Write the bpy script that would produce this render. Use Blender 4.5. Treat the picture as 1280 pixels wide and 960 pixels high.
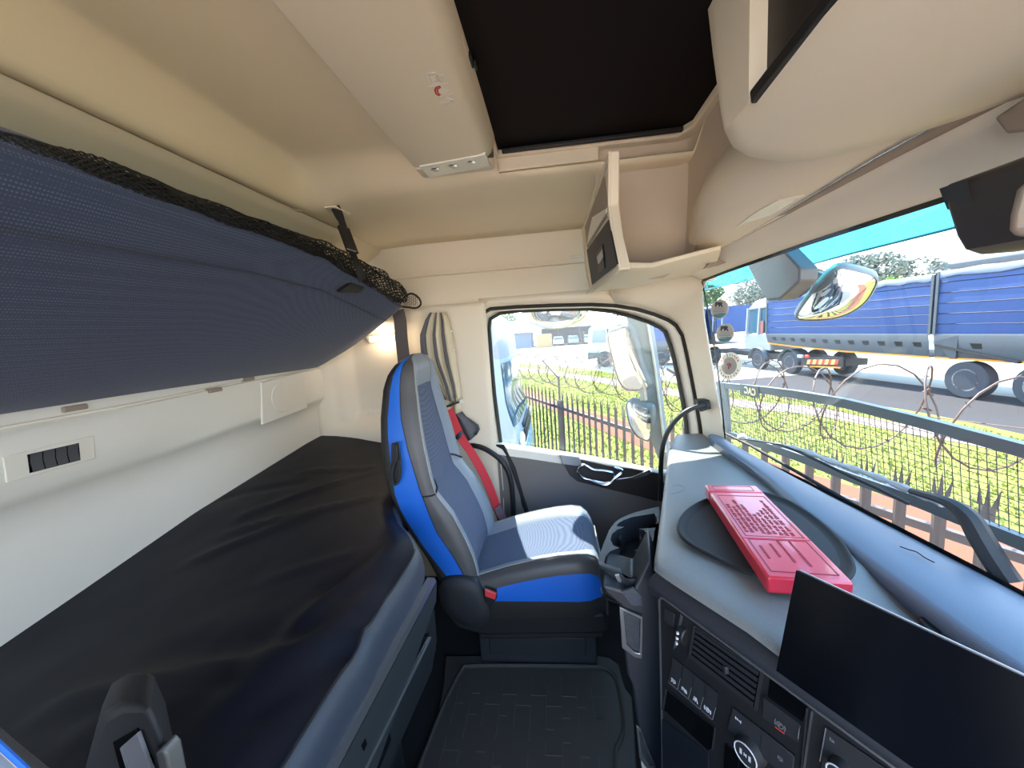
import bpy, bmesh, math, random
from mathutils import Vector, Matrix, noise
random.seed(7)
for _o in list(bpy.data.objects):
    bpy.data.objects.remove(_o, do_unlink=True)
SC = bpy.context.scene
COL = SC.collection
V = Vector
PI = math.pi

# ---------------------------------------------------------------- camera
FPX = 480.0
CAMLOC = V((0.0, 0.0, 1.25))
AX = V((0.9923172, 0.05429201, -0.11117085))     # world X in camera right / up / forward
AY = V((0.10256308, 0.14153705, 0.98460555))     # world Y
AZ = V((-0.06919101, 0.98844304, -0.13488129))   # world Z
cam_d = bpy.data.cameras.new('camera')
cam_d.sensor_width = 36.0
cam_d.lens = FPX / 1280.0 * 36.0
cam_d.clip_start = 0.01
cam_d.clip_end = 2000
cam = bpy.data.objects.new('camera', cam_d)
COL.objects.link(cam)
cam.matrix_world = Matrix(((AX.x, AX.y, -AX.z, CAMLOC.x), (AY.x, AY.y, -AY.z, CAMLOC.y), (AZ.x, AZ.y, -AZ.z, CAMLOC.z), (0, 0, 0, 1)))
SC.camera = cam

# ---------------------------------------------------------------- sky, sun, exposure
SUN_DIR = V((-0.27, 1.0, 1.2)).normalized()     # towards the sun
W = bpy.data.worlds.new('sky')
SC.world = W
W.use_nodes = True
wn, wl = W.node_tree.nodes, W.node_tree.links
wn.clear()
w_out = wn.new('ShaderNodeOutputWorld')
w_bg = wn.new('ShaderNodeBackground')
w_bg.inputs['Strength'].default_value = 1.7
w_tc = wn.new('ShaderNodeTexCoord')
w_sep = wn.new('ShaderNodeSeparateXYZ')
w_ramp = wn.new('ShaderNodeValToRGB')
w_ramp.color_ramp.elements[0].position = 0.0
w_ramp.color_ramp.elements[0].color = (1.0, 1.0, 1.0, 1)
w_ramp.color_ramp.elements[1].position = 0.5
w_ramp.color_ramp.elements[1].color = (0.34, 0.60, 1.0, 1)
wl.new(w_tc.outputs['Generated'], w_sep.inputs[0])
wl.new(w_sep.outputs['Z'], w_ramp.inputs[0])
wl.new(w_ramp.outputs[0], w_bg.inputs['Color'])
wl.new(w_bg.outputs[0], w_out.inputs[0])
sun_d = bpy.data.lights.new('sun', 'SUN')
sun_d.energy = 6.0
sun_d.angle = math.radians(0.6)
sun_d.color = (1.0, 0.95, 0.86)
sun = bpy.data.objects.new('sun', sun_d)
COL.objects.link(sun)
sun.location = (6, 6, 12)
sun.rotation_euler = SUN_DIR.to_track_quat('Z', 'Y').to_euler()
SC.view_settings.view_transform = 'Standard'
SC.view_settings.look = 'None'
SC.view_settings.exposure = 2.0
SC.view_settings.gamma = 1.0
SC.view_settings.use_curve_mapping = False
SC.cycles.max_bounces = 10
SC.cycles.diffuse_bounces = 6
SC.cycles.transparent_max_bounces = 16
SC.cycles.caustics_reflective = False
SC.cycles.caustics_refractive = False
SC.cycles.use_denoising = True

# ---------------------------------------------------------------- helpers: measuring
def ray(px, py):
    c = V((px - 640.0, -(py - 480.0), FPX))
    return V((AX.dot(c), AY.dot(c), AZ.dot(c)))
def at(px, py, x=None, y=None, z=None):
    "the point on the sight line of a photo pixel where one world coordinate is known"
    d = ray(px, py)
    if x is not None: t = (x - CAMLOC.x) / d.x
    elif y is not None: t = (y - CAMLOC.y) / d.y
    else: t = (z - CAMLOC.z) / d.z
    return CAMLOC + d * t
def hit(px, py, p, n):
    d = ray(px, py)
    return CAMLOC + d * ((V(p) - CAMLOC).dot(V(n)) / d.dot(V(n)))
def lerp(a, b, t): return a + (b - a) * t
def sstep(a, b, v):
    t = min(1.0, max(0.0, (v - a) / (b - a)))
    return t * t * (3 - 2 * t)
def interp(tab, v):
    if v <= tab[0][0]: return tab[0][1]
    for (a, fa), (b, fb) in zip(tab, tab[1:]):
        if v <= b: return lerp(fa, fb, (v - a) / (b - a))
    return tab[-1][1]
def spline(pts, n=6, closed=False):
    "Catmull-Rom through the points"
    pts = [V(p) for p in pts]
    out = []
    m = len(pts)
    for i in range(m if closed else m - 1):
        if closed: p0, p1, p2, p3 = pts[i - 1], pts[i], pts[(i + 1) % m], pts[(i + 2) % m]
        else: p0, p1, p2, p3 = pts[max(i - 1, 0)], pts[i], pts[i + 1], pts[min(i + 2, m - 1)]
        for k in range(n):
            t = k / n
            out.append(0.5 * ((2 * p1) + (p2 - p0) * t + (2 * p0 - 5 * p1 + 4 * p2 - p3) * t * t + (3 * p1 - p0 - 3 * p2 + p3) * t ** 3))
    if not closed: out.append(pts[-1])
    return out

# ---------------------------------------------------------------- helpers: building
WLOC = {}
class MB:
    "collects shapes in world coordinates; build() links them as ONE mesh object"
    def __init__(s): s.v, s.f = [], []
    def add(s, vs, fs):
        o = len(s.v)
        s.v += [V(v) for v in vs]
        s.f += [tuple(i + o for i in f) for f in fs]
        return s
    def quad(s, *p): return s.add(p, [tuple(range(len(p)))])
    def grid(s, rows, closed=False, close_rows=False):
        n, m = len(rows), len(rows[0])
        fs = []
        for i in range(n if close_rows else n - 1):
            for j in range(m if closed else m - 1):
                a, b = (i + 1) % n, (j + 1) % m
                fs.append((i * m + j, i * m + b, a * m + b, a * m + j))
        return s.add([p for r in rows for p in r], fs)
    def loft(s, rows, caps=True):
        "closed cross-sections"
        s.grid(rows, closed=True)
        if caps:
            o = len(s.v) - len(rows) * len(rows[0]); m = len(rows[0])
            s.f.append(tuple(reversed(range(o, o + m))))
            s.f.append(tuple(range(o + (len(rows) - 1) * m, o + len(rows) * m)))
        return s
    def prism(s, pts, off):
        pts = [V(p) for p in pts]; off = V(off); n = len(pts)
        fs = [tuple(range(n)), tuple(reversed(range(n, 2 * n)))] + [(i, i + n, (i + 1) % n + n, (i + 1) % n) for i in range(n)]
        return s.add(pts + [p + off for p in pts], fs)
    def ring(s, outer, inner, off):
        outer, inner, off = [V(p) for p in outer], [V(p) for p in inner], V(off)
        n = len(outer)
        vs = outer + inner + [p + off for p in outer] + [p + off for p in inner]
        fs = []
        for i in range(n):
            j = (i + 1) % n
            fs += [(i, j, n + j, n + i), (2 * n + i, 3 * n + i, 3 * n + j, 2 * n + j), (i, 2 * n + i, 2 * n + j, j), (n + i, n + j, 3 * n + j, 3 * n + i)]
        return s.add(vs, fs)
    def box(s, c, size, rot=None):
        c = V(c); h = V(size) * 0.5
        R = rot if rot is not None else Matrix.Identity(3)
        vs = [c + R @ V((sx * h.x, sy * h.y, sz * h.z)) for sx in (-1, 1) for sy in (-1, 1) for sz in (-1, 1)]
        return s.add(vs, [(0, 1, 3, 2), (4, 6, 7, 5), (0, 4, 5, 1), (2, 3, 7, 6), (0, 2, 6, 4), (1, 5, 7, 3)])
    def bar(s, a, b, w, t, up=(0, 0, 1)):
        a, b = V(a), V(b); d = (b - a); L = d.length; d.normalize()
        u = V(up); u = (u - d * u.dot(d))
        if u.length < 1e-6: u = V((1, 0, 0)) - d * d.x
        u.normalize(); sd = d.cross(u)
        R = Matrix((d, sd, u)).transposed()
        return s.box((a + b) / 2, (L, w, t), R)
    def tube(s, path, r, n=8, closed=False, caps=True, flat=1.0):
        path = [V(p) for p in path]; m = len(path)
        rows = []
        u = None
        for i, p in enumerate(path):
            if closed: d = path[(i + 1) % m] - path[i - 1]
            else: d = path[min(i + 1, m - 1)] - path[max(i - 1, 0)]
            d.normalize()
            if u is None:
                u = V((0, 0, 1)) if abs(d.z) < 0.9 else V((1, 0, 0))
            u = u - d * u.dot(d); u.normalize()
            w = d.cross(u)
            rr = r[i] if isinstance(r, (list, tuple)) else r
            rows.append([p + (u * math.cos(2 * PI * k / n) * flat + w * math.sin(2 * PI * k / n)) * rr for k in range(n)])
        if closed: return s.grid(rows, closed=True, close_rows=True)
        return s.loft(rows, caps)
    def ribbon(s, path, side, w, t):
        "flat band: side gives the width direction"
        path = [V(p) for p in path]; m = len(path); rows = []
        for i, p in enumerate(path):
            d = path[min(i + 1, m - 1)] - path[max(i - 1, 0)]; d.normalize()
            sd = V(side(i) if callable(side) else side); sd = sd - d * sd.dot(d); sd.normalize(); nn = d.cross(sd)
            rows.append([p + sd * w / 2 + nn * t / 2, p + sd * w / 2 - nn * t / 2, p - sd * w / 2 - nn * t / 2, p - sd * w / 2 + nn * t / 2])
        return s.loft(rows)
    def lathe(s, c, axis, prof, n=24, caps=True):
        "prof: (distance along the axis, radius)"
        c, a = V(c), V(axis).normalized()
        u = V((0, 0, 1)) if abs(a.z) < 0.9 else V((1, 0, 0))
        u = (u - a * u.dot(a)).normalized(); w = a.cross(u)
        rows = [[c + a * h + (u * math.cos(2 * PI * k / n) + w * math.sin(2 * PI * k / n)) * r for k in range(n)] for h, r in prof]
        return s.loft(rows, caps)
    def sphere(s, c, rx, ry=None, rz=None, nu=12, nv=8):
        c = V(c); ry = ry or rx; rz = rz or rx
        rows = [[c + V((rx * math.sin(PI * i / nv) * math.cos(2 * PI * j / nu), ry * math.sin(PI * i / nv) * math.sin(2 * PI * j / nu), rz * math.cos(PI * i / nv))) for j in range(nu)] for i in range(nv + 1)]
        return s.loft(rows, False)
    def build(s, name, m, parent=None, label=None, bevel=0, seg=2, sharp=35, origin=None, kind=None, flat=False, thick=0, noise_fn=None):
        me = bpy.data.meshes.new(name)
        if parent is not None: loc = WLOC[parent.name]
        elif origin is not None: loc = V(origin)
        elif s.v:
            xs, ys, zs = [p.x for p in s.v], [p.y for p in s.v], [p.z for p in s.v]
            loc = V(((min(xs) + max(xs)) / 2, (min(ys) + max(ys)) / 2, min(zs)))
        else: loc = V((0, 0, 0))
        me.from_pydata([p - loc for p in s.v], [], s.f)
        bm = bmesh.new(); bm.from_mesh(me)
        bmesh.ops.remove_doubles(bm, verts=bm.verts, dist=1e-6)
        bmesh.ops.recalc_face_normals(bm, faces=bm.faces)
        bm.to_mesh(me); bm.free()
        if not flat:
            me.polygons.foreach_set('use_smooth', [True] * len(me.polygons))
            me.set_sharp_from_angle(angle=math.radians(sharp))
        me.materials.append(m)
        o = bpy.data.objects.new(name, me); COL.objects.link(o)
        if parent is not None:
            o.parent = parent
        else: o.location = loc
        WLOC[o.name] = loc.copy()
        if label: o['label'] = label
        if kind: o['kind'] = kind
        if thick:
            md = o.modifiers.new('thickness', 'SOLIDIFY'); md.thickness = thick; md.offset = 0
        if bevel:
            b = o.modifiers.new('bevel', 'BEVEL'); b.width = bevel; b.segments = seg; b.limit_method = 'ANGLE'; b.angle_limit = math.radians(40)
            b.harden_normals = False
        return o
def thing(name, label, cat, loc, group=None):
    o = bpy.data.objects.new(name, None); COL.objects.link(o)
    o.empty_display_size = 0.05
    o.location = loc; WLOC[o.name] = V(loc)
    o['label'] = label; o['category'] = cat
    if group: o['group'] = group
    return o
def tag(o, label, cat, group=None):
    o['label'] = label; o['category'] = cat
    if group: o['group'] = group
    return o
def struct(o, label=None):
    o['kind'] = 'structure'
    if label: o['label'] = label
    return o
def copy_part(src, parent, loc=(0, 0, 0), rot=None):
    c = src.copy(); COL.objects.link(c); c.parent = parent; c.location = loc
    if rot is not None: c.rotation_euler = rot
    WLOC[c.name] = WLOC[parent.name] + V(loc)
    return c
def text(body, size, origin, xdir, ydir, m, name, parent=None, depth=0.0004, align='LEFT', sx=1.0, bold=0.0):
    "lettering as flat raised geometry"
    cu = bpy.data.curves.new('lettering', 'FONT'); cu.body = body; cu.size = size; cu.extrude = depth; cu.align_x = align; cu.resolution_u = 2
    cu.offset = bold
    to = bpy.data.objects.new('lettering', cu)
    COL.objects.link(to)
    dg = bpy.context.evaluated_depsgraph_get(); dg.update()
    me = bpy.data.meshes.new_from_object(to.evaluated_get(dg))
    X, Yv = V(xdir).normalized(), V(ydir).normalized(); Z = X.cross(Yv)
    mb = MB()
    mb.add([V(origin) + X * v.co.x * sx + Yv * v.co.y + Z * v.co.z for v in me.vertices], [tuple(p.vertices) for p in me.polygons])
    bpy.data.objects.remove(to, do_unlink=True); bpy.data.curves.remove(cu); bpy.data.meshes.remove(me)
    return mb.build(name, m, parent, flat=True)

# ---------------------------------------------------------------- helpers: materials
def srgb(r, g, b):
    f = lambda c: (c / 255 / 12.92) if c / 255 <= 0.04045 else ((c / 255 + 0.055) / 1.055) ** 2.4
    return (f(r), f(g), f(b), 1)
def mat(name, rgb, rough=0.6, metal=0.0, grain=None, bump=0.0, vary=0.0, vscale=4.0, spec=0.5, stretch=None, sheen=0.0, coat=0.0):
    m = bpy.data.materials.new(name); m.use_nodes = True
    nt = m.node_tree; n, l = nt.nodes, nt.links
    b = n['Principled BSDF']
    col = srgb(*rgb)
    b.inputs['Base Color'].default_value = col
    b.inputs['Roughness'].default_value = rough
    b.inputs['Metallic'].default_value = metal
    b.inputs['Specular IOR Level'].default_value = spec
    if sheen: b.inputs['Sheen Weight'].default_value = sheen
    if coat: b.inputs['Coat Weight'].default_value = coat
    tc = n.new('ShaderNodeTexCoord')
    src = tc.outputs['Object']
    if stretch:
        mp = n.new('ShaderNodeMapping'); mp.inputs['Scale'].default_value = stretch
        l.new(src, mp.inputs[0]); src = mp.outputs[0]
    if vary:
        nz = n.new('ShaderNodeTexNoise'); nz.inputs['Scale'].default_value = vscale; nz.inputs['Detail'].default_value = 5
        l.new(src, nz.inputs['Vector'])
        mx = n.new('ShaderNodeMix'); mx.data_type = 'RGBA'
        k = 1 - vary
        mx.inputs[6].default_value = (col[0] * k, col[1] * k, col[2] * k, 1)
        k = 1 + vary
        mx.inputs[7].default_value = (min(1, col[0] * k), min(1, col[1] * k), min(1, col[2] * k), 1)
        l.new(nz.outputs['Fac'], mx.inputs[0]); l.new(mx.outputs[2], b.inputs['Base Color'])
    if grain:
        g = n.new('ShaderNodeTexNoise'); g.inputs['Scale'].default_value = grain; g.inputs['Detail'].default_value = 2
        l.new(src, g.inputs['Vector'])
        bp = n.new('ShaderNodeBump'); bp.inputs['Strength'].default_value = bump; bp.inputs['Distance'].default_value = 0.002
        l.new(g.outputs['Fac'], bp.inputs['Height']); l.new(bp.outputs[0], b.inputs['Normal'])
    return m
def weave(name, rgb_a, rgb_b, scale, rough=0.9, bump=0.4, axes='xyz', thr=0.5):
    "cloth with a regular dotted weave"
    m = mat(name, rgb_a, rough, spec=0.2, sheen=0.15)
    n, l = m.node_tree.nodes, m.node_tree.links
    b = n['Principled BSDF']
    tc = n.new('ShaderNodeTexCoord')
    vo = n.new('ShaderNodeTexVoronoi'); vo.inputs['Scale'].default_value = scale; vo.inputs['Randomness'].default_value = 0.15
    l.new(tc.outputs['Object'], vo.inputs['Vector'])
    rp = n.new('ShaderNodeValToRGB')
    rp.color_ramp.elements[0].position = thr - 0.2; rp.color_ramp.elements[0].color = srgb(*rgb_b)
    rp.color_ramp.elements[1].position = thr; rp.color_ramp.elements[1].color = srgb(*rgb_a)
    l.new(vo.outputs['Distance'], rp.inputs[0]); l.new(rp.outputs[0], b.inputs['Base Color'])
    bp = n.new('ShaderNodeBump'); bp.inputs['Strength'].default_value = bump; bp.inputs['Distance'].default_value = 0.001
    l.new(vo.outputs['Distance'], bp.inputs['Height']); l.new(bp.outputs[0], b.inputs['Normal'])
    return m
def glass(name, tint=(1, 1, 1), refl=1.0, rough=0.0, dirt=0.0):
    "clear pane: see-through with a Fresnel reflection, plus an optional film of dust"
    m = bpy.data.materials.new(name); m.use_nodes = True
    n, l = m.node_tree.nodes, m.node_tree.links; n.clear()
    out = n.new('ShaderNodeOutputMaterial'); tr = n.new('ShaderNodeBsdfTransparent'); gl = n.new('ShaderNodeBsdfGlossy'); mx = n.new('ShaderNodeMixShader'); fr = n.new('ShaderNodeLayerWeight')
    tr.inputs[0].default_value = (*tint, 1); gl.inputs['Roughness'].default_value = rough
    mul = n.new('ShaderNodeMath'); mul.operation = 'MULTIPLY'; mul.inputs[1].default_value = refl; mul.use_clamp = True
    pw = n.new('ShaderNodeMath'); pw.operation = 'POWER'; pw.inputs[1].default_value = 5.0
    ma = n.new('ShaderNodeMath'); ma.operation = 'MULTIPLY_ADD'; ma.inputs[1].default_value = 0.95; ma.inputs[2].default_value = 0.045
    l.new(fr.outputs['Facing'], pw.inputs[0]); l.new(pw.outputs[0], ma.inputs[0]); l.new(ma.outputs[0], mul.inputs[0]); l.new(mul.outputs[0], mx.inputs[0]); l.new(tr.outputs[0], mx.inputs[1]); l.new(gl.outputs[0], mx.inputs[2])
    last = mx.outputs[0]
    if dirt:
        df = n.new('ShaderNodeBsdfDiffuse'); df.inputs[0].default_value = (0.8, 0.85, 0.9, 1)
        nz = n.new('ShaderNodeTexNoise'); nz.inputs['Scale'].default_value = 5; nz.inputs['Detail'].default_value = 6
        tc = n.new('ShaderNodeTexCoord'); l.new(tc.outputs['Object'], nz.inputs['Vector'])
        mr = n.new('ShaderNodeMapRange'); mr.inputs[1].default_value = 0.3; mr.inputs[2].default_value = 0.8; mr.inputs[3].default_value = 0.0; mr.inputs[4].default_value = dirt
        l.new(nz.outputs['Fac'], mr.inputs[0])
        m2 = n.new('ShaderNodeMixShader'); l.new(mr.outputs[0], m2.inputs[0]); l.new(last, m2.inputs[1]); l.new(df.outputs[0], m2.inputs[2]); last = m2.outputs[0]
    l.new(last, out.inputs[0])
    return m
def paper(name, rgb):
    "thin printed film that lets some daylight through"
    m = bpy.data.materials.new(name); m.use_nodes = True
    n, l = m.node_tree.nodes, m.node_tree.links; n.clear()
    out = n.new('ShaderNodeOutputMaterial'); d = n.new('ShaderNodeBsdfDiffuse'); t = n.new('ShaderNodeBsdfTranslucent'); mx = n.new('ShaderNodeMixShader')
    d.inputs[0].default_value = srgb(*rgb); t.inputs[0].default_value = srgb(*rgb); mx.inputs[0].default_value = 0.45
    l.new(d.outputs[0], mx.inputs[1]); l.new(t.outputs[0], mx.inputs[2]); l.new(mx.outputs[0], out.inputs[0]); return m
def bvh_hit(mb, px, py, off=0.001):
    "where a sight line first meets a shape still being collected"
    from mathutils.bvhtree import BVHTree
    tr = BVHTree.FromPolygons([tuple(v) for v in mb.v], mb.f)
    d = ray(px, py).normalized(); h = tr.ray_cast(CAMLOC, d)
    return h[0] + V((0, 0, -off))
def emit(name, rgb, strength):
    m = bpy.data.materials.new(name); m.use_nodes = True
    n, l = m.node_tree.nodes, m.node_tree.links; n.clear()
    out = n.new('ShaderNodeOutputMaterial'); e = n.new('ShaderNodeEmission'); e.inputs[0].default_value = srgb(*rgb); e.inputs[1].default_value = strength
    l.new(e.outputs[0], out.inputs[0]); return m

M = {}
M['beige'] = mat('beige_plastic', (224, 212, 190), 0.6, grain=900, bump=0.08, vary=0.05, vscale=2.5, spec=0.35)
M['liner'] = mat('headliner_cloth', (222, 209, 182), 0.9, grain=1200, bump=0.15, vary=0.06, vscale=3, spec=0.15)
M['wallp'] = mat('wall_panel', (226, 221, 208), 0.6, grain=900, bump=0.08, vary=0.04, vscale=2.5, spec=0.35)
M['locker'] = mat('locker_dark', (27, 30, 33), 0.5, grain=700, bump=0.15)
M['pale'] = mat('pale_trim_plastic', (224, 218, 202), 0.5, grain=900, bump=0.05, spec=0.4)
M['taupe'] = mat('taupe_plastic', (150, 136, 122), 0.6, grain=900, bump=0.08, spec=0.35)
M['groove'] = mat('dark_joint', (70, 64, 54), 0.9)
M['black'] = mat('black_plastic', (26, 27, 29), 0.5, grain=800, bump=0.08)
M['soft_black'] = mat('soft_black_plastic', (32, 34, 38), 0.62, grain=900, bump=0.15)
M['gloss_black'] = mat('gloss_black', (8, 9, 11), 0.12)
M['rubber'] = mat('black_rubber', (20, 20, 20), 0.7)
M['seal'] = mat('seal_rubber', (40, 38, 34), 0.6)
M['dash'] = mat('dash_grain', (122, 124, 123), 0.43, grain=420, bump=0.5, vary=0.12, vscale=500, spec=0.4)
M['dash_low'] = mat('dash_lower', (38, 41, 47), 0.5, grain=600, bump=0.2)
M['pad'] = mat('dash_pad', (106, 118, 134), 0.38, grain=700, bump=0.15, vary=0.06, vscale=300, spec=0.45)
M['door_grey'] = mat('door_grey', (116, 110, 104), 0.65, grain=700, bump=0.15)
M['door_dark'] = mat('door_dark_trim', (52, 47, 44), 0.5)
M['chrome'] = mat('satin_chrome', (215, 215, 215), 0.22, 1.0)
M['steel'] = mat('brushed_steel', (165, 168, 172), 0.35, 0.9)
M['leather'] = mat('grey_leather', (124, 133, 144), 0.42, grain=350, bump=0.15, vary=0.04, vscale=6)
M['leather_dark'] = mat('dark_leather', (74, 73, 73), 0.45, grain=350, bump=0.15)
M['shell'] = mat('seat_shell', (42, 41, 40), 0.6, grain=500, bump=0.15)
M['blue'] = mat('blue_leather', (22, 98, 196), 0.5, grain=350, bump=0.1)
M['stitch'] = mat('grey_stitching', (150, 150, 148), 0.8)
M['seat_cloth'] = weave('seat_cloth', (66, 76, 98), (92, 104, 128), 420, bump=0.3)
M['bunk_cloth'] = weave('bunk_cloth', (60, 70, 94), (86, 98, 124), 210, bump=0.5, thr=0.42)
M['sheet'] = mat('black_sheet', (18, 21, 31), 0.5, grain=260, bump=0.06, vary=0.1, vscale=3, spec=0.2)
M['sheet_side'] = mat('mattress_side', (44, 50, 61), 0.55, grain=260, bump=0.1, vary=0.1, vscale=6)
M['net'] = mat('black_net', (34, 32, 30), 0.8)
M['strap'] = mat('grey_strap', (92, 84, 82), 0.85, grain=900, bump=0.2)
M['curtain_a'] = mat('curtain_sand', (202, 190, 162), 0.85, grain=300, bump=0.1)
M['curtain_b'] = mat('curtain_slate', (92, 92, 96), 0.85, grain=300, bump=0.1)
M['red'] = mat('red_plastic', (218, 42, 68), 0.28, spec=0.7, coat=0.5, vary=0.05, vscale=5)
M['red_deep'] = mat('red_relief', (150, 14, 34), 0.4)
M['belt'] = mat('red_belt', (182, 34, 44), 0.7, grain=900, bump=0.2)
M['shade'] = mat('hatch_shade_cloth', (30, 26, 26), 0.95, grain=1500, bump=0.1, spec=0.1)
M['white_print'] = mat('white_print', (225, 222, 210), 0.6)
M['red_print'] = mat('red_print', (196, 60, 56), 0.6)
M['icon'] = mat('icon_print', (200, 202, 204), 0.5)
M['icon_dim'] = mat('icon_dim', (110, 110, 112), 0.5)
M['lens'] = mat('lamp_lens', (226, 226, 214), 0.12, grain=120, bump=0.6)
M['lit'] = emit('lit_lamp', (255, 214, 170), 3.0)
M['ws'] = glass('windscreen_glass', (0.93, 0.97, 0.97), 0.7, dirt=0.03)
M['side'] = glass('side_glass', (0.92, 0.96, 0.95), 0.7, dirt=0.02)
M['teal'] = glass('teal_band', (0.05, 0.35, 0.43), 0.5)
M['mirror'] = mat('mirror_glass', (235, 238, 240), 0.02, 1.0)
M['film'] = glass('clear_film', (0.92, 0.94, 0.96), 2.2, 0.08, dirt=0.12)
# ================================================================ THE CAB SHELL
YW = 1.885            # inner face of the passenger side
# floor
mb = MB(); mb.box((-0.15, 0.72, -0.045), (2.3, 2.5, 0.05))
struct(mb.build('floor', mat('floor_carpet', (30, 31, 33), 0.95, grain=500, bump=0.4)))
# rear wall: a protruding upper panel over a set-back lower one, moulded pod round the switches
prof = [(-1.235, -0.02), (-1.235, 0.55), (-1.232, 0.86), (-1.228, 0.905), (-1.205, 0.945), (-1.19, 0.957), (-1.186, 0.97), (-1.184, 1.0), (-1.182, 1.03), (-1.182, 1.06), (-1.183, 1.09), (-1.186, 1.114), (-1.196, 1.118), (-1.196, 1.121), (-1.184, 1.126), (-1.182, 1.15), (-1.20, 1.17), (-1.235, 1.175)]
rows = []
for i in range(45):
    y = lerp(-0.5, 1.86, i / 44)
    r = []
    for x, z in prof:
        pod = (sstep(1.12, 0.90, y)) * sstep(0.965, 0.995, z) * sstep(1.10, 1.075, z)
        r.append(V((x + 0.014 * pod, y, z + 0.014 * sstep(0.9, 1.5, y))))
    rows.append(r)
mb = MB(); mb.grid(rows)
rw = struct(mb.build('wall_rear', M['wallp'], sharp=50, origin=(-1.23, 0.7, 0)))
mb = MB(); mb.prism([(-1.25, -0.5, -0.02), (-1.25, 1.86, -0.02), (-1.25, 1.86, 1.75), (-1.25, -0.5, 1.75)], (-0.05, 0, 0))
mb.build('backing_panel', M['beige'], rw)
# little lugs in the slot under the upper bunk
for px, py in ((268, 489), (310, 475), (92, 512)):
    p = at(px, py, x=-1.185); m2 = MB(); m2.box((-1.19, p.y, p.z + 0.004), (0.03, 0.05, 0.014)); m2.build('slot_lug', M['taupe'], rw, bevel=0.003)
# speaker panel at the far end of the rear wall
sp = [at(326, 478, x=-1.18), at(377, 465, x=-1.18), at(384, 510, x=-1.18), at(328, 531, x=-1.18)]
mb = MB(); mb.prism([p + V((0.002, 0, 0)) for p in sp], (-0.01, 0, 0)); spk = mb.build('speaker_cover', M['wallp'], rw, bevel=0.003)
c = at(352, 497, x=-1.177); m2 = MB(); m2.lathe(c, (1, 0, 0), [(0, 0.062), (0.003, 0.060), (0.0025, 0.055), (0.003, 0.02), (0.0032, 0.001)], 28); m2.build('speaker_grille', M['wallp'], spk)

# upper rear slope behind the folded bunk
rows = [[V((-0.775, y, 1.715)), V((-0.80, y, 1.700)), V((-0.808, y, 1.690)), V((-0.82, y, 1.676)), V((-0.83, y, 1.665)), V((-1.0, y, 1.56)), V((-1.16, y, 1.42)), V((-1.22, y, 1.3)), V((-1.235, y, 1.16))] for y in (-0.5, 0.2, 0.8, 1.3, 1.86)]
mb = MB(); mb.grid(rows); struct(mb.build('trim_1', M['beige'], sharp=60, thick=0.01))

# ceiling
def zc(x, y):
    a = 1.0 - sstep(1.10, 1.30, y)            # raised middle field
    b = sstep(-0.80, -0.70, x)
    rim = lerp(1.725, 1.695, min(1, max(0, (y - 1.2) / 0.65)))
    rim = lerp(1.69, rim, sstep(-0.8, -0.6, x))
    bead = 0.016 * math.exp(-((x + 0.772) / 0.016) ** 2) * a
    return lerp(rim, 1.79, a * b) - bead
HX0, HX1, HY0, HY1 = -0.135, 0.435, -0.2, 1.25
xs = [-0.80 + 0.008 * i for i in range(13)] + [-0.69 + 0.0333 * i for i in range(16)] + [-0.135, -0.05, 0.05, 0.15, 0.25, 0.35, 0.435, 0.5, 0.6, 0.7]
xs = sorted(set(round(v, 3) for v in xs if v <= -0.16) | {-0.135, -0.05, 0.05, 0.15, 0.25, 0.35, 0.435, 0.5, 0.6, 0.7})
ys = sorted(set([-0.5, -0.2, 0.1, 0.4, 0.7, 0.95, 1.05] + [1.1 + 0.025 * i for i in range(9)] + [1.25, 1.4, 1.6, 1.75, 1.86]))
mb = MB(); idx = {}
for i, x in enumerate(xs):
    for j, y in enumerate(ys):
        idx[i, j] = len(mb.v); mb.v.append(V((x, y, zc(x, y))))
for i in range(len(xs) - 1):
    for j in range(len(ys) - 1):
        if HX0 - 0.001 <= xs[i] and xs[i + 1] <= HX1 + 0.001 and HY0 - 0.001 <= ys[j] and ys[j + 1] <= HY1 + 0.001: continue
        mb.f.append((idx[i, j], idx[i + 1, j], idx[i + 1, j + 1], idx[i, j + 1]))
ceil = struct(mb.build('ceiling', M['liner'], sharp=60, thick=0.006))
mb = MB(); mb.box((-0.2, 0.7, 1.90), (2.1, 2.5, 0.06)); mb.build('roof_skin', M['beige'], ceil)
# fold-out hook plate the bunk strap hangs from
hk = [at(405, 258, z=1.70), at(418, 256, z=1.70), at(438, 266, z=1.70), at(420, 272, z=1.70)]
mb = MB(); mb.prism(hk, (0, 0, -0.006)); mb.build('strap_anchor', M['pale'], ceil, bevel=0.002)
lidp = [at(343, 255, z=1.69), at(378, 262, z=1.69), at(366, 267, z=1.69), at(340, 259, z=1.69)]
mb = MB(); mb.prism(lidp, (0, 0, -0.005)); mb.build('anchor_cover', M['beige'], ceil, bevel=0.002)

# cove and header along the passenger side
rows = []
for x in [-1.22, -0.9, -0.6, -0.3, 0.0, 0.3, 0.66]:
    rows.append([V((x, 1.855, 1.70)), V((x, 1.862, 1.685)), V((x, 1.875, 1.62)), V((x, 1.872, 1.57)), V((x, 1.865, 1.553)), V((x, 1.868, 1.548)), V((x, 1.89, 1.546)), V((x, 1.885, 1.52)), V((x, 1.88, 1.46)), V((x, 1.882, 1.392)), V((x, 1.892, 1.388))])
mb = MB(); mb.grid(rows); struct(mb.build('trim_2', M['beige'], sharp=40, thick=0.006))

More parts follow.
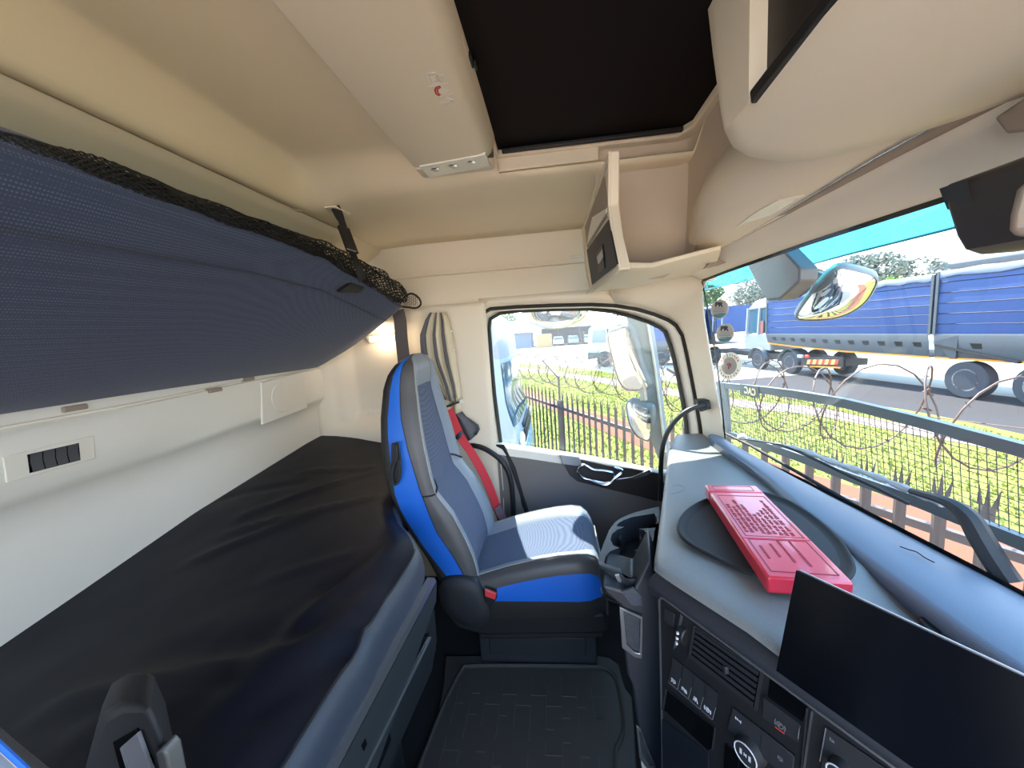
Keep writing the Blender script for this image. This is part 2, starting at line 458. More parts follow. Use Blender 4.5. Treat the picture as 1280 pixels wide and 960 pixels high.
# wall behind the seat with a moulded cubby
xs = [-1.24 + 0.03 * i for i in range(32)]
zs = [-0.02, 0.3, 0.6, 0.75] + [0.80 + 0.025 * i for i in range(25)]
mb = MB(); rows = []
for x in xs:
    r = []
    for z in zs:
        k = sstep(-1.10, -1.05, x) * sstep(-0.66, -0.72, x) * sstep(0.835, 0.87, z) * sstep(1.34, 1.29, z)
        k2 = sstep(-1.17, -1.12, x) * sstep(-0.62, -0.66, x) * sstep(0.80, 0.83, z)
        r.append(V((x, 1.845 + 0.035 * k2 + 0.05 * k, z)))
    rows.append(r)
mb.grid(rows)
wl_ = struct(mb.build('wall_left', M['beige'], sharp=60, origin=(-0.78, 1.86, 0), thick=0.006))
mb = MB(); mb.box((-0.85, 1.925, 0.868), (0.3, 0.03, 0.02)); mb.build('cubby_ledge', M['pale'], wl_, bevel=0.006)
c = at(586, 441, y=1.872); mb = MB(); mb.lathe(c, (0, -1, 0), [(-0.01, 0.014), (0.004, 0.014), (0.006, 0.011), (0.004, 0.008), (0.004, 0.001)], 16); mb.build('trim_clip', M['pale'], wl_)

# ---------------------------------------------------------------- passenger door
o_px = [(614, 556), (607, 490), (601, 440), (596, 405), (600, 392), (613, 385), (645, 382.5), (692, 380.5), (740, 379.5), (770, 381), (795, 385), (819, 392), (836, 399), (846, 406), (854, 419), (859, 440), (865, 470), (871, 501), (876, 532), (879, 556)]
i_px = [(626, 553), (618.5, 495), (614.5, 450), (611.5, 410), (613, 399), (625, 392), (650, 389), (692, 387.5), (735, 386.8), (765, 390), (790, 396), (811, 403), (825, 409.5), (832, 415), (838, 431), (843, 450), (849, 477), (854, 503), (858, 530), (860, 556)]
o_c = [at(x, y, y=YW) for x, y in o_px]; i_c = [at(x, y, y=YW + 0.03) for x, y in i_px]
dr = struct(MB().add([], []).build('door_1', M['pale'], None, origin=(0.15, YW, 0.0)), 'passenger door with grey lower panel and pale window surround') if False else None
def scale_c(cont, d, dy):
    "offset a contour towards its middle by d metres"
    n = len(cont); out = []
    for i, p in enumerate(cont):
        a, b = cont[max(i - 1, 0)], cont[min(i + 1, n - 1)]
        t = (b - a); t.y = 0; t.normalize()
        out.append(p + V((t.z, 0, -t.x)) * d + V((0, dy, 0)))
    return out
mb = MB()
a0 = scale_c(o_c, 0.012, 0.0); a1 = scale_c(o_c, 0.020, -0.004); b1 = scale_c(i_c, -0.016, -0.012); b0 = scale_c(i_c, -0.006, 0.02)
mb.grid([[p + V((0, 0.02, 0)) for p in a0], a0, a1, b1, b0, [p + V((0, 0.03, 0)) for p in b0]])
door = struct(mb.build('door_1', M['pale'], sharp=50, origin=(0.15, YW, 0.0)), 'passenger door with pale window surround over a grey panel')
mb = MB(); mb.grid([scale_c(o_c, -0.004, -0.004), scale_c(o_c, 0.004, -0.010), scale_c(o_c, 0.013, -0.002), scale_c(o_c, 0.013, 0.02), scale_c(o_c, -0.004, 0.02)]); mb.build('door_seal', M['seal'], door, sharp=60)
mb = MB(); mb.grid([scale_c(i_c, -0.008, -0.002), scale_c(i_c, -0.003, -0.008), scale_c(i_c, 0.006, 0.0), scale_c(i_c, 0.006, 0.02), scale_c(i_c, -0.008, 0.03)]); mb.build('glass_seal', M['seal'], door, sharp=60)
# glass
g = [p + V((0, 0.012, 0)) for p in i_c]
mb = MB(); mb.prism(g + [V((0.66, YW + 0.042, 0.50)), V((-0.30, YW + 0.042, 0.50))], (0, 0.004, 0)); struct(mb.build('window_1', M['side'], flat=True))
# sill and lower panel
sill_px = [(614, 554), (660, 560), (700, 566), (731, 570.5), (781, 580), (823, 589)]
sill = [at(x, y, y=YW - 0.005) for x, y in sill_px] + [V((0.72, YW - 0.005, 0.50))]
rows = [[p + V((0, 0.03, 0.0)) for p in sill], [p + V((0, 0.008, 0.003)) for p in sill], [p + V((0, -0.012, -0.002)) for p in sill], [p + V((0, -0.028, -0.016)) for p in sill], [p + V((0, -0.032, -0.045)) for p in sill]]
mb = MB(); mb.grid(rows); mb.build('window_sill_trim', M['pale'], door, sharp=70)
low = [p + V((0, -0.030, -0.040)) for p in sill]
rows = [low, [V((p.x, YW - 0.038, 0.42)) for p in low], [V((p.x, YW - 0.03, 0.25)) for p in low], [V((p.x, YW - 0.03, 0.0)) for p in low]]
mb = MB(); mb.grid(rows); mb.build('door_panel', M['door_grey'], door, sharp=60)
# dark armrest scoop with the handle
YD = YW - 0.042
sc_px = [(705, 580), (712, 594), (722, 602), (762, 612), (800, 621), (822, 627), (824, 592), (790, 586), (760, 582), (727, 574.5)]
mb = MB(); mb.prism([at(x, y, y=YD) for x, y in sc_px], (0, 0.012, 0)); mb.build('handle_scoop', M['door_dark'], door, bevel=0.003)
cap_px = [(699, 568), (724, 571.5), (729, 584), (703, 581)]
mb = MB(); mb.prism([at(x, y, y=YD - 0.004) for x, y in cap_px], (0, 0.03, 0)); mb.build('sill_cap', M['steel'], door, bevel=0.004)
lp_px = [(730, 581), (742, 587), (762, 589.5), (768, 594), (765, 601), (755, 603), (740, 600), (729, 597), (722, 588)]
mb = MB(); mb.tube(spline([at(x, y, y=YD - 0.016) for x, y in lp_px], 4, True), 0.0085, 8, closed=True, flat=0.8); mb.build('door_handle', M['chrome'], door, label='bright chrome pull handle')
mb = MB(); mb.tube(spline([at(x, y, y=YD - 0.02) for x, y in ((738, 600), (754, 606), (762, 604), (768, 598), (776, 592), (777, 588), (768, 584))], 4), 0.008, 8); mb.build('handle_lever', M['chrome'], door)
mb = MB(); mb.prism([at(x, y, y=YD - 0.006) for x, y in ((770, 599), (790, 596), (812, 587), (815, 592), (795, 600), (771, 602))], (0, 0.012, 0)); mb.build('switch_strip', M['chrome'], door, bevel=0.002)
# dark rubber seam at the hinge-less edge of the door
mb = MB(); mb.grid([[at(614, 556, y=YW - 0.006), at(640, 610, y=YW - 0.02), at(662, 655, y=YW - 0.02), at(670, 700, y=YW - 0.02)], [at(630, 556, y=YW - 0.035), at(644, 585, y=YW - 0.04), at(662, 645, y=YW - 0.04), at(674, 700, y=YW - 0.04)]]); mb.build('edge_seal', M['rubber'], door, thick=0.01)
# opening for the rest of the side wall: header band and front pillar around the door contour
up = []
ws_edge = [(883, 349), (878, 352), (877, 365), (879, 395), (884, 425), (889, 455), (895, 490), (900, 522), (905, 545), (907, 556)]
outer = [V((p.x, YW - 0.002, 1.42)) for p in o_c[4:10]]
mb = MB(); mb.grid([scale_c(o_c, -0.002, 0.0)[4:10], [p + V((0, -0.004, 0)) for p in outer]])
mb.grid([[p + V((0, 0, 0)) for p in scale_c(o_c, -0.002, 0.0)[0:5]], [V((p.x - 0.25, 1.872, p.z)) for p in o_c[0:5]]])
struct(mb.build('trim_3', M['beige'], sharp=60, thick=0.004))
inner = scale_c(o_c, -0.003, 0.0)[9:20]
wse = [at(x, y, y=1.69) for x, y in ws_edge]
top3 = [V((0.45, 1.80, 1.44)), V((0.56, 1.73, 1.43))]
outs = [V((0.30, 1.86, 1.42)), V((0.45, 1.82, 1.425)), V((0.56, 1.76, 1.425))] + wse[1:10]
outs = outs[:len(inner)]
ins = inner
outs = [V((0.28, 1.87, 1.42)), V((0.40, 1.84, 1.425)), V((0.52, 1.78, 1.425)), wse[0], wse[2], wse[3], wse[4], wse[5], wse[6], wse[8], wse[9]]
mid = [lerp(a, b, 0.45) + V((-0.01, -0.012, 0)) for a, b in zip(ins, outs)]
m4 = [lerp(a, b, 0.85) + V((-0.008, -0.008, 0)) for a, b in zip(ins, outs)]
back = [p + V((0.015, 0.03, 0)) for p in outs]
mb = MB(); mb.grid([[p + V((0, 0.01, 0)) for p in ins], ins, mid, m4, outs, back])
apil = struct(mb.build('trim_4', M['beige'], sharp=50, thick=0.004))
mb = MB(); br = [at(x, y, y=1.735) for x, y in ((872, 501), (888, 500), (890, 511), (876, 515))]
mb.prism(br, (0.0, 0.05, 0)); mb.build('handle_bracket', M['black'], apil, bevel=0.003)
mb = MB(); mb.prism([V((x, y, 1.402)) for x, y in ((0.28, 1.878), (0.40, 1.846), (0.52, 1.787), (0.628, 1.682), (0.68, 1.70), (0.62, 1.86), (0.30, 1.90))], (0, 0, 0.076)); mb.build('corner_block', M['beige'], apil)
# grab handles
t = thing('grab_handle', 'curved black grab handle on the windscreen pillar above the dash corner', 'handle', at(826, 600, y=1.72))
hp = spline([at(885, 506, y=1.715), at(872, 508, y=1.70), at(858, 514, y=1.69), at(845, 525, y=1.69), at(834, 541, y=1.69), at(828, 560, y=1.69), at(826, 585, y=1.70), at(826, 625, y=1.71)], 5)
mb = MB(); mb.tube(hp, 0.0105, 10); mb.build('grip_tube', M['black'], t)
m2 = MB(); m2.tube([lerp(hp[0], hp[1], -0.4), hp[2]], 0.014, 10); m2.build('end_collar', M['soft_black'], t)
t = thing('grab_handle', 'black tubular grab handle on the door pillar beside the blue seat', 'handle', at(642, 650, y=1.83))
hp = spline([at(586, 556, y=1.85), at(601, 559, y=1.83), at(616, 567, y=1.82), at(630, 580, y=1.81), at(638, 599, y=1.81), at(641, 626, y=1.815), at(642, 660, y=1.83)], 5)
mb = MB(); mb.tube(hp, 0.013, 10); mb.build('grip_tube', M['black'], t)
mb = MB(); mb.tube([at(626, 580, y=1.85), at(629, 610, y=1.85), at(630, 650, y=1.85)], 0.003, 6); mb.build('cable_trim', M['pale'], t)

# ---------------------------------------------------------------- windscreen and its header
WT = [(-0.6, 0.71, 1.445), (0.3, 0.71, 1.445), (0.75, 0.695, 1.44), (1.1, 0.665, 1.435), (1.45, 0.638, 1.425), (1.66, 0.62, 1.415)]
WB = [(-0.6, 0.84, 0.715), (0.3, 0.835, 0.715), (0.72, 0.817, 0.718), (1.0, 0.79, 0.72), (1.25, 0.76, 0.72), (1.45, 0.735, 0.715), (1.71, 0.716, 0.705)]
def ws_pt(y, s, out=0.0):
    "point on the windscreen: s = 0 at the base, 1 at the top"
    xb, zb = interp([(a, b) for a, b, c in WB], y), interp([(a, c) for a, b, c in WB], y)
    xt, zt = interp([(a, b) for a, b, c in WT], y), interp([(a, c) for a, b, c in WT], y)
    return V((lerp(xb, xt, s) + 0.012 * math.sin(PI * s) + out, y, lerp(zb, zt, s)))
def ws_hit(px, py, out=0.0):
    "where a sight line meets the windscreen"
    lo, hi = 0.2, 4.0
    d = ray(px, py); 
    for k in range(60):
        t = (lo + hi) / 2; p = CAMLOC + d * (t / 480)
        y = min(max(p.y, -0.6), 1.7); zb = interp([(a, c) for a, b, c in WB], y); zt = interp([(a, c) for a, b, c in WT], y)
        s = (p.z - zb) / (zt - zb)
        if p.x > ws_pt(y, s, out).x: hi = t * 1.0
        else: lo = t * 1.0
        if hi - lo < 1e-5: break
        lo, hi = lo, hi
    return CAMLOC + d * ((lo + hi) / 2 / 480)
# ---------------------------------------------------------------- windscreen glass, tint band, black rim
ysw = [-0.6, -0.2, 0.1, 0.3, 0.5, 0.65, 0.8, 0.95, 1.1, 1.25, 1.4, 1.5, 1.6, 1.66, 1.69]
mb = MB(); mb.grid([[ws_pt(y, s, 0.004) for s in [-0.04, 0, .1, .2, .3, .4, .5, .6, .7, .8, .9, 1, 1.04]] for y in ysw])
w2 = struct(mb.build('window_2', M['ws'], sharp=80))
def ws_s(px, py):
    p = ws_hit(px, py); zb = ws_pt(p.y, 0).z; return (p.z - zb) / (ws_pt(p.y, 1).z - zb), p.y
vis = thing('sun_visor', 'turquoise see-through sun visor mounted outside above the windscreen', 'visor', (0.95, 0.6, 1.40))
vb = [ws_hit(x, y, 0.46) for x, y in ((872, 364), (884, 361.5), (920, 354), (960, 345), (1060, 318), (1188, 286), (1300, 255))]
rows = [[lerp(p, p + V((-0.33, -0.02, 0.30)), k / 4) + V((0.03 * math.sin(PI * k / 4), 0, 0)) for p in vb] for k in range(5)]
mb = MB(); mb.grid(rows); mb.build('visor_sheet', M['teal'], vis, sharp=80)
mb = MB(); mb.tube(vb, 0.004, 6); mb.build('visor_edge', mat('visor_edge', (30, 110, 130), 0.4), vis)
for p in (vb[1], vb[4]):
    mb = MB(); mb.bar(p + V((-0.30, 0, 0.27)), p + V((-0.36, 0, 0.20)), 0.03, 0.02); mb.build('visor_bracket', M['black'], vis)
mb = MB()
yl = [1.695, 1.69, 1.68, 1.672]
mb.grid([[ws_pt(y, s, -0.0008) for y in (1.70, 1.684)] for s in [i / 20 for i in range(21)]])
mb.grid([[ws_pt(y, s, -0.0008) for s in (0.975, 1.03)] for y in ysw])
mb.grid([[ws_pt(y, s, -0.0008) for s in (-0.03, 0.012)] for y in ysw])
mb.build('black_rim', M['gloss_black'], w2, sharp=80)

# ---------------------------------------------------------------- header over the windscreen
def gpt(y):
    return V((interp([(0.0, 0.62), (0.7, 0.60), (1.35, 0.55), (1.66, 0.53)], y), y, interp([(0.0, 1.505), (0.7, 1.50), (1.35, 1.464), (1.66, 1.445)], y)))
rows_h, rows_b = [], []
yy = [-0.6, -0.2, 0.2, 0.45, 0.6, 0.75, 0.9, 1.0, 1.1, 1.2, 1.3, 1.4, 1.48, 1.55, 1.60, 1.64, 1.68]
for y in yy:
    t = ws_pt(y, 1.0); t.y = y; g_ = gpt(y)
    rows_h.append([t + V((0.03, 0, 0.012)), t + V((0.004, 0, -0.006)), t + V((-0.008, 0, -0.007)), t + V((-0.02, 0, -0.001)), lerp(t, g_, 0.62) + V((0, 0, -0.002)), lerp(t, g_, 0.68) + V((0, 0, 0.006)), g_ + V((0.008, 0, 0.002)), g_ + V((0.004, 0, 0.006)), g_ + V((0.004, 0, 0.03))])
    k = sstep(1.66, 1.02, y)
    ofs = [(0.0, 0.03), (0.0, 0.004), (-0.006, 0.0), (-0.05, 0.006), (-0.10, 0.016), (-0.14, 0.035), (-0.165, 0.065), (-0.17, 0.10), (-0.15, 0.15), (-0.08, 0.21), (0.02, 0.25)]
    rows_b.append([g_ + V((dx * lerp(0.12, 1, k) - 0.002, 0, dz * lerp(0.25, 1, k))) for dx, dz in ofs])
mb = MB(); mb.grid(rows_h); hd = struct(mb.build('trim_5', M['beige'], sharp=55, thick=0.003))
mb = MB(); mb.grid(rows_b); bulge = struct(mb.build('trim_6', M['beige'], sharp=60, thick=0.003))
# taupe strip and bright edge beside the joint line
mb = MB(); mb.grid([[gpt(y) + V((-0.004, 0, -0.001)), gpt(y) + V((-0.006 - 0.035 * sstep(1.3, 0.6, y), 0, 0.0008))] for y in yy if y <= 1.4]); mb.build('taupe_strip', M['taupe'], bulge, thick=0.002)
mb = MB(); mb.tube([gpt(y) + V((-0.008 - 0.037 * sstep(1.3, 0.6, y), 0, 0.0)) for y in yy if y <= 1.4], 0.0016, 6); mb.build('bright_edge', M['chrome'], bulge)
m2 = MB(); m2.prism([at(x, y, x=0.6) for x, y in ((1241, 148), (1285, 118), (1290, 160), (1256, 168))], (0.05, 0, 0)); m2.build('visor_mount', M['taupe'], hd, bevel=0.004)
mb = MB(); mb.prism([at(x, y, y=1.42) for x, y in ((914, 307), (925, 301), (923, 313), (935, 318), (900, 331), (880, 336), (893, 321))], (0, 0.02, 0)); mb.build('header_clip', M['taupe'], hd, bevel=0.003)
t = thing('header_lamp', 'slim clear reading lamp set in the beige roll above the windscreen', 'lamp', at(960, 262, z=1.482))
rollmb = MB(); rollmb.grid(rows_b)
pts = [bvh_hit(rollmb, *q, 0.004) for q in ((920, 282), (947, 262), (973, 248), (1005, 242), (985, 256), (962, 269))]
up_l = V((0, 0, 0.006))
mb = MB(); mb.ring([p for p in pts], [lerp(p, sum(pts, V()) / 6, 0.12) for p in pts], up_l); mb.build('lamp_frame', M['pale'], t)
mb = MB(); mb.prism([lerp(p, sum(pts, V()) / 6, 0.10) + V((0, 0, 0.0008)) for p in pts], up_l); mb.build('lamp_lens', M['lens'], t, label='clear ribbed lens')

# ---------------------------------------------------------------- overhead locker in the middle
pr = [(0.302, 1.785, 0.792), (0.300, 1.70, 0.766), (0.300, 1.583, 0.731), (0.3005, 1.554, 0.72), (0.311, 1.525, 0.714), (0.333, 1.506, 0.709), (0.378, 1.491, 0.704), (0.432, 1.486, 0.695), (0.504, 1.4885, 0.675), (0.567, 1.494, 0.63), (0.621, 1.500, 0.576), (0.648, 1.529, 0.54)]
t = thing('overhead_locker', 'large bulging beige overhead locker with a dark open compartment above the windscreen', 'locker', (0.46, 0.3, 1.486))
mb = MB()
cx, cz = 0.47, 1.66
def lrow(f, dy):
    return [V((lerp(x, cx, f), (yend + dy), lerp(z, cz, f))) for x, z, yend in pr]
body = [[V((x, lerp(-0.6, ye, k), z)) for x, z, ye in pr[3:]] for k in (0, .3, .5, .7, .85, .93, .97, 1.0)]
mb.grid(body)
full = [[V((x, lerp(0.640 if i < 4 else ye - 0.03, ye, k), z)) for i, (x, z, ye) in enumerate(pr)] for k in (0, 0.6, 0.85, 1.0)]
mb.grid([r[:4] for r in full])
mb.grid([lrow(0, 0), lrow(0.03, 0.010), lrow(0.08, 0.016), lrow(0.5, 0.018)])
mb.build('locker_shell', M['beige'], t, sharp=70)
mb = MB(); mb.grid([[V((0.300, 0.640, 1.80)), V((0.300, 0.640, 1.552))], [V((0.324, 0.63, 1.80)), V((0.324, 0.63, 1.552))]])
mb.build('opening_edge', M['beige'], t, sharp=50)
mb = MB(); mb.prism([V((0.320, 0.645, 1.79)), V((0.320, 0.645, 1.54)), V((0.320, -0.6, 1.60)), V((0.320, -0.6, 1.79))], (0.02, 0, 0)); mb.build('locker_door', mat('locker_door_dark', (40, 34, 31), 0.5), t, label='dark flap of the compartment')
lipa, lipb = at(938, 131, x=0.297), at(1042, 0, x=0.297)
lipb = lerp(lipa, lipb, 2.6)
mb = MB(); mb.prism([lipa, lipa + V((0, 0.005, 0.020)), lipb + V((0, 0, 0.020)), lipb], (0.035, 0, 0)); mb.build('lower_lip', M['black'], t, bevel=0.003)
# wall between hatch and roll, and the side shelf recess
rows = [[V((0.432, y, 1.792)), V((0.437, y, 1.775)), V((0.445, y, 1.72)), V((0.455, y, 1.62)), V((0.48, y, 1.52))] for y in (-0.6, 0.3, 0.7, 0.9, 1.05, 1.18, 1.235)]
rows += [[V((0.425, 1.262, 1.792)), V((0.43, 1.27, 1.775)), V((0.44, 1.30, 1.70)), V((0.455, 1.36, 1.58)), V((0.47, 1.44, 1.44))]]
rows += [[V((x, 1.275, 1.792)), V((x, 1.283, 1.775)), V((x, 1.325, 1.68)), V((x, 1.38, 1.55)), V((x, 1.44, 1.40))] for x in (0.40, 0.3, 0.2, 0.16)]
mb = MB(); mb.grid(rows); struct(mb.build('trim_7', mat('recess_plastic', (196, 182, 164), 0.65, grain=900, bump=0.08, spec=0.3), sharp=50, thick=0.004))
# frame of the roof hatch
hx = [(-0.150, 1.262), (0.405, 1.285), (0.452, 1.245), (0.452, -0.22), (-0.150, -0.22)]
hi = [(-0.132, 1.235), (0.388, 1.245), (0.418, 1.20), (0.418, -0.20), (-0.132, -0.20)]
mb = MB(); mb.ring([V((x, y, 1.775)) for x, y in hx], [V((x, y, 1.775)) for x, y in hi], (0, 0, 0.025)); struct(mb.build('trim_8', M['beige'], bevel=0.006))
mb = MB(); mb.box((0.008, 1.256, 1.770), (0.316, 0.014, 0.062)); struct(mb.build('trim_10', M['beige'], bevel=0.003))
t = thing('hatch_blind', 'black cloth blind drawn across the roof hatch', 'blind', (0.14, 0.5, 1.793))
mb = MB(); mb.grid([[V((x, y, 1.795 + 0.004 * math.sin(x * 9) * math.sin(y * 5))) for x in [-0.14 + 0.0566 * i for i in range(11)]] for y in [-0.22 + 0.149 * i for i in range(11)]]); mb.build('blind_cloth', M['shade'], t, thick=0.003)
p = at(587, 77, z=1.785)
mb = MB(); mb.box(p + V((0, 0, 0.003)), (0.012, 0.035, 0.012)); mb.box(p + V((0.009, 0.012, 0.0)), (0.006, 0.022, 0.01)); mb.build('blind_catch', M['black'], t, bevel=0.002)
mb = MB(); mb.box((0.14, 1.226, 1.785), (0.52, 0.016, 0.012)); mb.build('blind_rail', M['black'], t, bevel=0.003)

# ---------------------------------------------------------------- roof console beside the hatch
t = thing('roof_console', 'flat beige ceiling console with an escape pictogram and a clear lamp at its end', 'console', (-0.25, 0.5, 1.735))
zb = 1.738
far = 1.155
mb = MB()
sec = [(-0.372, 1.80), (-0.372, zb + 0.004), (-0.366, zb), (-0.175, zb), (-0.158, zb + 0.003), (-0.142, zb + 0.014), (-0.134, zb + 0.03), (-0.130, 1.80)]
mb.grid([[V((x, y, z)) for x, z in sec] for y in (-0.45, 0.2, 0.7, far - 0.004)])
mb.grid([[V((x, far - 0.004, z)) for x, z in sec], [V((x, far, min(1.8, z + 0.005))) for x, z in sec]])
mb.build('console_cover', M['beige'], t, sharp=40)
mb = MB(); mb.box((-0.2525, far + 0.002, zb + 0.03), (0.23, 0.008, 0.05)); mb.build('cover_joint', M['groove'], t)
sec2 = [(-0.372, 1.80), (-0.370, zb + 0.002), (-0.362, zb - 0.002), (-0.158, zb - 0.002), (-0.146, zb + 0.003), (-0.138, zb + 0.02), (-0.136, 1.80)]
mb = MB()
mb.grid([[V((x, y, z + d)) for x, z in sec2] for y, d in ((far + 0.004, 0.004), (far + 0.007, 0), (1.225, 0.0), (1.238, 0.006), (1.245, 0.03))])
hous = mb.build('lamp_housing', M['beige'], t, sharp=40)
lq = [at(524, 209, z=zb - 0.004), at(607, 193.5, z=zb - 0.004), at(613.5, 208, z=zb - 0.004), at(537, 223, z=zb - 0.004)]
mb = MB(); mb.prism(lq, (0, 0, 0.012)); ln = mb.build('lamp_lens', M['lens'], hous, bevel=0.002, label='clear lens over three small bulbs')
for k in range(3):
    c = lerp(lerp(lq[0], lq[1], 0.2 + 0.28 * k), lerp(lq[3], lq[2], 0.2 + 0.28 * k), 0.35) + V((0, 0, -0.001))
    mb = MB(); mb.lathe(c, (0, 0, -1), [(-0.003, 0.013), (0.001, 0.013), (0.003, 0.009), (0.0035, 0.001)], 16); mb.build('bulb_reflector', M['chrome'], hous)
def zp(x, y): return at(500 + x / 5.331, 60 + y / 5.331, z=zb - 0.0006)
def strokes(lines, w, name, m, parent, proj, up=(0, 0, 1), t_=0.0006):
    mb = MB()
    for a in lines:
        for p, q in zip(a, a[1:]): mb.bar(proj(*p), proj(*q), w, t_, up)
    return mb.build(name, m, parent, flat=True)
strokes([[(176, 172), (240, 166), (266, 236), (210, 246), (176, 172)], [(198, 200), (235, 194), (250, 180), (292, 178)], [(235, 194), (248, 214), (285, 205)], [(215, 218), (240, 208)]], 0.0036, 'exit_symbol', M['white_print'], t, zp)
strokes([[(192, 261), (320, 232)]], 0.0024, 'symbol_rule', M['white_print'], t, zp)
strokes([[(234, 332), (354, 305)]], 0.0024, 'symbol_rule', M['white_print'], t, zp)
strokes([[(268, 254), (245, 260), (232, 280), (240, 305), (262, 320)], [(272, 262), (254, 270), (248, 285), (256, 304), (270, 312)]], 0.003, 'alarm_arc', M['red_print'], t, zp)
mb = MB(); mb.prism([zp(262, 272), zp(290, 256), zp(304, 266), zp(322, 262), zp(330, 280), zp(312, 296), zp(286, 308), zp(264, 302)], (0, 0, 0.0005)); mb.build('hand_symbol', M['white_print'], t, flat=True)
strokes([[(268, 366), (350, 351)], [(308, 334), (354, 350), (310, 384)]], 0.005, 'arrow_symbol', M['white_print'], t, zp)

# ---------------------------------------------------------------- side shelf over the door with its switch panel
XP = 0.16
t = thing('side_shelf', 'beige corner shelf over the door with an upright switch panel', 'shelf', (0.35, 1.4, 1.37))
def px_(x, y, d=0.0): return at(700 + x / 3.427, 120 + y / 3.427, x=XP + d)
face = [px_(205, 236), px_(206, 470), px_(222, 600), px_(250, 735), px_(262, 752)]
near = [p + V((0.026, 0.0, 0)) for p in face]
mb = MB()
fc = [px_(207, 236), px_(206, 470), px_(222, 600), px_(252, 745), px_(200, 800), px_(133, 846), px_(112, 780), px_(88, 560)]
fc = [V((XP, min(p.y, 1.88), p.z)) for p in fc]
mb.prism([p + V((0.004, 0, 0)) for p in fc], (0.024, 0, 0))
pan = mb.build('upright_panel', M['beige'], t, bevel=0.004)
# raised rim round the panel
c = sum(fc, V()) / len(fc)
mb = MB(); mb.ring([p for p in fc], [lerp(p, c, 0.09) for p in fc], (0.006, 0, 0)); mb.build('panel_rim', M['beige'], pan, bevel=0.002)
mb = MB(); mb.prism([px_(106, 560, -0.001), px_(186, 345, -0.001), px_(197, 470, -0.001), px_(197, 515, -0.001), px_(116, 650, -0.001)], (0.003, 0, 0)); mb.build('pocket', M['taupe'], pan, bevel=0.001)
mb = MB(); mb.prism([px_(122, 590, -0.003), px_(137, 520, -0.003), px_(197, 482, -0.003), px_(197, 500, -0.003), px_(116, 636, -0.003)], (0.003, 0, 0)); mb.build('pocket_floor', M['pale'], pan)
mb = MB(); mb.prism([px_(114, 660, -0.002), px_(206, 530, -0.002), px_(244, 720, -0.002), px_(136, 808, -0.002)], (0.004, 0, 0)); mb.build('switch_plate', M['soft_black'], pan, bevel=0.001)
mb = MB(); mb.prism([px_(153, 672, -0.006), px_(180, 636, -0.006), px_(190, 738, -0.006), px_(166, 758, -0.006)], (0.005, 0, 0)); mb.build('rocker_switch', M['black'], pan, bevel=0.001)
mb = MB(); mb.prism([px_(157, 690, -0.008), px_(180, 655, -0.008), px_(183, 690, -0.008), px_(163, 720, -0.008)], (0.003, 0, 0)); mb.build('rocker_cap', M['steel'], pan, bevel=0.001)
# tray of the shelf: lip, floor and underside
lip = [at(771, 337, x=XP + 0.004), at(789, 335, x=XP + 0.03), at(815, 334, z=1.405), at(845, 326, z=1.425), at(875, 318, z=1.443), at(901, 312, z=1.452)]
und = [V((XP + 0.004, 1.50, 1.388)), V((XP + 0.06, 1.66, 1.40)), at(800, 358, y=1.72), at(840, 350, y=1.74), at(865, 344, y=1.72), at(892, 338, y=1.62)]
rows = [[p + V((0, 0.03, 0.008)) for p in lip], [p + V((0, 0.004, 0.013)) for p in lip], [p + V((0, 0.0, 0.010)) for p in lip], lip, [lerp(a, b, 0.05) + V((0, 0, -0.004)) for a, b in zip(lip, und)], [lerp(a, b, 0.5) + V((0, 0, -0.006)) for a, b in zip(lip, und)], und, [V((p.x, 1.89, p.z + 0.01)) for p in und]]
mb = MB(); mb.grid(rows); mb.build('shelf_tray', M['beige'], t, sharp=45)
mb = MB(); mb.grid([[p + V((0, 0.03, 0.008)) for p in lip], [V((p.x, 1.47, 1.40 + 0.05 * (i / 5))) for i, p in enumerate(lip)]]); mb.build('shelf_floor', M['beige'], t)
mb = MB(); mb.tube([at(713, 322, y=1.868), at(727, 320, y=1.868)], 0.008, 8); mb.build('coat_hook', M['pale'], t)

# ---------------------------------------------------------------- camera housing at the windscreen
t = thing('sensor_housing', 'black camera housing hanging from the windscreen header', 'housing', (0.58, 0.5, 1.30))
f1 = [at(x, y, y=0.60) for x, y in ((1176, 234), (1181, 258), (1193, 296), (1203, 313), (1222, 319), (1262, 316), (1330, 300), (1330, 195), (1280, 196))]
mb = MB(); mb.prism(f1, (0.03, -0.30, 0.0)); mb.build('housing_shell', mat('housing_black', (44, 40, 38), 0.45, grain=900, bump=0.05), t, bevel=0.006, seg=3)
m2 = MB(); m2.prism([at(x, y, y=0.60) for x, y in ((1174, 236), (1180, 236), (1189, 262), (1184, 262))], (0.0, -0.03, 0)); m2.build('side_clip', M['black'], t)
mb = MB(); mb.prism([at(x, y, y=0.295) for x, y in ((1262, 238), (1300, 200), (1310, 300), (1252, 300), (1254, 270))], (0.02, -0.03, 0)); mb.build('housing_cover', M['taupe'], t, bevel=0.006)
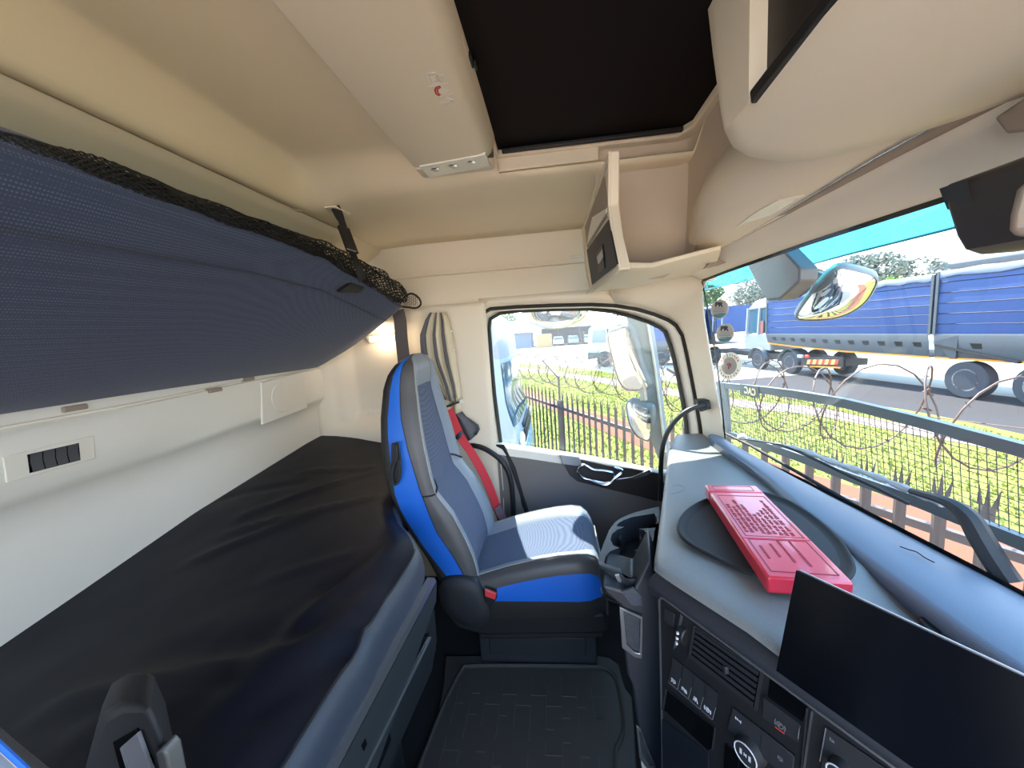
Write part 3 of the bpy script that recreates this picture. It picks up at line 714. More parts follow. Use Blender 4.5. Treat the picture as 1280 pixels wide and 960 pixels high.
# ================================================================ DASHBOARD
PA = V((0.191, 0.749, 0.69)); EN = V((-0.84, -0.54, 0.0)).normalized(); ED = V((0.54, -0.84, 0.0)).normalized()   # panel corner, panel normal, panel direction towards the driver
def pn(px, py, d=0.0): return hit(px, py, PA, EN) + EN * d
def pz(x, y, d=0.0): return pn(820 + x / 4.361, 740 + y / 4.364, d)
def p8(x, y, d=0.0): return pn(960 + x / 6.856, 820 + y / 6.857, d)
dash = thing('dashboard', 'dark grey dashboard under the windscreen with a switch panel turned to the driver', 'dashboard', (0.5, 0.6, 0.0))
def padx(y): return interp([(-0.6, 0.625), (0.4, 0.620), (0.6, 0.604), (0.75, 0.605), (1.0, 0.612), (1.28, 0.648), (1.62, 0.640), (1.75, 0.66)], y)
def leftx(y): return lerp(0.188, 0.47, (y - 0.79) / 0.86)
def dz(y): return interp([(-0.6, 0.735), (0.79, 0.733), (1.0, 0.722), (1.3, 0.714), (1.75, 0.708)], y)
rows = []
front = [(-0.6, 0.78), (0.25, 0.52), (0.42, 0.415), (0.53, 0.345), (0.62, 0.300), (0.70, 0.246), (0.76, 0.206), (0.79, 0.190), (0.83, 0.201), (0.95, 0.240), (1.1, 0.289), (1.25, 0.338), (1.4, 0.387), (1.55, 0.436), (1.65, 0.469), (1.72, 0.495), (1.80, 0.53), (1.86, 0.56)]
mb = MB()
for y, x0 in front:
    x1 = max(padx(y) + 0.03, x0 + 0.02); z = dz(y)
    r = []
    for k, u in enumerate((0, 0.004, 0.014, 0.04, 0.2, 0.4, 0.6, 0.8, 0.93, 1.0)):
        x = x0 + u if k < 4 else lerp(x0 + 0.04, x1, (u - 0.1) / 0.9)
        dip = 0.028 * sstep(0.83, 0.70, y) * sstep(0.52, 0.57, x) + 0.008 * sstep(0.90, 1.0, u)
        zz = z - dip - (0.014, 0.006, 0.001, 0)[k] if k < 4 else z - dip
        r.append(V((x, y, zz)))
    rows.append(r)
mb.grid(rows)
mb.build('dash_top', M['dash'], dash, sharp=60, label='grained flat top of the dash')
# soft band below the top edge, and the end face towards the passenger
mb = MB()
fr = [r for r in front if r[0] <= 0.79]
def face(y, x0):
    top = V((x0, y, dz(y) - 0.016)); return top
rows = []
for y, x0 in fr:
    t_ = face(y, x0 + 0.004)
    f_ = V((x0, y, 0.69)); f_ = f_ - EN * (f_ - PA).dot(EN)    # drop to the panel plane
    f_.z = 0.692
    rows.append([t_, lerp(t_, f_, 0.35) + EN * 0.008, lerp(t_, f_, 0.7) + EN * 0.007, f_, V((f_.x, f_.y, 0.675)) - EN * 0.004])
mb.grid(rows); mb.build('dash_band', M['dash_low'], dash, sharp=60)
mb = MB()
rows = []
for y, x0 in [f for f in front if f[0] >= 0.79]:
    rows.append([V((x0 + 0.003, y, dz(y) - 0.015)), V((x0 + 0.006, y, 0.66)), V((x0 + 0.012, y, 0.5)), V((x0 + 0.06, y, 0.3)), V((x0 + 0.16, y, 0.0))])
mb.grid(rows); mb.build('end_face', M['dash_low'], dash, sharp=60)
# body behind the switch panel
c0, c1 = PA - ED * 0.004, PA + ED * 0.75
mb = MB(); mb.prism([V((c0.x, c0.y, 0.0)), V((c1.x, c1.y, 0.0)), V((c1.x, c1.y, 0.675)), V((c0.x, c0.y, 0.675))], -EN * 0.25 )
mb.v = [v - EN * 0.03 for v in mb.v]
mb.build('dash_body', M['dash_low'], dash)
# pad along the windscreen
rows = []
for y in (-0.6, -0.2, 0.2, 0.4, 0.6, 0.75, 0.9, 1.05, 1.2, 1.35, 1.5, 1.6, 1.68, 1.72):
    x0 = padx(y); w = ws_pt(min(y, 1.71), 0.0); k = sstep(1.72, 0.9, y); h = 0.742
    x0 = min(x0, w.x - 0.02)
    r = [V((x0 + 0.012, y, 0.62)), V((x0 + 0.003, y, h - 0.006 - 0.022 * k)), V((x0, y, h - 0.002 - 0.016 * k)), V((x0 + 0.004, y, h - 0.006 * k)), V((x0 + 0.016, y, h + 0.003)), V((lerp(x0, w.x, 0.6), y, h - 0.002)), V((lerp(x0, w.x, 0.72), y, h - 0.004)), V((lerp(x0, w.x, 0.74), y, h - 0.010)), V((lerp(x0, w.x, 0.80), y, h - 0.010)), V((w.x + 0.01, y, 0.712))]
    rows.append(r)
mb = MB(); mb.grid(rows); mb.build('windscreen_pad', M['pad'], dash, sharp=45, label='smooth blue-grey pad along the glass')
# bracket and dark hollow behind the screen
mb = MB(); mb.prism([at(x, y, z=0.715) for x, y in ((1148, 772), (1166, 755), (1190, 770), (1172, 800))], (0, 0, -0.04)); mb.build('screen_bracket', M['black'], dash, bevel=0.004)
# instrument panel
pan = [pn(824.5, 744), pn(1290, 1096), PA + ED * 0.75 + V((0, 0, -0.6)), pn(825, 1010), pn(825, 955)]
pan[1] = PA + ED * 0.75 + V((0, 0, 0.0)); pan[2].z = 0.09; pan[3] = V((PA.x, PA.y, 0.09))
mb = MB(); mb.prism([pan[0], pan[1], pan[2], pan[3]], -EN * 0.03)
ip = mb.build('switch_panel', M['black'], dash, bevel=0.002)
mb = MB(); mb.tube([V((PA.x, PA.y, 0.10)) + EN * 0.001, pan[0] + V((0, 0, -0.012)) + EN * 0.001, pan[0] + ED * 0.004 + V((0, 0, -0.003)) + EN * 0.001, pan[0] + ED * 0.012 + EN * 0.001, pan[1] + EN * 0.001], 0.0022, 8); mb.build('panel_border', M['steel'], ip, label='thin bright line round the panel')
# vent
vq = [pz(215, 185), pz(580, 435), pz(545, 635), pz(187, 355)]
mb = MB(); mb.ring([lerp(p, sum(vq, V()) / 4, -0.04) for p in vq], [lerp(p, sum(vq, V()) / 4, 0.03) for p in vq], EN * 0.003); vent = mb.build('air_vent', M['soft_black'], ip)
mb = MB(); mb.prism([lerp(p, sum(vq, V()) / 4, 0.02) + EN * 0.0006 for p in vq], EN * 0.0004); mb.build('vent_throat', M['gloss_black'], ip)
M['vent'] = mat('vent_grey', (32, 34, 39), 0.4)
for k in range(6):
    f = (k + 0.5) / 6
    a, b = lerp(vq[0], vq[3], f), lerp(vq[1], vq[2], f)
    mb = MB(); mb.bar(lerp(a, b, 0.03) + EN * 0.003, lerp(a, b, 0.97) + EN * 0.003, 0.0055, 0.0014, up=(EN + V((0, 0, 0.9))).normalized()); mb.build('vent_slat', M['vent'], ip)
mb = MB(); a = pz(395, 412, 0.007); mb.box(a, (0.008, 0.008, 0.014)); mb.build('vent_tab', M['soft_black'], ip, bevel=0.002)
# thumbwheel and little cover
mb = MB(); mb.prism([pz(140, 120, 0.002), pz(150, 135, 0.002), pz(115, 300, 0.002), pz(100, 308, 0.002)], EN * 0.002); mb.build('wheel_slot', M['steel'], ip)
mb = MB(); mb.lathe(pz(152, 232, -0.002), ED, [(-0.008, 0.001), (-0.008, 0.016), (-0.006, 0.018), (0.006, 0.018), (0.008, 0.016), (0.008, 0.001)], 20); mb.build('thumbwheel', M['black'], ip)
mb = MB()
for k in range(3): mb.box(pz(150 - 3 * k, 205 + 28 * k, 0.0165), (0.004, 0.004, 0.004))
mb.build('wheel_marks', M['icon'], ip, kind='stuff')
mb = MB(); mb.prism([pz(50, 80, 0.001), pz(106, 120, 0.001), pz(100, 190, 0.001), pz(48, 150, 0.001)], EN * 0.002); mb.build('blank_cover', M['soft_black'], ip, bevel=0.001)
# four rocker switches with white symbols
sq = [pz(96, 352), pz(350, 552), pz(322, 690), pz(74, 480)]
def zstroke(lines, w, name, m, f):
    mb = MB()
    for a in lines:
        for p, q in zip(a, a[1:]): mb.bar(f(*p), f(*q), w, 0.0008, EN)
    return mb.build(name, m, ip, flat=True)
syms = [[[(-.5, .3), (.5, .3), (.5, -.2), (-.3, -.2), (-.5, .3)], [(-.6, -.5), (0, 0)], [(0, -.5), (.5, -.1)]],
        [[(-.5, -.3), (-.5, .3), (.1, .3), (.1, -.3)], [(-.2, .3), (-.2, -.2)], [(.3, -.3), (.6, -.3), (.6, .3), (.3, .3), (.3, -.3)], [(.3, 0), (.6, 0)]],
        [[(-.5, -.5), (-.2, .5)], [(.5, -.5), (.2, .5)], [(0, -.4), (-.2, 0), (.2, 0), (0, .4)], [(-.4, .1), (.4, .1)]],
        [[(.4 * math.cos(a * PI / 5), .4 * math.sin(a * PI / 5)) for a in range(11)], [(-.25, -.25), (0, .3), (.1, -.1), (.3, .2)], [(-.6, -.4), (-.7, 0), (-.6, .4)], [(.6, -.4), (.7, 0), (.6, .4)]]]
for k in range(4):
    a, b = lerp(sq[0], sq[1], k / 4 + 0.006), lerp(sq[0], sq[1], (k + 1) / 4 - 0.008)
    d, c = lerp(sq[3], sq[2], k / 4 + 0.006), lerp(sq[3], sq[2], (k + 1) / 4 - 0.008)
    m1, m2_ = lerp(a, d, 0.55), lerp(b, c, 0.55)
    mb = MB(); mb.grid([[p - EN * 0.002 for p in (a, b)], [a + EN * 0.004, b + EN * 0.004], [m1 + EN * 0.0015, m2_ + EN * 0.0015], [d + EN * 0.006, c + EN * 0.006], [d - EN * 0.002, c - EN * 0.002]]); mb.build('rocker_switch', M['soft_black'], ip, sharp=20)
    mb = MB(); mb.bar(lerp(d, c, 0.05) + EN * 0.0062, lerp(d, c, 0.95) + EN * 0.0062, 0.001, 0.0006, EN); mb.build('switch_edge_line', M['icon_dim'], ip)
    mb = MB(); mb.bar(lerp(m1, c, 0.0) * 0 + m2_ + EN * 0.003, c + EN * 0.0065, 0.001, 0.0006, EN); mb.build('switch_edge_line', M['icon_dim'], ip)
    ctr = lerp(lerp(m1, m2_, 0.5), lerp(d, c, 0.5), 0.55) + EN * 0.0062
    zstroke(syms[k], 0.0013, 'switch_symbol', M['icon'], lambda u, v: ctr + ED * u * 0.0095 + V((0, 0, v * 0.0105)))
# open pocket below the switches
pq = [pz(62, 530), pz(322, 735), pz(308, 850), pz(285, 862), pz(45, 640)]
cc = sum(pq, V()) / 5
mb = MB(); mb.ring([lerp(p, cc, -0.05) + EN * 0.0005 for p in pq], pq, EN * 0.003); mb.build('pocket_rim', M['soft_black'], ip)
mb = MB(); mb.prism([p + EN * 0.0004 for p in pq], EN * 0.0006); mb.build('pocket_hollow', M['gloss_black'], ip)
lq2 = [pz(36, 690), pz(290, 880), pz(280, 1400), pz(20, 1300)]
mb = MB(); mb.prism([p + EN * 0.0008 for p in lq2], EN * 0.002); mb.build('lower_cover', mat('cover_blue_black', (24, 27, 34), 0.35), ip, bevel=0.001)
# rotary knob plate
rq = [pz(425, 625), pz(752, 880), pz(735, 1010), pz(395, 740)]
mb = MB(); mb.prism([p + EN * 0.001 for p in rq], EN * 0.003); mb.build('knob_plate', M['soft_black'], ip, bevel=0.001)
def knob(c, r, sym, nm):
    mb = MB(); mb.lathe(c, EN, [(0, r * 1.25), (0.004, r * 1.22), (0.010, r * 1.1), (0.020, r * 1.02), (0.0225, r * 0.97), (0.0225, 0.0005)], 32); mb.build(nm, M['soft_black'], ip)
    mb = MB(); u = ED; w = V((0, 0, 1)); mb.tube([c + EN * 0.0225 + (u * math.cos(2 * PI * k / 40) + w * math.sin(2 * PI * k / 40)) * r * 0.93 for k in range(40)], 0.0011, 6, closed=True); mb.build('knob_ring', M['icon'], ip, label='pale ring on the knob')
    mb = MB()
    for a in sym:
        for p, q in zip(a, a[1:]): mb.bar(c + EN * 0.023 + (u * p[0] + w * p[1]) * r, c + EN * 0.023 + (u * q[0] + w * q[1]) * r, 0.0016, 0.0006, EN)
    mb.build('knob_symbol', M['icon'], ip, flat=True)
    mb = MB(); mb.bar(c + EN * 0.0226 + w * r * 0.86, c + EN * 0.0226 + w * r * 1.0, 0.004, 0.001, EN); mb.build('knob_pointer', M['icon'], ip)
knob(pz(524, 856, 0.0) - EN * 0.004 + ED * 0.0, 0.0200, [[(-.42, -.25), (-.42, .25)], [(-.32, -.25), (-.32, .25)], [(-.12, -.12), (.12, .12)], [(-.12, .12), (.12, -.12)], [(.32, -.25), (.32, .25)], [(.42, -.25), (.42, .25)]], 'rotary_knob')
ctr = pz(458, 692, 0.0045)
zstroke([[(-.6, -.3), (-.6, .3)], [(-.35, -.15), (-.1, .15)], [(-.35, .15), (-.1, -.15)], [(.2, -.15), (.2, .15)], [(.5, -.3), (.5, .3)]], 0.0011, 'plate_symbol', M['icon'], lambda u, v: ctr + ED * u * 0.008 + V((0, 0, v * 0.008)))
# lower cells under the knob
for q in ([pz(380, 820), pz(455, 880), pz(440, 1200), pz(365, 1150)], [pz(460, 885), pz(560, 965), pz(545, 1250), pz(446, 1205)]):
    mb = MB(); mb.prism([p + EN * 0.001 for p in q], EN * 0.002); mb.build('lower_cell', M['gloss_black'], ip, bevel=0.001)
# parking brake switch with the slot above it
q = [p8(20, 190), p8(345, 430), p8(300, 560), p8(0, 345)]
mb = MB(); mb.prism([p + EN * 0.0006 for p in q], EN * 0.0006); mb.build('brake_slot', M['gloss_black'], ip)
q = [p8(-15, 335), p8(300, 562), p8(268, 742), p8(-40, 520)]
mb = MB(); mb.grid([[q[0] + EN * 0.001, q[1] + EN * 0.001], [q[0] + EN * 0.008, q[1] + EN * 0.008], [lerp(q[0], q[3], 0.5) + EN * 0.004, lerp(q[1], q[2], 0.5) + EN * 0.004], [q[3] + EN * 0.002, q[2] + EN * 0.002], [q[3], q[2]]]); mb.build('brake_switch', M['soft_black'], ip, sharp=20)
ctr = p8(120, 578, 0.0055)
zstroke([[(.45 * math.cos(a * PI / 6), .45 * math.sin(a * PI / 6)) for a in range(13)], [(-.6, -.45), (-.72, 0), (-.6, .45)], [(.6, -.45), (.72, 0), (.6, .45)]], 0.0011, 'brake_symbol', M['icon_dim'], lambda u, v: ctr + ED * u * 0.0105 + V((0, 0, v * 0.0105)))
text('P', 0.009, ctr - ED * 0.0027 - V((0, 0, 0.0033)) + EN * 0.0006, ED, (0, 0, 1), M['icon_dim'], 'brake_letter', ip)
mb = MB(); mb.bar(p8(78, 590, 0.0055), p8(158, 650, 0.0055), 0.0016, 0.0008, EN); mb.build('brake_line', M['red_print'], ip, label='red line under the brake symbol')
mb = MB(); mb.bar(p8(292, 580, 0.006), p8(268, 700, 0.0035), 0.001, 0.001, EN); mb.build('switch_glint', M['icon_dim'], ip)
q = [p8(-40, 640), p8(240, 850), p8(215, 1050), p8(-60, 840)]
mb = MB(); mb.prism([p + EN * 0.001 for p in q], EN * 0.004); mb.build('push_button', M['soft_black'], ip, bevel=0.001)
ctr = p8(122, 865, 0.0055)
zstroke([[(-.4, .3), (.4, .3), (.4, -.2), (-.4, -.2), (-.4, .3)], [(-.1, -.5), (.3, -.2)]], 0.001, 'button_symbol', M['icon_dim'], lambda u, v: ctr + ED * u * 0.008 + V((0, 0, v * 0.008)))
# divider and right-hand module
for a, b in (((345, 440), (295, 980)), ((385, 470), (310, 1000))):
    mb = MB(); mb.bar(p8(*a, 0.002), p8(*b, 0.002), 0.002, 0.003, EN); mb.build('divider_strip', M['steel'] if a[0] > 360 else M['soft_black'], ip)
q = [p8(505, 600), p8(1100, 1010), p8(1100, 1300), p8(455, 1000)]
mb = MB(); mb.prism([p + EN * 0.001 for p in q], EN * 0.003); mb.build('audio_plate', M['soft_black'], ip, bevel=0.001)
mb = MB(); mb.bar(p8(510, 605, 0.004), p8(458, 890, 0.004), 0.0012, 0.001, EN); mb.build('plate_edge', M['icon_dim'], ip)
knob(p8(650, 945, -0.003), 0.0125, [[(.3 * math.cos(a), .3 * math.sin(a)) for a in [2.2 + k * 0.47 for k in range(11)]], [(0, 0.05), (0, 0.4)]], 'volume_knob')
for cx_, cy_ in ((565, 708), (530, 885)):
    ctr = p8(cx_, cy_, 0.0045)
    zstroke([[(-.4, .4), (-.4, -.3), (.4, -.3)], [(-.1, .1), (.4, -.1)]], 0.0010, 'audio_symbol', M['icon_dim'], lambda u, v: ctr + ED * u * 0.006 + V((0, 0, v * 0.006)))

# ---------------------------------------------------------------- touch screen
BL = hit(970, 838, PA, EN) + EN * 0.012
BL = hit(970, 838, PA + EN * 0.012, EN)
TL = hit(995, 712, BL, ED)
up = (TL - BL)
SN = ED.cross(up).normalized()
if SN.dot(CAMLOC - BL) < 0: SN = -SN
TR = hit(1280, 835, TL, SN); LW = 0.34
t = thing('touch_screen', 'wide black touch screen standing above the switch panel, switched off', 'screen', BL + ED * 0.15)
TRe, BRe = TL + ED * LW, BL + ED * LW
mb = MB(); mb.prism([TL, TRe, BRe, BL], -SN * 0.014); mb.build('screen_case', M['soft_black'], t, bevel=0.003)
c = (TL + BRe) / 2
mb = MB(); mb.prism([lerp(p, c, 0.006) + SN * 0.0005 for p in (TL, TRe, BRe, BL)], SN * 0.0012); mb.build('display_glass', mat('display_glass', (3, 4, 8), 0.2, spec=0.25), t)
mb = MB(); mb.bar(TL + ED * 0.004 - SN * 0.003, TRe - SN * 0.003, 0.003, 0.004, SN); mb.build('bright_edge', M['steel'], t, label='bright upper rim')

# ---------------------------------------------------------------- rubber tray and red box on the dash
tp = [(846, 656), (853, 641), (868, 629), (886, 621), (915, 616), (945, 613), (968, 617), (992, 627), (1024, 648), (1052, 674), (1067, 697), (1070, 712), (1060, 724), (1030, 728), (995, 727), (960, 722), (925, 711), (895, 697), (866, 682), (850, 669)]
zt = 0.745
to = spline([at(x, y, z=zt) for x, y in tp], 3, True)
c = sum(to, V()) / len(to)
n_ = len(to)
def shr(f, z): return [V((lerp(p.x, c.x, f), lerp(p.y, c.y, f), z)) for p in to]
t = thing('dash_tray', 'shallow black rubber tray with rounded ends on the dash top', 'tray', V((c.x, c.y, 0.718)))
mb = MB(); mb.grid([shr(0.10, 0.7365), shr(0.02, 0.737), shr(0.0, zt - 0.005), shr(0.005, zt - 0.001), shr(0.02, zt), shr(0.045, zt - 0.001), shr(0.07, zt - 0.005), shr(0.15, 0.7385)], closed=True)
mb.build('tray_rim', M['rubber'], t, sharp=60)
mb = MB(); mb.grid([shr(0.14, 0.7388), shr(0.6, 0.738), shr(0.99, 0.738)], closed=True); mb.build('tray_floor', mat('tray_floor', (30, 30, 33), 0.7, grain=500, bump=0.2), t)

zt2 = 0.778
q = [at(881, 604, z=zt2), at(946, 608, z=zt2), at(1073, 731, z=zt2), at(955.5, 719, z=zt2)]
ax = ((q[3] + q[2]) - (q[0] + q[1])); ax.normalize(); sx = V((0, 0, 1)).cross(ax)
if sx.dot(q[1] - q[0]) < 0: sx = -sx
ctr = sum(q, V()) / 4
Lb = ((q[3] - q[0]).length + (q[2] - q[1]).length) / 2; Wb = ((q[1] - q[0]).dot(sx) + (q[2] - q[3]).dot(sx)) / 2
q = [ctr - ax * Lb / 2 - sx * Wb / 2, ctr - ax * Lb / 2 + sx * Wb / 2, ctr + ax * Lb / 2 + sx * Wb / 2, ctr + ax * Lb / 2 - sx * Wb / 2]
def bx(u, v, z=0.0): return ctr + ax * (u - 0.5) * Lb + sx * (v - 0.5) * Wb + V((0, 0, z))
t = thing('warning_triangle_box', 'long flat red plastic box with raised lettering, leaning over the dash tray', 'box', V((ctr.x, ctr.y, zt2 - 0.033)))
mb = MB(); mb.prism([bx(0.135, 0), bx(0.135, 1), bx(1, 1), bx(1, 0)], (0, 0, -0.033)); mb.build('case_body', M['red'], t, bevel=0.005, seg=3)
mb = MB(); mb.prism([bx(0, 0), bx(0, 1), bx(0.118, 1), bx(0.118, 0)], (0, 0, -0.033)); mb.build('end_cap', M['red'], t, bevel=0.005, seg=3)
mb = MB(); mb.prism([bx(0.11, 0.012, -0.002), bx(0.11, 0.988, -0.002), bx(0.14, 0.988, -0.002), bx(0.14, 0.012, -0.002)], (0, 0, -0.03)); mb.build('joint_neck', M['red'], t)
def frame(u0, u1, v0, v1, w=0.0022, m='red_deep'):
    P_ = [bx(u0, v0), bx(u0, v1), bx(u1, v1), bx(u1, v0)]
    for a, b in zip(P_, P_[1:] + P_[:1]):
        mb = MB(); mb.bar(a + V((0, 0, 0.0002)), b + V((0, 0, 0.0002)), w, 0.0010); mb.build('frame_rib', M[m], t)
frame(0.175, 0.66, 0.10, 0.92); frame(0.69, 0.955, 0.10, 0.90)
frame(0.025, 0.09, 0.12, 0.85, 0.0016)
mb = MB(); mb.bar(bx(0.675, 0.03, 0.0005), bx(0.675, 0.97, 0.0005), 0.006, 0.0014); mb.build('cross_rib', M['red'], t)
# moulded relief lettering, too worn to read: rows of word-sized raised strokes
rr = random.Random(5)
mb = MB()
rowsv = [(0.16, 0.30, 0.62), (0.24, 0.33, 0.625), (0.32, 0.24, 0.625), (0.40, 0.30, 0.63), (0.48, 0.42, 0.63), (0.56, 0.40, 0.635), (0.64, 0.37, 0.64), (0.72, 0.34, 0.64), (0.80, 0.24, 0.645)]
for v, u0, u1 in rowsv:
    u = u0
    while u < u1 - 0.01:
        wlen = rr.choice((0.02, 0.035, 0.05, 0.06))
        e = min(u + wlen, u1)
        k = u
        while k < e:
            h = rr.choice((0.018, 0.024, 0.03))
            mb.bar(bx(k, v - h, 0.0004), bx(k, v + h, 0.0004), 0.0016, 0.0009)
            if rr.random() < 0.7: mb.bar(bx(k, v + h * rr.choice((-1, 0, 1)), 0.0004), bx(k + 0.006, v + h * rr.choice((-1, 0, 1)), 0.0004), 0.0012, 0.0009)
            k += 0.0085
        u = e + 0.014
for v, u0, u1 in ((0.20, 0.75, 0.86), (0.36, 0.73, 0.84), (0.50, 0.70, 0.88), (0.66, 0.70, 0.90)):
    k = u0
    while k < u1:
        mb.bar(bx(k, v - 0.018, 0.0004), bx(k, v + 0.018, 0.0004), 0.0016, 0.0009)
        if rr.random() < 0.6: mb.bar(bx(k, v + 0.014, 0.0004), bx(k + 0.007, v - 0.014, 0.0004), 0.0014, 0.0009)
        k += 0.0095
mb.build('relief_lettering', M['red_deep'], t, kind='stuff', flat=True)

# ---------------------------------------------------------------- cup holder
zr = 0.66
def cz_(x, y, z=zr): return at(740 + x / 6.0, 600 + y / 6.0, z=z)
pair = [((500, 200), (470, 250)), ((400, 222), (400, 262)), ((330, 240), (300, 278)), ((270, 262), (240, 300)), ((215, 285), (200, 322)), ((172, 318), (182, 345)), ((150, 345), (242, 352)), ((128, 378), (190, 372)), ((112, 415), (150, 405)), ((98, 450), (138, 445)), ((86, 480), (160, 490)), ((78, 505), (205, 508)), ((66, 535), (135, 535)), ((54, 575), (98, 580)), ((48, 620), (92, 620)), ((60, 655), (115, 655)), ((120, 690), (150, 675)), ((200, 715), (205, 690)),
        ((300, 740), (250, 735)), ((400, 720), (370, 735)), ((408, 640), (390, 640)), ((405, 590), (382, 580)), ((415, 545), (360, 545)), ((430, 525), (325, 525)), ((445, 500), (370, 508)), ((455, 470), (412, 470)), ((462, 440), (420, 435)), ((466, 410), (410, 400)), ((468, 385), (390, 375)), ((472, 370), (352, 366)), ((480, 355), (400, 362)), ((500, 320), (470, 360)), ((510, 260), (490, 300))]
oc = [cz_(*a) for a, b in pair]; ic = [cz_(*b) for a, b in pair]
cen = sum(oc, V()) / len(oc)
t = thing('cup_holder', 'dark twin cup holder bracket hung on the passenger end of the dash', 'cup holder', V((cen.x, cen.y, 0.56)))
mb = MB()
mb.grid([[lerp(p, cen, 0.06) + V((0, 0, -0.075)) for p in oc], [p + V((0, 0, -0.02)) for p in oc], [p + V((0, 0, -0.004)) for p in oc], oc, ic, [p + V((0, 0, -0.004)) for p in ic], [lerp(p, cen, 0.02) + V((0, 0, -0.075)) for p in ic]], closed=True)
mb.build('holder_rim', M['dash_low'], t, sharp=70)
mb = MB(); mb.prism([lerp(p, cen, 0.03) + V((0, 0, -0.075)) for p in oc], (0, 0, -0.006)); mb.build('holder_floor', M['black'], t)
fl = [cz_(55, 648), cz_(225, 700), cz_(246, 715)]
mb = MB(); mb.prism([at(748.5, 707, y=fl[0].y - 0.004), at(779, 717, y=fl[1].y - 0.004), at(782, 733, y=fl[1].y - 0.004), at(775, 738, y=fl[1].y - 0.004), at(754, 731, y=fl[0].y - 0.004)], (0.0, 0.02, 0)); mb.build('front_flap', M['dash_low'], t, bevel=0.003)
mb = MB(); mb.prism([at(769, 720, y=fl[1].y - 0.010), at(774, 719, y=fl[1].y - 0.010), at(780, 733, y=fl[1].y - 0.010), at(777, 736, y=fl[1].y - 0.010)], (0, 0.006, 0)); mb.build('flap_edge', M['steel'], t)
for (x, y) in ((210, 450), (370, 455), (170, 600)):
    p = cz_(x, y, zr - 0.03); m2 = MB(); m2.sphere(p, 0.008, 0.008, 0.016, 8, 6); m2.build('grip_finger', M['black'], t)
# lower shelf of the holder and the end column of the console
yk = fl[1].y + 0.02
col_ = thing('console_column', 'narrow dark end column of the console with two steel-framed slots', 'column', V((0.14, yk, 0.0)))
cp = [(812, 698), (828, 746), (828, 985), (813, 955), (797, 908), (790, 858), (784, 845), (777, 790), (775, 757), (757, 742), (752, 731), (790, 742)]
mb = MB(); mb.prism([at(x, y, y=0.83 if y > 690 else 0.83) for x, y in cp], (0.03, 0.14, 0)); mb.build('column_body', M['dash_low'], col_, bevel=0.006)
mb = MB(); mb.prism([at(x, y, y=0.826) for x, y in ((777, 740), (792, 735), (802, 745), (803, 757), (790, 757))], (0, 0.006, 0)); mb.build('rubber_mat', mat('ribbed_mat', (60, 66, 76), 0.5, grain=240, bump=1.0), col_)
def slot(pts, inn):
    o = [at(x, y, y=0.826) for x, y in pts]; i_ = [at(x, y, y=0.826) for x, y in inn]
    mb = MB(); mb.ring(o, i_, (0, -0.005, 0)); f = mb.build('slot_frame', M['steel'], col_, bevel=0.0015, label='bright frame of the slot')
    mb = MB(); mb.prism([p + V((0, 0.001, 0)) for p in i_], (0, 0.002, 0)); mb.build('slot_net', mat('slot_net', (52, 56, 62), 0.5, grain=260, bump=1.0), col_)
slot(((774, 757), (785, 762), (803, 769), (802, 822), (793, 820), (777, 808)), ((779, 762), (786, 765), (800, 772), (799, 815), (792, 813), (783, 803)))
slot(((795, 905), (800, 908), (808, 930), (822, 962), (815, 968), (799, 945)), ((798, 911), (801, 913), (807, 932), (817, 957), (813, 959), (802, 942)))
mb = MB(); mb.prism([at(x, y, y=0.85) for x, y in ((800, 935), (818, 962), (826, 990), (806, 990))], (0.0, 0.02, 0)); mb.build('foot_trim', M['beige'], col_)
# scuff on the dash top
sc = spline([at(x, y, z=dz(1.1) + 0.002) for x, y in ((838, 618), (846, 616), (854, 613), (855, 609), (848, 606), (841, 608))], 3)
mb = MB(); mb.tube(sc, 0.0006, 5); mb.build('scuff_mark', M['icon_dim'], dash)
# loose wire end on the pad
tag(MB().tube(spline([at(x, y, z=0.746) for x, y in ((1125, 683), (1136, 687), (1146, 690), (1156, 697), (1168, 703))], 3), 0.0012, 5).build('cable_tie_end', M['rubber'], sharp=80), 'thin bent black strip lying on the windscreen pad', 'strip')

# ---------------------------------------------------------------- switches on the rear wall
t = thing('switch_plate', 'pale plate with four dark rocker switches on the rear wall', 'switch', at(60, 590, x=-1.168))
XQ = -1.166
q = [at(3, 571, x=XQ), at(118, 544, x=XQ), at(120, 573, x=XQ), at(9, 604, x=XQ)]
mb = MB(); mb.prism(q, (-0.012, 0, 0)); mb.build('plate', M['pale'], t, bevel=0.002)
s4 = [at(35.5, 568.5, x=XQ), at(97, 554.5, x=XQ), at(99, 575, x=XQ), at(38.5, 590.5, x=XQ)]
cs = sum(s4, V()) / 4
mb = MB(); mb.prism([lerp(p, cs, -0.05) + V((0.0006, 0, 0)) for p in s4], (-0.004, 0, 0)); mb.build('switch_bezel', M['gloss_black'], t)
for k in range(4):
    a, b = lerp(s4[0], s4[1], k / 4 + 0.01), lerp(s4[0], s4[1], (k + 1) / 4 - 0.012)
    d, c = lerp(s4[3], s4[2], k / 4 + 0.01), lerp(s4[3], s4[2], (k + 1) / 4 - 0.012)
    X_ = V((1, 0, 0))
    mb = MB(); mb.grid([[a, b], [a + X_ * 0.003, b + X_ * 0.003], [lerp(a, d, .5) + X_ * 0.001, lerp(b, c, .5) + X_ * 0.001], [d + X_ * 0.005, c + X_ * 0.005], [d, c]]); mb.build('rocker_switch', mat('rocker_grey', (70, 70, 70), 0.4) if k == 0 else bpy.data.materials['rocker_grey'], t, sharp=20)
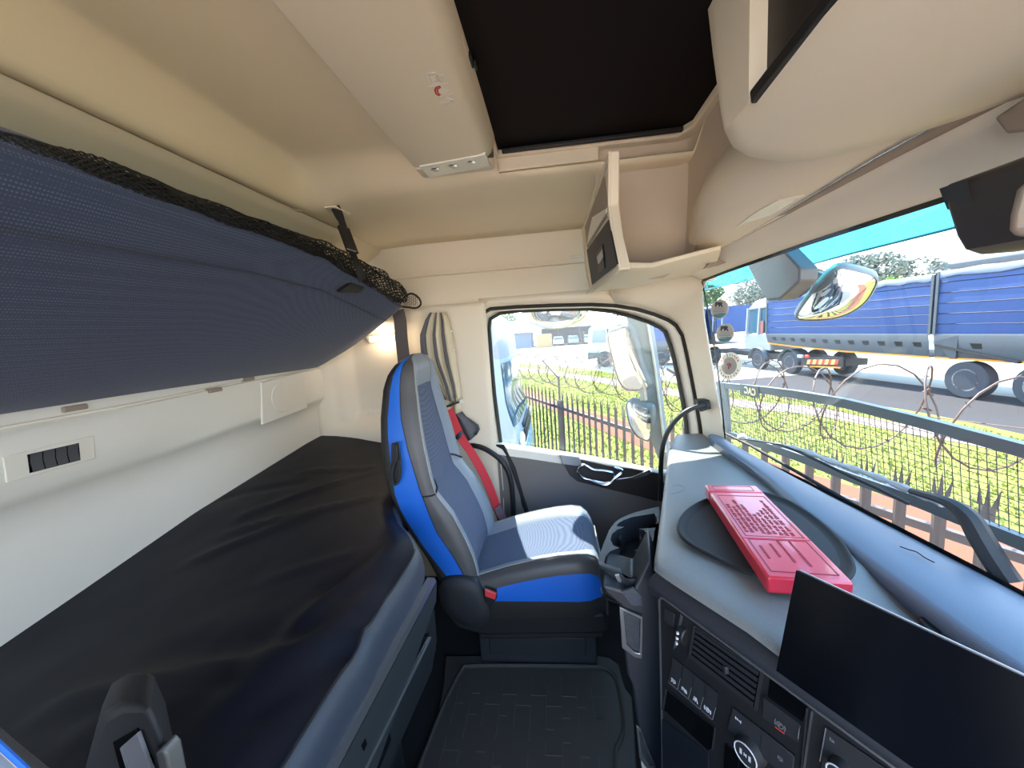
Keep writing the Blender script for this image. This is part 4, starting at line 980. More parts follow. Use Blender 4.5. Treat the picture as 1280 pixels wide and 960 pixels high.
# ================================================================ LOWER BUNK
def bed_back_z(y): return interp([(-0.5, 0.63), (0.62, 0.645), (0.78, 0.668), (1.11, 0.718), (1.73, 0.775), (1.85, 0.78)], y)
def bed_front_x(y): return interp([(-0.5, -0.44), (0.415, -0.408), (0.90, -0.402), (0.945, -0.408), (0.98, -0.425), (1.03, -0.46), (1.1, -0.52), (1.2, -0.58), (1.85, -0.60)], y)
folds = []
for a, b, h, w in (((60, 862), (330, 822), .010, .020), ((330, 822), (470, 775), .008, .02), ((230, 700), (400, 640), .006, .014), ((280, 668), (470, 620), .007, .012), ((300, 650), (470, 590), .006, .012), ((330, 720), (440, 690), .004, .012), ((350, 800), (500, 668), .010, .018), ((260, 890), (470, 740), .006, .03), ((380, 600), (475, 585), .006, .01), ((200, 800), (420, 800), -.006, .03), ((310, 900), (440, 790), -.008, .022), ((400, 740), (495, 672), -.008, .016), ((240, 640), (380, 610), -.004, .015), ((100, 900), (260, 860), .006, .03)):
    folds.append((at(*a, z=0.70), at(*b, z=0.70), h, w))
def fold_z(x, y):
    s = 0
    for a, b, h, w in folds:
        d = b - a; d.z = 0; t_ = ((x - a.x) * d.x + (y - a.y) * d.y) / d.length_squared
        k = sstep(-0.25, 0.15, t_) * sstep(1.25, 0.85, t_); t_ = min(1, max(0, t_))
        px_1, py_1 = a.x + d.x * t_, a.y + d.y * t_
        dd = (x - px_1) ** 2 + (y - py_1) ** 2
        if dd < 12 * w * w: s += 1.5 * h * k * math.exp(-dd / (w * w))
    return s + 0.0035 * noise.noise(V((x * 7, y * 5, 1.3))) + 0.0015 * noise.noise(V((x * 24, y * 14, 4.0)))
t = thing('mattress', 'lower bunk mattress in a creased black sheet along the rear wall', 'mattress', (-0.8, 0.7, 0.55))
rows = []
ysb = [-0.5 + 0.025 * i for i in range(95)]
edge = []
for y in ysb:
    xf = bed_front_x(y); r = []
    for k in range(41):
        u = k / 40; x = lerp(-1.234, xf, u)
        z = lerp(bed_back_z(y), 0.695, sstep(0.0, 0.9, u))
        z += fold_z(x, y) * sstep(0, 0.06, u) - 0.02 * sstep(0.93, 1.0, u)
        r.append(V((x, y, z)))
    edge.append(r[-1]); rows.append(r)
mb = MB(); mb.grid(rows); mb.build('sheet_top', M['sheet'], t, sharp=80)
mb = MB(); mb.grid([[p, p + V((0.012, 0.0, -0.008)), p + V((0.020, 0, -0.028)), p + V((0.026 + 0.003 * noise.noise(V((0, p.y * 9, 0))), 0, -0.06)), p + V((0.016, 0, -0.12))] for p in edge]); mb.build('sheet_front', M['sheet_side'], t, sharp=80)
mb = MB(); mb.tube([p + V((0.004, 0, 0.0005)) for p in edge if p.y < 0.95], 0.0018, 6); mb.build('edge_piping', M['black'], t)

# storage front under the bunk
t = thing('storage_locker', 'dark drawer front with bright edge strips under the lower bunk', 'locker', (-0.42, 0.2, 0.0))
LP, LD, LN = V((-0.356, 0.937, 0.6)), V((0.0475, 1.0, 0)).normalized(), V((1.0, -0.0475, 0)).normalized()
def lk(px, py, d=0.0): return hit(px, py, LP + LN * d, LN)
def le(y, z, d): q = LP + LD * ((y - 0.937)) + LN * d; q.z = z; return q
mb = MB(); mb.prism([le(-0.6, .39, -.012), le(.925, .39, -.012), le(.925, .597, -.012), le(-.6, .597, -.012)], LN * -0.03); mb.prism([le(-.6, .39, -.04), le(.925, .39, -.04), le(.925, .53, -.04), le(-.6, .53, -.04)], LN * -0.7); mb.build('locker_body', M['locker'], t)
mb = MB(); mb.prism([le(-.6, 0.0, -.11), le(.86, 0.0, -.11), le(.86, .39, -.11), le(-.6, .39, -.11)], LN * -0.6); mb.build('recessed_base', M['black'], t)
mb = MB(); mb.prism([lk(543, 722), lk(350, 1075), lk(362, 1075), lk(545.5, 727)], LN * -0.02); mb.build('top_strip', M['steel'], t, label='bright metal edge strip')
mb = MB(); mb.prism([lk(546, 728), lk(364, 1075), lk(430, 1075), lk(545, 752)], LN * -0.012); mb.build('drawer_rail', mat('rail_grey', (42, 46, 48), 0.45), t)
mb = MB(); mb.prism([lk(543, 762, -.008), lk(440, 975, -.008), lk(480, 975, -.008), lk(540, 838, -.008), lk(546, 800, -.008)], LN * -0.004); mb.build('drawer_face', M['locker'], t)
mb = MB(); mb.bar(lk(538, 797), lk(445, 985), 0.005, 0.005); mb.build('lower_strip', M['steel'], t, label='bright lower edge strip')
for q in (((527, 793), (536, 791), (536, 797), (508, 852), (503, 848)), ((487, 916), (489, 925), (470, 972), (464, 970))):
    mb = MB(); mb.prism([lk(x, y, -.002) for x, y in q], LN * -0.004); mb.build('grip_slot', M['gloss_black'], t)
mb = MB(); mb.prism([lk(452, 932, .001), lk(457, 923, .001), lk(459, 930, .001), lk(455, 939, .001)], LN * -0.004); mb.build('lock_hole', M['gloss_black'], t)

# floor mat
mo = [(215, 298), (600, 298), (930, 298), (990, 308), (1030, 340), (1042, 390), (1060, 450), (1092, 490), (1103, 620), (1118, 900), (1110, 1300), (60, 1300), (60, 900), (180, 560), (205, 430)]
def pm(x, y, z=0.004): return at(500 + x / 3.765, 740 + y / 3.765, z=z)
t = thing('floor_mat', 'black rubber floor mat with an interlocking raised pattern between the seats', 'mat', (-0.15, 0.8, -0.02))
mb = MB(); mb.prism([pm(*p, 0.002) for p in mo], (0, 0, -0.02)); mb.build('mat_base', mat('mat_rubber', (70, 68, 66), 0.6, grain=500, bump=0.15), t, bevel=0.004)
ml = spline([pm(*p, 0.006) for p in ((60, 900), (125, 735), (215, 510), (290, 370), (330, 348), (600, 346), (900, 350), (960, 358), (1010, 395), (1030, 455), (1046, 560), (1050, 650), (1035, 700), (1015, 740), (1012, 800), (1020, 900))], 4)
mb = MB(); mb.tube(ml, 0.0065, 6); mb.build('mat_lip', bpy.data.materials['mat_rubber'], t)
rr = random.Random(11)
mb = MB()
x0, x1, y0, y1 = -0.40, 0.13, 0.45, 1.22
gx, gy = 0.052, 0.075
for i in range(int((x1 - x0) / gx)):
    for j in range(int((y1 - y0) / gy)):
        x, y = x0 + i * gx, y0 + j * gy + (gy / 2 if i % 2 else 0)
        if rr.random() < 0.75: mb.bar((x, y, 0.003), (x, y + gy * rr.choice((0.5, 1.0, 1.0)), 0.003), 0.0024, 0.0024)
        if rr.random() < 0.6: mb.bar((x, y, 0.003), (x + gx * rr.choice((0.5, 1.0)), y, 0.003), 0.0024, 0.0024)
mb.build('mat_pattern', mat('mat_ridge', (84, 82, 80), 0.5), t, kind='stuff')

# ================================================================ UPPER BUNK, net and straps
wallp = [at(0, 518, x=-1.175), at(200, 487, x=-1.175), at(387, 461, x=-1.19), at(396, 460, x=-1.195)]
outp = [at(0, 196, x=-0.67), at(100, 226, x=-0.67), at(265, 277, x=-0.67), at(350, 303, x=-0.67), at(420, 332, x=-0.672), at(497, 383, x=-0.674)]
def line(pts, y):
    pts = sorted(pts, key=lambda p: p.y)
    return V((interp([(p.y, p.x) for p in pts], y), y, interp([(p.y, p.z) for p in pts], y)))
t = thing('upper_bunk', 'folded-up upper bunk with a dark blue-grey woven underside hanging over the lower bunk', 'bunk', (-0.95, 0.8, 1.15))
def bunk_row(ya, yb, pinch=0.0):
    a, b = line(wallp, ya), line(outp, yb); a.y, b.y = ya, yb
    nn = V((0.5, 0, -0.86)); r = []
    for k in range(13):
        u = k / 12
        r.append(lerp(a, b, u) + nn * 0.03 * (math.sin(PI * min(1, u * 1.0)) ** 0.6) * (1 - pinch))
    e = r[-1]
    r += [e + V((-0.012, 0, 0.035)), e + V((-0.05, 0, 0.06)), lerp(a, b, 0.5) + V((-0.04, 0, 0.09)), a + V((-0.03, 0, 0.05))]
    return r
ends = [(-0.6, -0.6), (-0.2, -0.2), (0.2, 0.2), (0.5, 0.5), (0.7, 0.7), (0.9, 0.9), (1.1, 1.1), (1.3, 1.3), (1.5, 1.48), (1.65, 1.6), (1.76, 1.68), (1.815, 1.715), (1.825, 1.725)]
rr_ = [bunk_row(a, b, 1.0 if i == len(ends) - 1 else (0.5 if i == len(ends) - 2 else 0)) for i, (a, b) in enumerate(ends)]
mb = MB(); mb.loft(rr_); mb.build('bunk_cushion', M['bunk_cloth'], t, sharp=60)
seam = [lerp(line(wallp, y), line(outp, y), 0.86) + V((0.014, 0, -0.024)) for y in (0.3, 0.6, 0.9, 1.2, 1.5, 1.68)]
mb = MB(); mb.tube(seam, 0.0016, 6); mb.build('cover_seam', mat('bunk_seam', (62, 66, 76), 0.8), t)
# net pocket rolled along the outer edge: a lattice of cords
def net_rows(path, rad, nu, wob, seed):
    rows = []
    for i, p in enumerate(path):
        d = path[min(i + 1, len(path) - 1)] - path[max(i - 1, 0)]; d.normalize()
        u = V((0, 0, 1)); u = (u - d * u.dot(d)).normalized(); w = d.cross(u)
        r = []
        for k in range(nu):
            a = 2 * PI * (k + 0.5 * (i % 2)) / nu
            q = 1 + wob * noise.noise(V((p.y * 14, math.cos(a) * 1.6, math.sin(a) * 1.6 + seed)))
            r.append(p + (u * math.cos(a) * 1.0 + w * math.sin(a) * 0.8) * rad(i / (len(path) - 1)) * q)
        rows.append(r)
    return rows
def lattice(rows, cord, name, parent):
    mb = MB(); n, m = len(rows), len(rows[0])
    for i in range(n - 1):
        for k in range(m):
            a = rows[i][k]
            for b in ((rows[i + 1][k], rows[i + 1][k - 1]) if i % 2 == 0 else (rows[i + 1][k], rows[i + 1][(k + 1) % m])):
                mb.tube([a, b], cord, 3, caps=False)
    return mb.build(name, M['net'], parent, kind='stuff')
npth = spline([at(-40, 172, x=-0.69), at(60, 196, x=-0.69), at(150, 222, x=-0.68), at(250, 258, x=-0.675), at(330, 286, x=-0.67), at(400, 312, x=-0.665), at(440, 332, x=-0.66), at(475, 352, x=-0.655), at(505, 372, x=-0.655)], 14)
lattice(net_rows(npth, lambda s: interp([(0, .016), (.5, .017), (.7, .026), (.8, .034), (.9, .045), (.97, .035), (1, .02)], s), 14, 0.5, 0.0), 0.0013, 'net_pocket', t)
lattice(net_rows(npth, lambda s: 0.7 * interp([(0, .016), (.5, .017), (.7, .026), (.8, .034), (.9, .045), (.97, .035), (1, .02)], s), 11, 0.6, 3.0), 0.0015, 'net_lining', t)
ep = npth[-1]
lp2 = spline([at(500, 382, y=1.74), at(505, 372, y=1.74), at(514, 367, y=1.74), at(523, 372, y=1.74), at(526, 380, y=1.74), at(520, 385, y=1.74), at(510, 384, y=1.74)], 4, True)
mb = MB(); mb.tube(lp2, 0.0045, 6, closed=True); mb.build('net_loop', M['net'], t)
mb = MB()
for i in range(7):
    for j in range(4):
        p = at(505 + i * 2.6, 370 + j * 3.4 + (1.7 if i % 2 else 0), y=1.742); q = [p + V((0.005 * math.cos(k * PI / 3), 0, 0.006 * math.sin(k * PI / 3))) for k in range(6)]
        mb.tube(q, 0.0008, 3, closed=True)
mb.build('loop_mesh', M['net'], t, kind='stuff')
# strap from the ceiling to the bunk edge
t = thing('bunk_strap', 'black webbing strap with a buckle holding up the bunk from the ceiling', 'strap', at(430, 362, x=-0.655))
ys_ = [at(419, 259, z=1.697), at(427, 276, x=-0.70), at(433, 296, x=-0.675), at(440, 315, x=-0.655), at(448, 334, x=-0.635), at(453, 350, x=-0.64)]
mb = MB(); mb.ribbon(spline(ys_, 4), (0.3, 1, 0), 0.030, 0.003); mb.build('webbing', M['net'], t)
a, b = at(429, 284, x=-0.678), at(441, 316, x=-0.648)
mb = MB(); mb.ribbon([a, lerp(a, b, .5), b], (0.3, 1, 0), 0.046, 0.012); mb.build('buckle', M['black'], t, bevel=0.003)
mb = MB(); mb.bar(at(434, 311, x=-0.642), at(449, 316, x=-0.642), 0.003, 0.004); mb.build('buckle_pin', M['steel'], t)
q = [at(420, 363, x=-0.70), at(440, 349, x=-0.69), at(459, 351, x=-0.68), at(447, 364, x=-0.69)]
q = [p + V((0.03, 0, -0.03)) * 0 for p in q]
mb = MB(); mb.prism(q, (0.006, 0, -0.008)); mb.build('strap_plate', M['black'], t, bevel=0.002)
t2 = MB(); sp_ = spline([at(497, 388, y=1.80), at(500, 400, y=1.80), at(502, 425, y=1.80), at(505, 452, y=1.80), at(508, 490, y=1.79)], 4)
t2.ribbon(sp_, (1, 0, 0.1), 0.062, 0.003); tag(t2.build('hanging_strap', M['strap'], sharp=60), 'wide grey strap hanging from the bunk end beside the curtain', 'strap')
# reading lamp on the wall, switched on
t = thing('wall_lamp', 'small lit reading lamp with two warm bulbs on the cubby wall', 'lamp', at(476, 428, y=1.90))
lq_ = [at(456, 420.5, y=1.915), at(494, 416.5, y=1.915), at(495, 424, y=1.915), at(462, 429, y=1.915)]
mb = MB(); mb.prism(lq_, (0, 0.02, 0)); mb.build('lamp_body', M['pale'], t, bevel=0.002)
for x, y in ((467.5, 423.7), (487, 421.3)):
    c = at(x, y, y=1.912); mb = MB(); mb.box(c, (0.046, 0.006, 0.018)); mb.build('lit_bulb', M['lit'], t, bevel=0.002, label='glowing bulb')
pl = bpy.data.lights.new('lamp_glow', 'POINT'); pl.energy = 0.25; pl.color = (1.0, 0.8, 0.58); pl.shadow_soft_size = 0.02
plo = bpy.data.objects.new('lamp_glow', pl); COL.objects.link(plo); plo.location = at(478, 423, y=1.88)

# ================================================================ CURTAIN
t = thing('curtain', 'gathered sand and slate curtain tied back on the pillar behind the headrest', 'curtain', at(580, 545, y=1.80))
def ctl(s): # pixel outline of the gathered curtain: left x, right x by height
    y = lerp(391, 500, s)
    return y, interp([(391, 538), (400, 532), (420, 525), (450, 528), (480, 545), (500, 553)], y), interp([(391, 558), (400, 562), (420, 566), (450, 571), (480, 576), (500, 578)], y)
strips = [(0.0, .2, 'curtain_b'), (.2, .42, 'curtain_a'), (.42, .5, 'curtain_b'), (.5, .68, 'curtain_a'), (.68, .78, 'curtain_b'), (.78, 1.0, 'curtain_a')]
for a, b, mm in strips:
    rows = []
    for i in range(13):
        y, xl, xr = ctl(i / 12)
        rows.append([at(lerp(xl, xr, lerp(a, b, k / 6)), y, y=1.815) + V((0, -0.022 * abs(math.sin(PI * 3 * lerp(a, b, k / 6) + i * 0.05)) - 0.012 * math.sin(PI * k / 6), 0)) for k in range(7)])
    mb = MB(); mb.grid(rows); mb.build('pleat', M[mm], t, sharp=80, thick=0.003)
low_px = [((553, 500), (577, 496)), ((556, 506), (577, 501)), ((558, 513), (576, 508)), ((561, 519), (577, 515)), ((566, 523), (582, 521)), ((566, 530), (590, 526)), ((570, 540), (598, 531)), ((576, 547), (600, 536)), ((584, 553), (596, 543))]
rows = [[at(lerp(a[0], b[0], k / 8), lerp(a[1], b[1], k / 8), y=1.80) + V((0, -0.015 * math.sin(k * 1.3 + i * 0.4), 0)) for k in range(9)] for i, (a, b) in enumerate(low_px)]
mb = MB(); mb.grid(rows[:4]); mb.build('pleat', M['curtain_a'], t, sharp=80, thick=0.004)
mb = MB(); mb.grid(rows[3:]); mb.build('curtain_tail', M['curtain_b'], t, sharp=80, thick=0.004, label='slate grey lower fold')
mb = MB(); mb.tube(spline([at(553, 510, y=1.775), at(562, 507, y=1.765), at(572, 503, y=1.765), at(578, 502, y=1.775)], 4), 0.005, 6); mb.build('tie_band', M['black'], t)
mb = MB(); mb.lathe(at(577, 502, y=1.765), (0, -1, 0), [(0, .011), (.004, .011), (.006, .007), (.006, .001)], 14); mb.build('tie_button', M['pale'], t)
for px, py in ((564, 414), (567, 438)):
    mb = MB(); mb.lathe(at(px, py, y=1.79), (0, -1, 0), [(0, .006), (.003, .005), (.004, .001)], 10); mb.build('snap_button', M['pale'], t)

# ================================================================ PASSENGER SEAT
YC = 1.42
HW = [(0.40, .212), (0.75, .212), (0.88, .20), (0.98, .175), (1.06, .148), (1.12, .132), (1.155, .118), (1.18, .09), (1.192, .05)]
XB = [(0.38, -.45), (0.47, -.486), (0.55, -.53), (0.64, -.573), (0.74, -.605), (0.84, -.615), (0.97, -.617), (1.08, -.607), (1.13, -.588), (1.16, -.565), (1.18, -.54), (1.192, -.52)]
XF = [(0.38, -.305), (0.456, -.313), (0.54, -.340), (0.63, -.378), (0.71, -.432), (0.775, -.446), (0.95, -.472), (1.08, -.487), (1.13, -.490), (1.16, -.495), (1.18, -.508), (1.192, -.515)]
XBL = [(0.38, -.385), (0.41, -.41), (0.53, -.487), (0.655, -.552), (0.72, -.568), (0.865, -.575), (0.957, -.582), (1.07, -.575), (1.13, -.562), (1.16, -.545), (1.18, -.53), (1.192, -.519)]
XBR = [(0.38, -.345), (0.43, -.356), (0.49, -.382), (0.59, -.438), (0.73, -.476), (0.87, -.508), (0.99, -.534), (1.07, -.538), (1.13, -.535), (1.16, -.528), (1.18, -.52), (1.192, -.517)]
ZL = [0.38, 0.43, 0.48, 0.53, 0.58, 0.63, 0.67, 0.705, 0.72, 0.735, 0.775, 0.83, 0.88, 0.93, 0.98, 1.02, 1.05, 1.075, 1.10, 1.125, 1.145, 1.16, 1.172, 1.182, 1.189, 1.192]
def seat_sec(z, s):
    h, xb, xf, l_, r_ = interp(HW, z), interp(XB, z), interp(XF, z), interp(XBL, z), interp(XBR, z)
    rec = 0.028 * sstep(1.15, 1.04, z)
    d = xf - r_
    mk = lambda u, x: V((x, YC + s * h * u, z))
    return {'shell': [mk(0, xb - .012), mk(.5, xb - .010), mk(.85, xb - .002), mk(.97, xb + .012), mk(1.0, lerp(xb, l_, .65) + .004), mk(1.0, l_)],
            'side': [mk(1.0, l_), mk(1.015, lerp(l_, r_, .5)), mk(1.0, r_)],
            'roll': [mk(1.0, r_), mk(.995, r_ + d * .4), mk(.96, r_ + d * .8), mk(.90, xf)],
            'bolster': [mk(.90, xf), mk(.80, xf + .002), mk(.70, xf - rec * .3), mk(.62, xf - rec * .75)],
            'insert': [mk(.62, xf - rec * .75 - .001), mk(.4, xf - rec), mk(0, xf - rec * 1.05)]}
secs = {s: [seat_sec(z, s) for z in ZL] for s in (-1, 1)}
seat = thing('passenger_seat', 'black and grey passenger seat with bright blue side panels by the far door', 'seat', (-0.15, YC, 0.0))
def both(key, lo=0, hi=99):
    mb = MB(); mb.grid([(list(reversed(secs[-1][i][key])) + secs[1][i][key][1:]) if key == 'shell' else (secs[-1][i][key] + list(reversed(secs[1][i][key]))[1:]) for i in range(len(ZL)) if lo <= ZL[i] <= hi]); return mb
both('shell').build('back_shell', M['shell'], seat, sharp=70)
both('insert', 0, 1.076).build('back_insert', M['seat_cloth'], seat, sharp=70, label='blue-grey cloth middle of the backrest')
both('insert', 1.07).build('headrest_cover', M['leather'], seat, sharp=70)
for s in (-1, 1):
    for key, m_, nm, lb in (('side', 'blue', 'side_panel', 'bright blue side panel'), ('roll', 'leather_dark', 'side_roll', None), ('bolster', 'leather', 'back_bolster', None)):
        mb = MB(); mb.grid([secs[s][i][key] for i in range(len(ZL))]); mb.build(nm, M[m_], seat, sharp=70, label=lb)
    mb = MB(); mb.tube([secs[s][i]['bolster'][0] + V((0.001, 0, 0)) for i in range(len(ZL) - 2)], 0.0022, 5); mb.build('bolster_piping', M['stitch'], seat)
    mb = MB(); mb.tube([seat_sec(z, s)['bolster'][i_] + V((0.003, 0, 0)) for i_, z in ((0, .715), (1, .725), (2, .74), (3, .75))], 0.004, 6); mb.build('bolster_seam', M['black'], seat)
    mb = MB(); mb.tube([seat_sec(.712, s)['roll'][i_] + V((0.001, s * 0.001, 0)) for i_ in range(4)], 0.003, 6); mb.build('roll_seam', M['black'], seat)
    mb = MB(); mb.tube([secs[s][i]['side'][2] for i in range(len(ZL) - 3)], 0.0016, 5); mb.build('panel_piping', M['black'], seat)
# handle recess and strap loop in the near side panel
yn = YC - 0.212 - 0.012
mb = MB(); mb.prism([at(x, y, y=yn + 0.006) for x, y in ((490, 554), (499, 552), (502, 575), (500, 598), (492, 606), (489, 590))], (0, -0.006, 0)); mb.build('lever_recess', M['black'], seat, bevel=0.002)
mb = MB(); mb.tube(spline([at(x, y, y=yn - 0.008) for x, y in ((495, 556), (496, 572), (492, 582), (490, 596), (493, 606), (499, 598), (500, 580), (497, 576))], 4), 0.005, 6); mb.build('recline_lever', M['soft_black'], seat)
# cushion
XC = [-0.40, -0.36, -0.32, -0.26, -0.2, -0.14, -0.08, -0.02, 0.04, 0.08, 0.105, 0.12, 0.13, 0.135]
def cz1(x): return interp([(-0.40, .385), (-0.32, .400), (-0.2, .438), (-0.1, .462), (0.02, .482), (0.08, .478), (0.105, .462), (0.12, .435), (0.13, .40), (0.135, .37)], x)
def cush(x, s):
    z = cz1(x); h = .215 - .03 * sstep(0.06, 0.135, x); dp = .024 * sstep(0.135, 0.04, x)
    mk = lambda u, zz: V((x, YC + s * h * u, zz))
    low = max(0.30, z - 0.30)
    return {'shell_': [mk(.9, 0.24), mk(1.0, 0.265), mk(1.03, min(z - .02, 0.33))],
            'blue_': [mk(1.03, min(z - .02, .33)), mk(1.045, lerp(min(z - .02, .33), z - .05, .5)), mk(1.02, z - .05)],
            'roll_': [mk(1.02, z - .05), mk(1.01, z - .025), mk(.95, z - .006), mk(.86, z)],
            'bol_': [mk(.86, z), mk(.75, z - .002), mk(.60, z - dp)],
            'ins_': [mk(.60, z - dp), mk(.3, z - dp - .004), mk(0, z - dp - .005)]}
cs_ = {s: [cush(x, s) for x in XC] for s in (-1, 1)}
mb = MB(); mb.grid([cs_[-1][i]['ins_'] + list(reversed(cs_[1][i]['ins_']))[1:] for i in range(len(XC))]); mb.build('seat_insert', M['seat_cloth'], seat, sharp=70, label='blue-grey cloth middle of the cushion')
for s in (-1, 1):
    for key, m_, nm in (('shell_', 'shell', 'cushion_frame'), ('blue_', 'blue', 'cushion_panel'), ('roll_', 'leather_dark', 'cushion_roll'), ('bol_', 'leather', 'cushion_bolster')):
        mb = MB(); mb.grid([cs_[s][i][key] for i in range(len(XC))]); mb.build(nm, M[m_], seat, sharp=70)
    mb = MB(); mb.tube([cs_[s][i]['bol_'][0] + V((0, 0, .0005)) for i in range(len(XC))], 0.0022, 5); mb.build('cushion_piping', M['stitch'], seat)
e0, e1 = cs_[-1][-1], cs_[1][-1]
frn = []
for key in ('shell_', 'blue_', 'roll_', 'bol_', 'ins_'): frn += e0[key]
tail = []
for key in ('shell_', 'blue_', 'roll_', 'bol_', 'ins_'): tail += e1[key]
mb = MB(); mb.grid([frn, [p + V((0.006, 0, -0.01)) for p in [V((0.135, q.y, max(.25, q.z))) for q in frn]]]); 
mb.prism([V((0.13, YC - .18, .25)), V((0.13, YC + .18, .25)), V((0.13, YC + .18, .39)), V((0.13, YC - .18, .39))], (0.008, 0, 0)); mb.build('cushion_front', M['leather_dark'], seat, sharp=50)
# suspension trim and base
mb = MB(); mb.prism([(-0.43, YC - .20, .25), (0.13, YC - .20, .27), (0.14, YC - .20, .22), (0.12, YC - .20, .19), (-0.30, YC - .20, .175), (-0.40, YC - .20, .20)], (0, .40, 0)); mb.build('seat_pan', M['black'], seat, bevel=0.012)
mb = MB(); mb.prism([(-0.33, YC - .19, .185), (0.12, YC - .19, .20), (0.125, YC - .19, .165), (-0.32, YC - .19, .15)], (0, .38, 0)); mb.build('bellows', M['rubber'], seat, bevel=0.01)
mb = MB(); mb.box((-0.12, YC + .02, 0.075), (0.44, .30, 0.15)); mb.build('seat_base', M['dash_low'], seat, bevel=0.006)
mb = MB(); mb.box((-0.12, YC - .135, 0.085), (0.36, .012, 0.075)); mb.build('base_cover', M['soft_black'], seat, bevel=0.004)
# recliner cover and the red buckle
mb = MB(); cv = spline([at(x, y, y=YC - .222) for x, y in ((550, 728), (562, 721), (580, 721), (596, 727), (606, 740), (611, 752), (614, 768), (606, 780), (590, 783), (572, 776), (556, 762), (549, 745))], 3, True)
cc = sum(cv, V()) / len(cv)
mb.grid([[p + V((0, .03, 0)) for p in cv], cv, [lerp(p, cc, .06) + V((0, -.012, 0)) for p in cv], [lerp(p, cc, .5) + V((0, -.018, 0)) for p in cv], [lerp(p, cc, .98) + V((0, -.02, 0)) for p in cv]], closed=True); mb.build('recliner_cover', M['soft_black'], seat, sharp=70)
mb = MB(); mb.prism([at(x, y, y=YC - .246) for x, y in ((604, 737), (620, 741), (621, 748), (614, 760), (606, 752))], (0, .02, 0)); mb.build('buckle_body', M['black'], seat, bevel=0.003)
mb = MB(); mb.prism([at(x, y, y=YC - .250) for x, y in ((606, 737.5), (620.5, 742.5), (619, 750), (606, 745.5))], (0, .01, 0)); mb.build('buckle_button', mat('buckle_red', (214, 62, 66), 0.4), seat, bevel=0.002, label='red release button')
mb = MB(); mb.tube(spline([at(x, y, y=1.25) for x, y in ((753, 745), (759, 750), (761, 762), (757, 772), (750, 778))], 4), 0.006, 6); mb.build('height_lever', M['black'], seat)
# seat belt
t = thing('seat_belt', 'red seat belt running down the door side of the passenger seat', 'belt', at(632, 656, y=1.70))
bp_ = spline([at(561, 512, y=1.72), at(568, 528, y=1.72), at(577, 548, y=1.71), at(590, 567, y=1.70), at(603, 590, y=1.70), at(613, 612, y=1.70), at(622, 636, y=1.70), at(630, 656, y=1.70)], 4)
mb = MB(); mb.ribbon(bp_, (0.65, 0.75, -0.1), 0.046, 0.002); mb.build('webbing', M['belt'], t, sharp=60)
mb = MB(); mb.ribbon([at(621, 633, y=1.69), at(627, 645, y=1.69), at(630, 653, y=1.69)], (0.65, 0.75, -0.1), 0.042, 0.008); mb.build('belt_sleeve', mat('belt_sleeve', (96, 70, 78), 0.6), t, bevel=0.002)
mb = MB(); mb.ribbon([at(572, 543, y=1.70), at(576, 546, y=1.70)], (0.65, 0.75, -0.1), 0.052, 0.010); mb.build('belt_stop', M['gloss_black'], t, bevel=0.002)

# ================================================================ DRIVER'S SEAT (only its edge and armrest show)
drv = seat.copy(); COL.objects.link(drv); WLOC[drv.name] = V(seat.location)
drv.name = 'driver_seat'; WLOC['driver_seat'] = V(seat.location)
drv['label'] = 'driver seat in grey with blue piping, only its bolster edge showing'
DX, DY = 0.03, -1.37
drv.location = seat.location + V((DX, DY, 0)); WLOC[drv.name] = V(drv.location)
for ch in list(seat.children):
    if ch.name.split('.')[0] in ('buckle_body', 'buckle_button'): continue
    c = ch.copy(); COL.objects.link(c); c.parent = drv; WLOC[c.name] = V(drv.location)
for dlt, mm, rad in ((0.0, 'blue', 0.0020),):
    mb = MB(); mb.tube([seat_sec(z, 1)['bolster'][0] + V((DX + 0.004, DY, 0)) for z in [0.74 + 0.03 * i for i in range(14)]], rad, 6); mb.build('blue_piping', M[mm], drv)
mb = MB()
for i in range(40):
    a = seat_sec(0.76 + 0.009 * i, 1)['bolster'][2] + V((DX + 0.002, DY, 0)); mb.bar(a, a + V((0, 0, 0.005)), 0.002, 0.002, (1, 0, 0))
mb.build('bolster_stitching', M['icon'], drv, kind='stuff')
# ================================================================ OUTSIDE
GZ = -1.5
def ground(name, col, kind_vary, vs, grain, bump, rough=0.95, col2=None):
    m = mat(name, col, rough, grain=grain, bump=bump, vary=kind_vary, vscale=vs, spec=0.1)
    return m
def pavers(name, c1, c2, cm):
    m = mat(name, c1, 0.9, spec=0.1); n, l = m.node_tree.nodes, m.node_tree.links
    bt = n.new('ShaderNodeTexBrick'); bt.inputs['Scale'].default_value = 4.6; bt.inputs['Mortar Size'].default_value = 0.02; bt.inputs['Color1'].default_value = srgb(*c1); bt.inputs['Color2'].default_value = srgb(*c2); bt.inputs['Mortar'].default_value = srgb(*cm)
    tc = n.new('ShaderNodeTexCoord'); l.new(tc.outputs['Object'], bt.inputs['Vector']); l.new(bt.outputs['Color'], n['Principled BSDF'].inputs['Base Color']); return m
M['lot'] = ground('pale_gravel', (172, 162, 148), 0.10, 0.8, 30, 0.5)
M['grass'] = ground('lawn', (118, 117, 56), 0.35, 3.0, 60, 1.0)
M['brick'] = ground('red_dirt', (166, 124, 102), 0.12, 2.0, 40, 0.6)
M['brick'] = pavers('brick_paving', (132, 76, 52), (116, 74, 58), (88, 70, 58))
M['pathm'] = ground('pale_path', (136, 116, 106), 0.12, 1.0, 40, 0.5)
mb = MB(); mb.prism([(-60, -40, GZ - 0.02), (90, -40, GZ - 0.02), (90, 130, GZ - 0.02), (-60, 130, GZ - 0.02)], (0, 0, -0.05)); struct(mb.build('ground', M['lot'], flat=True))
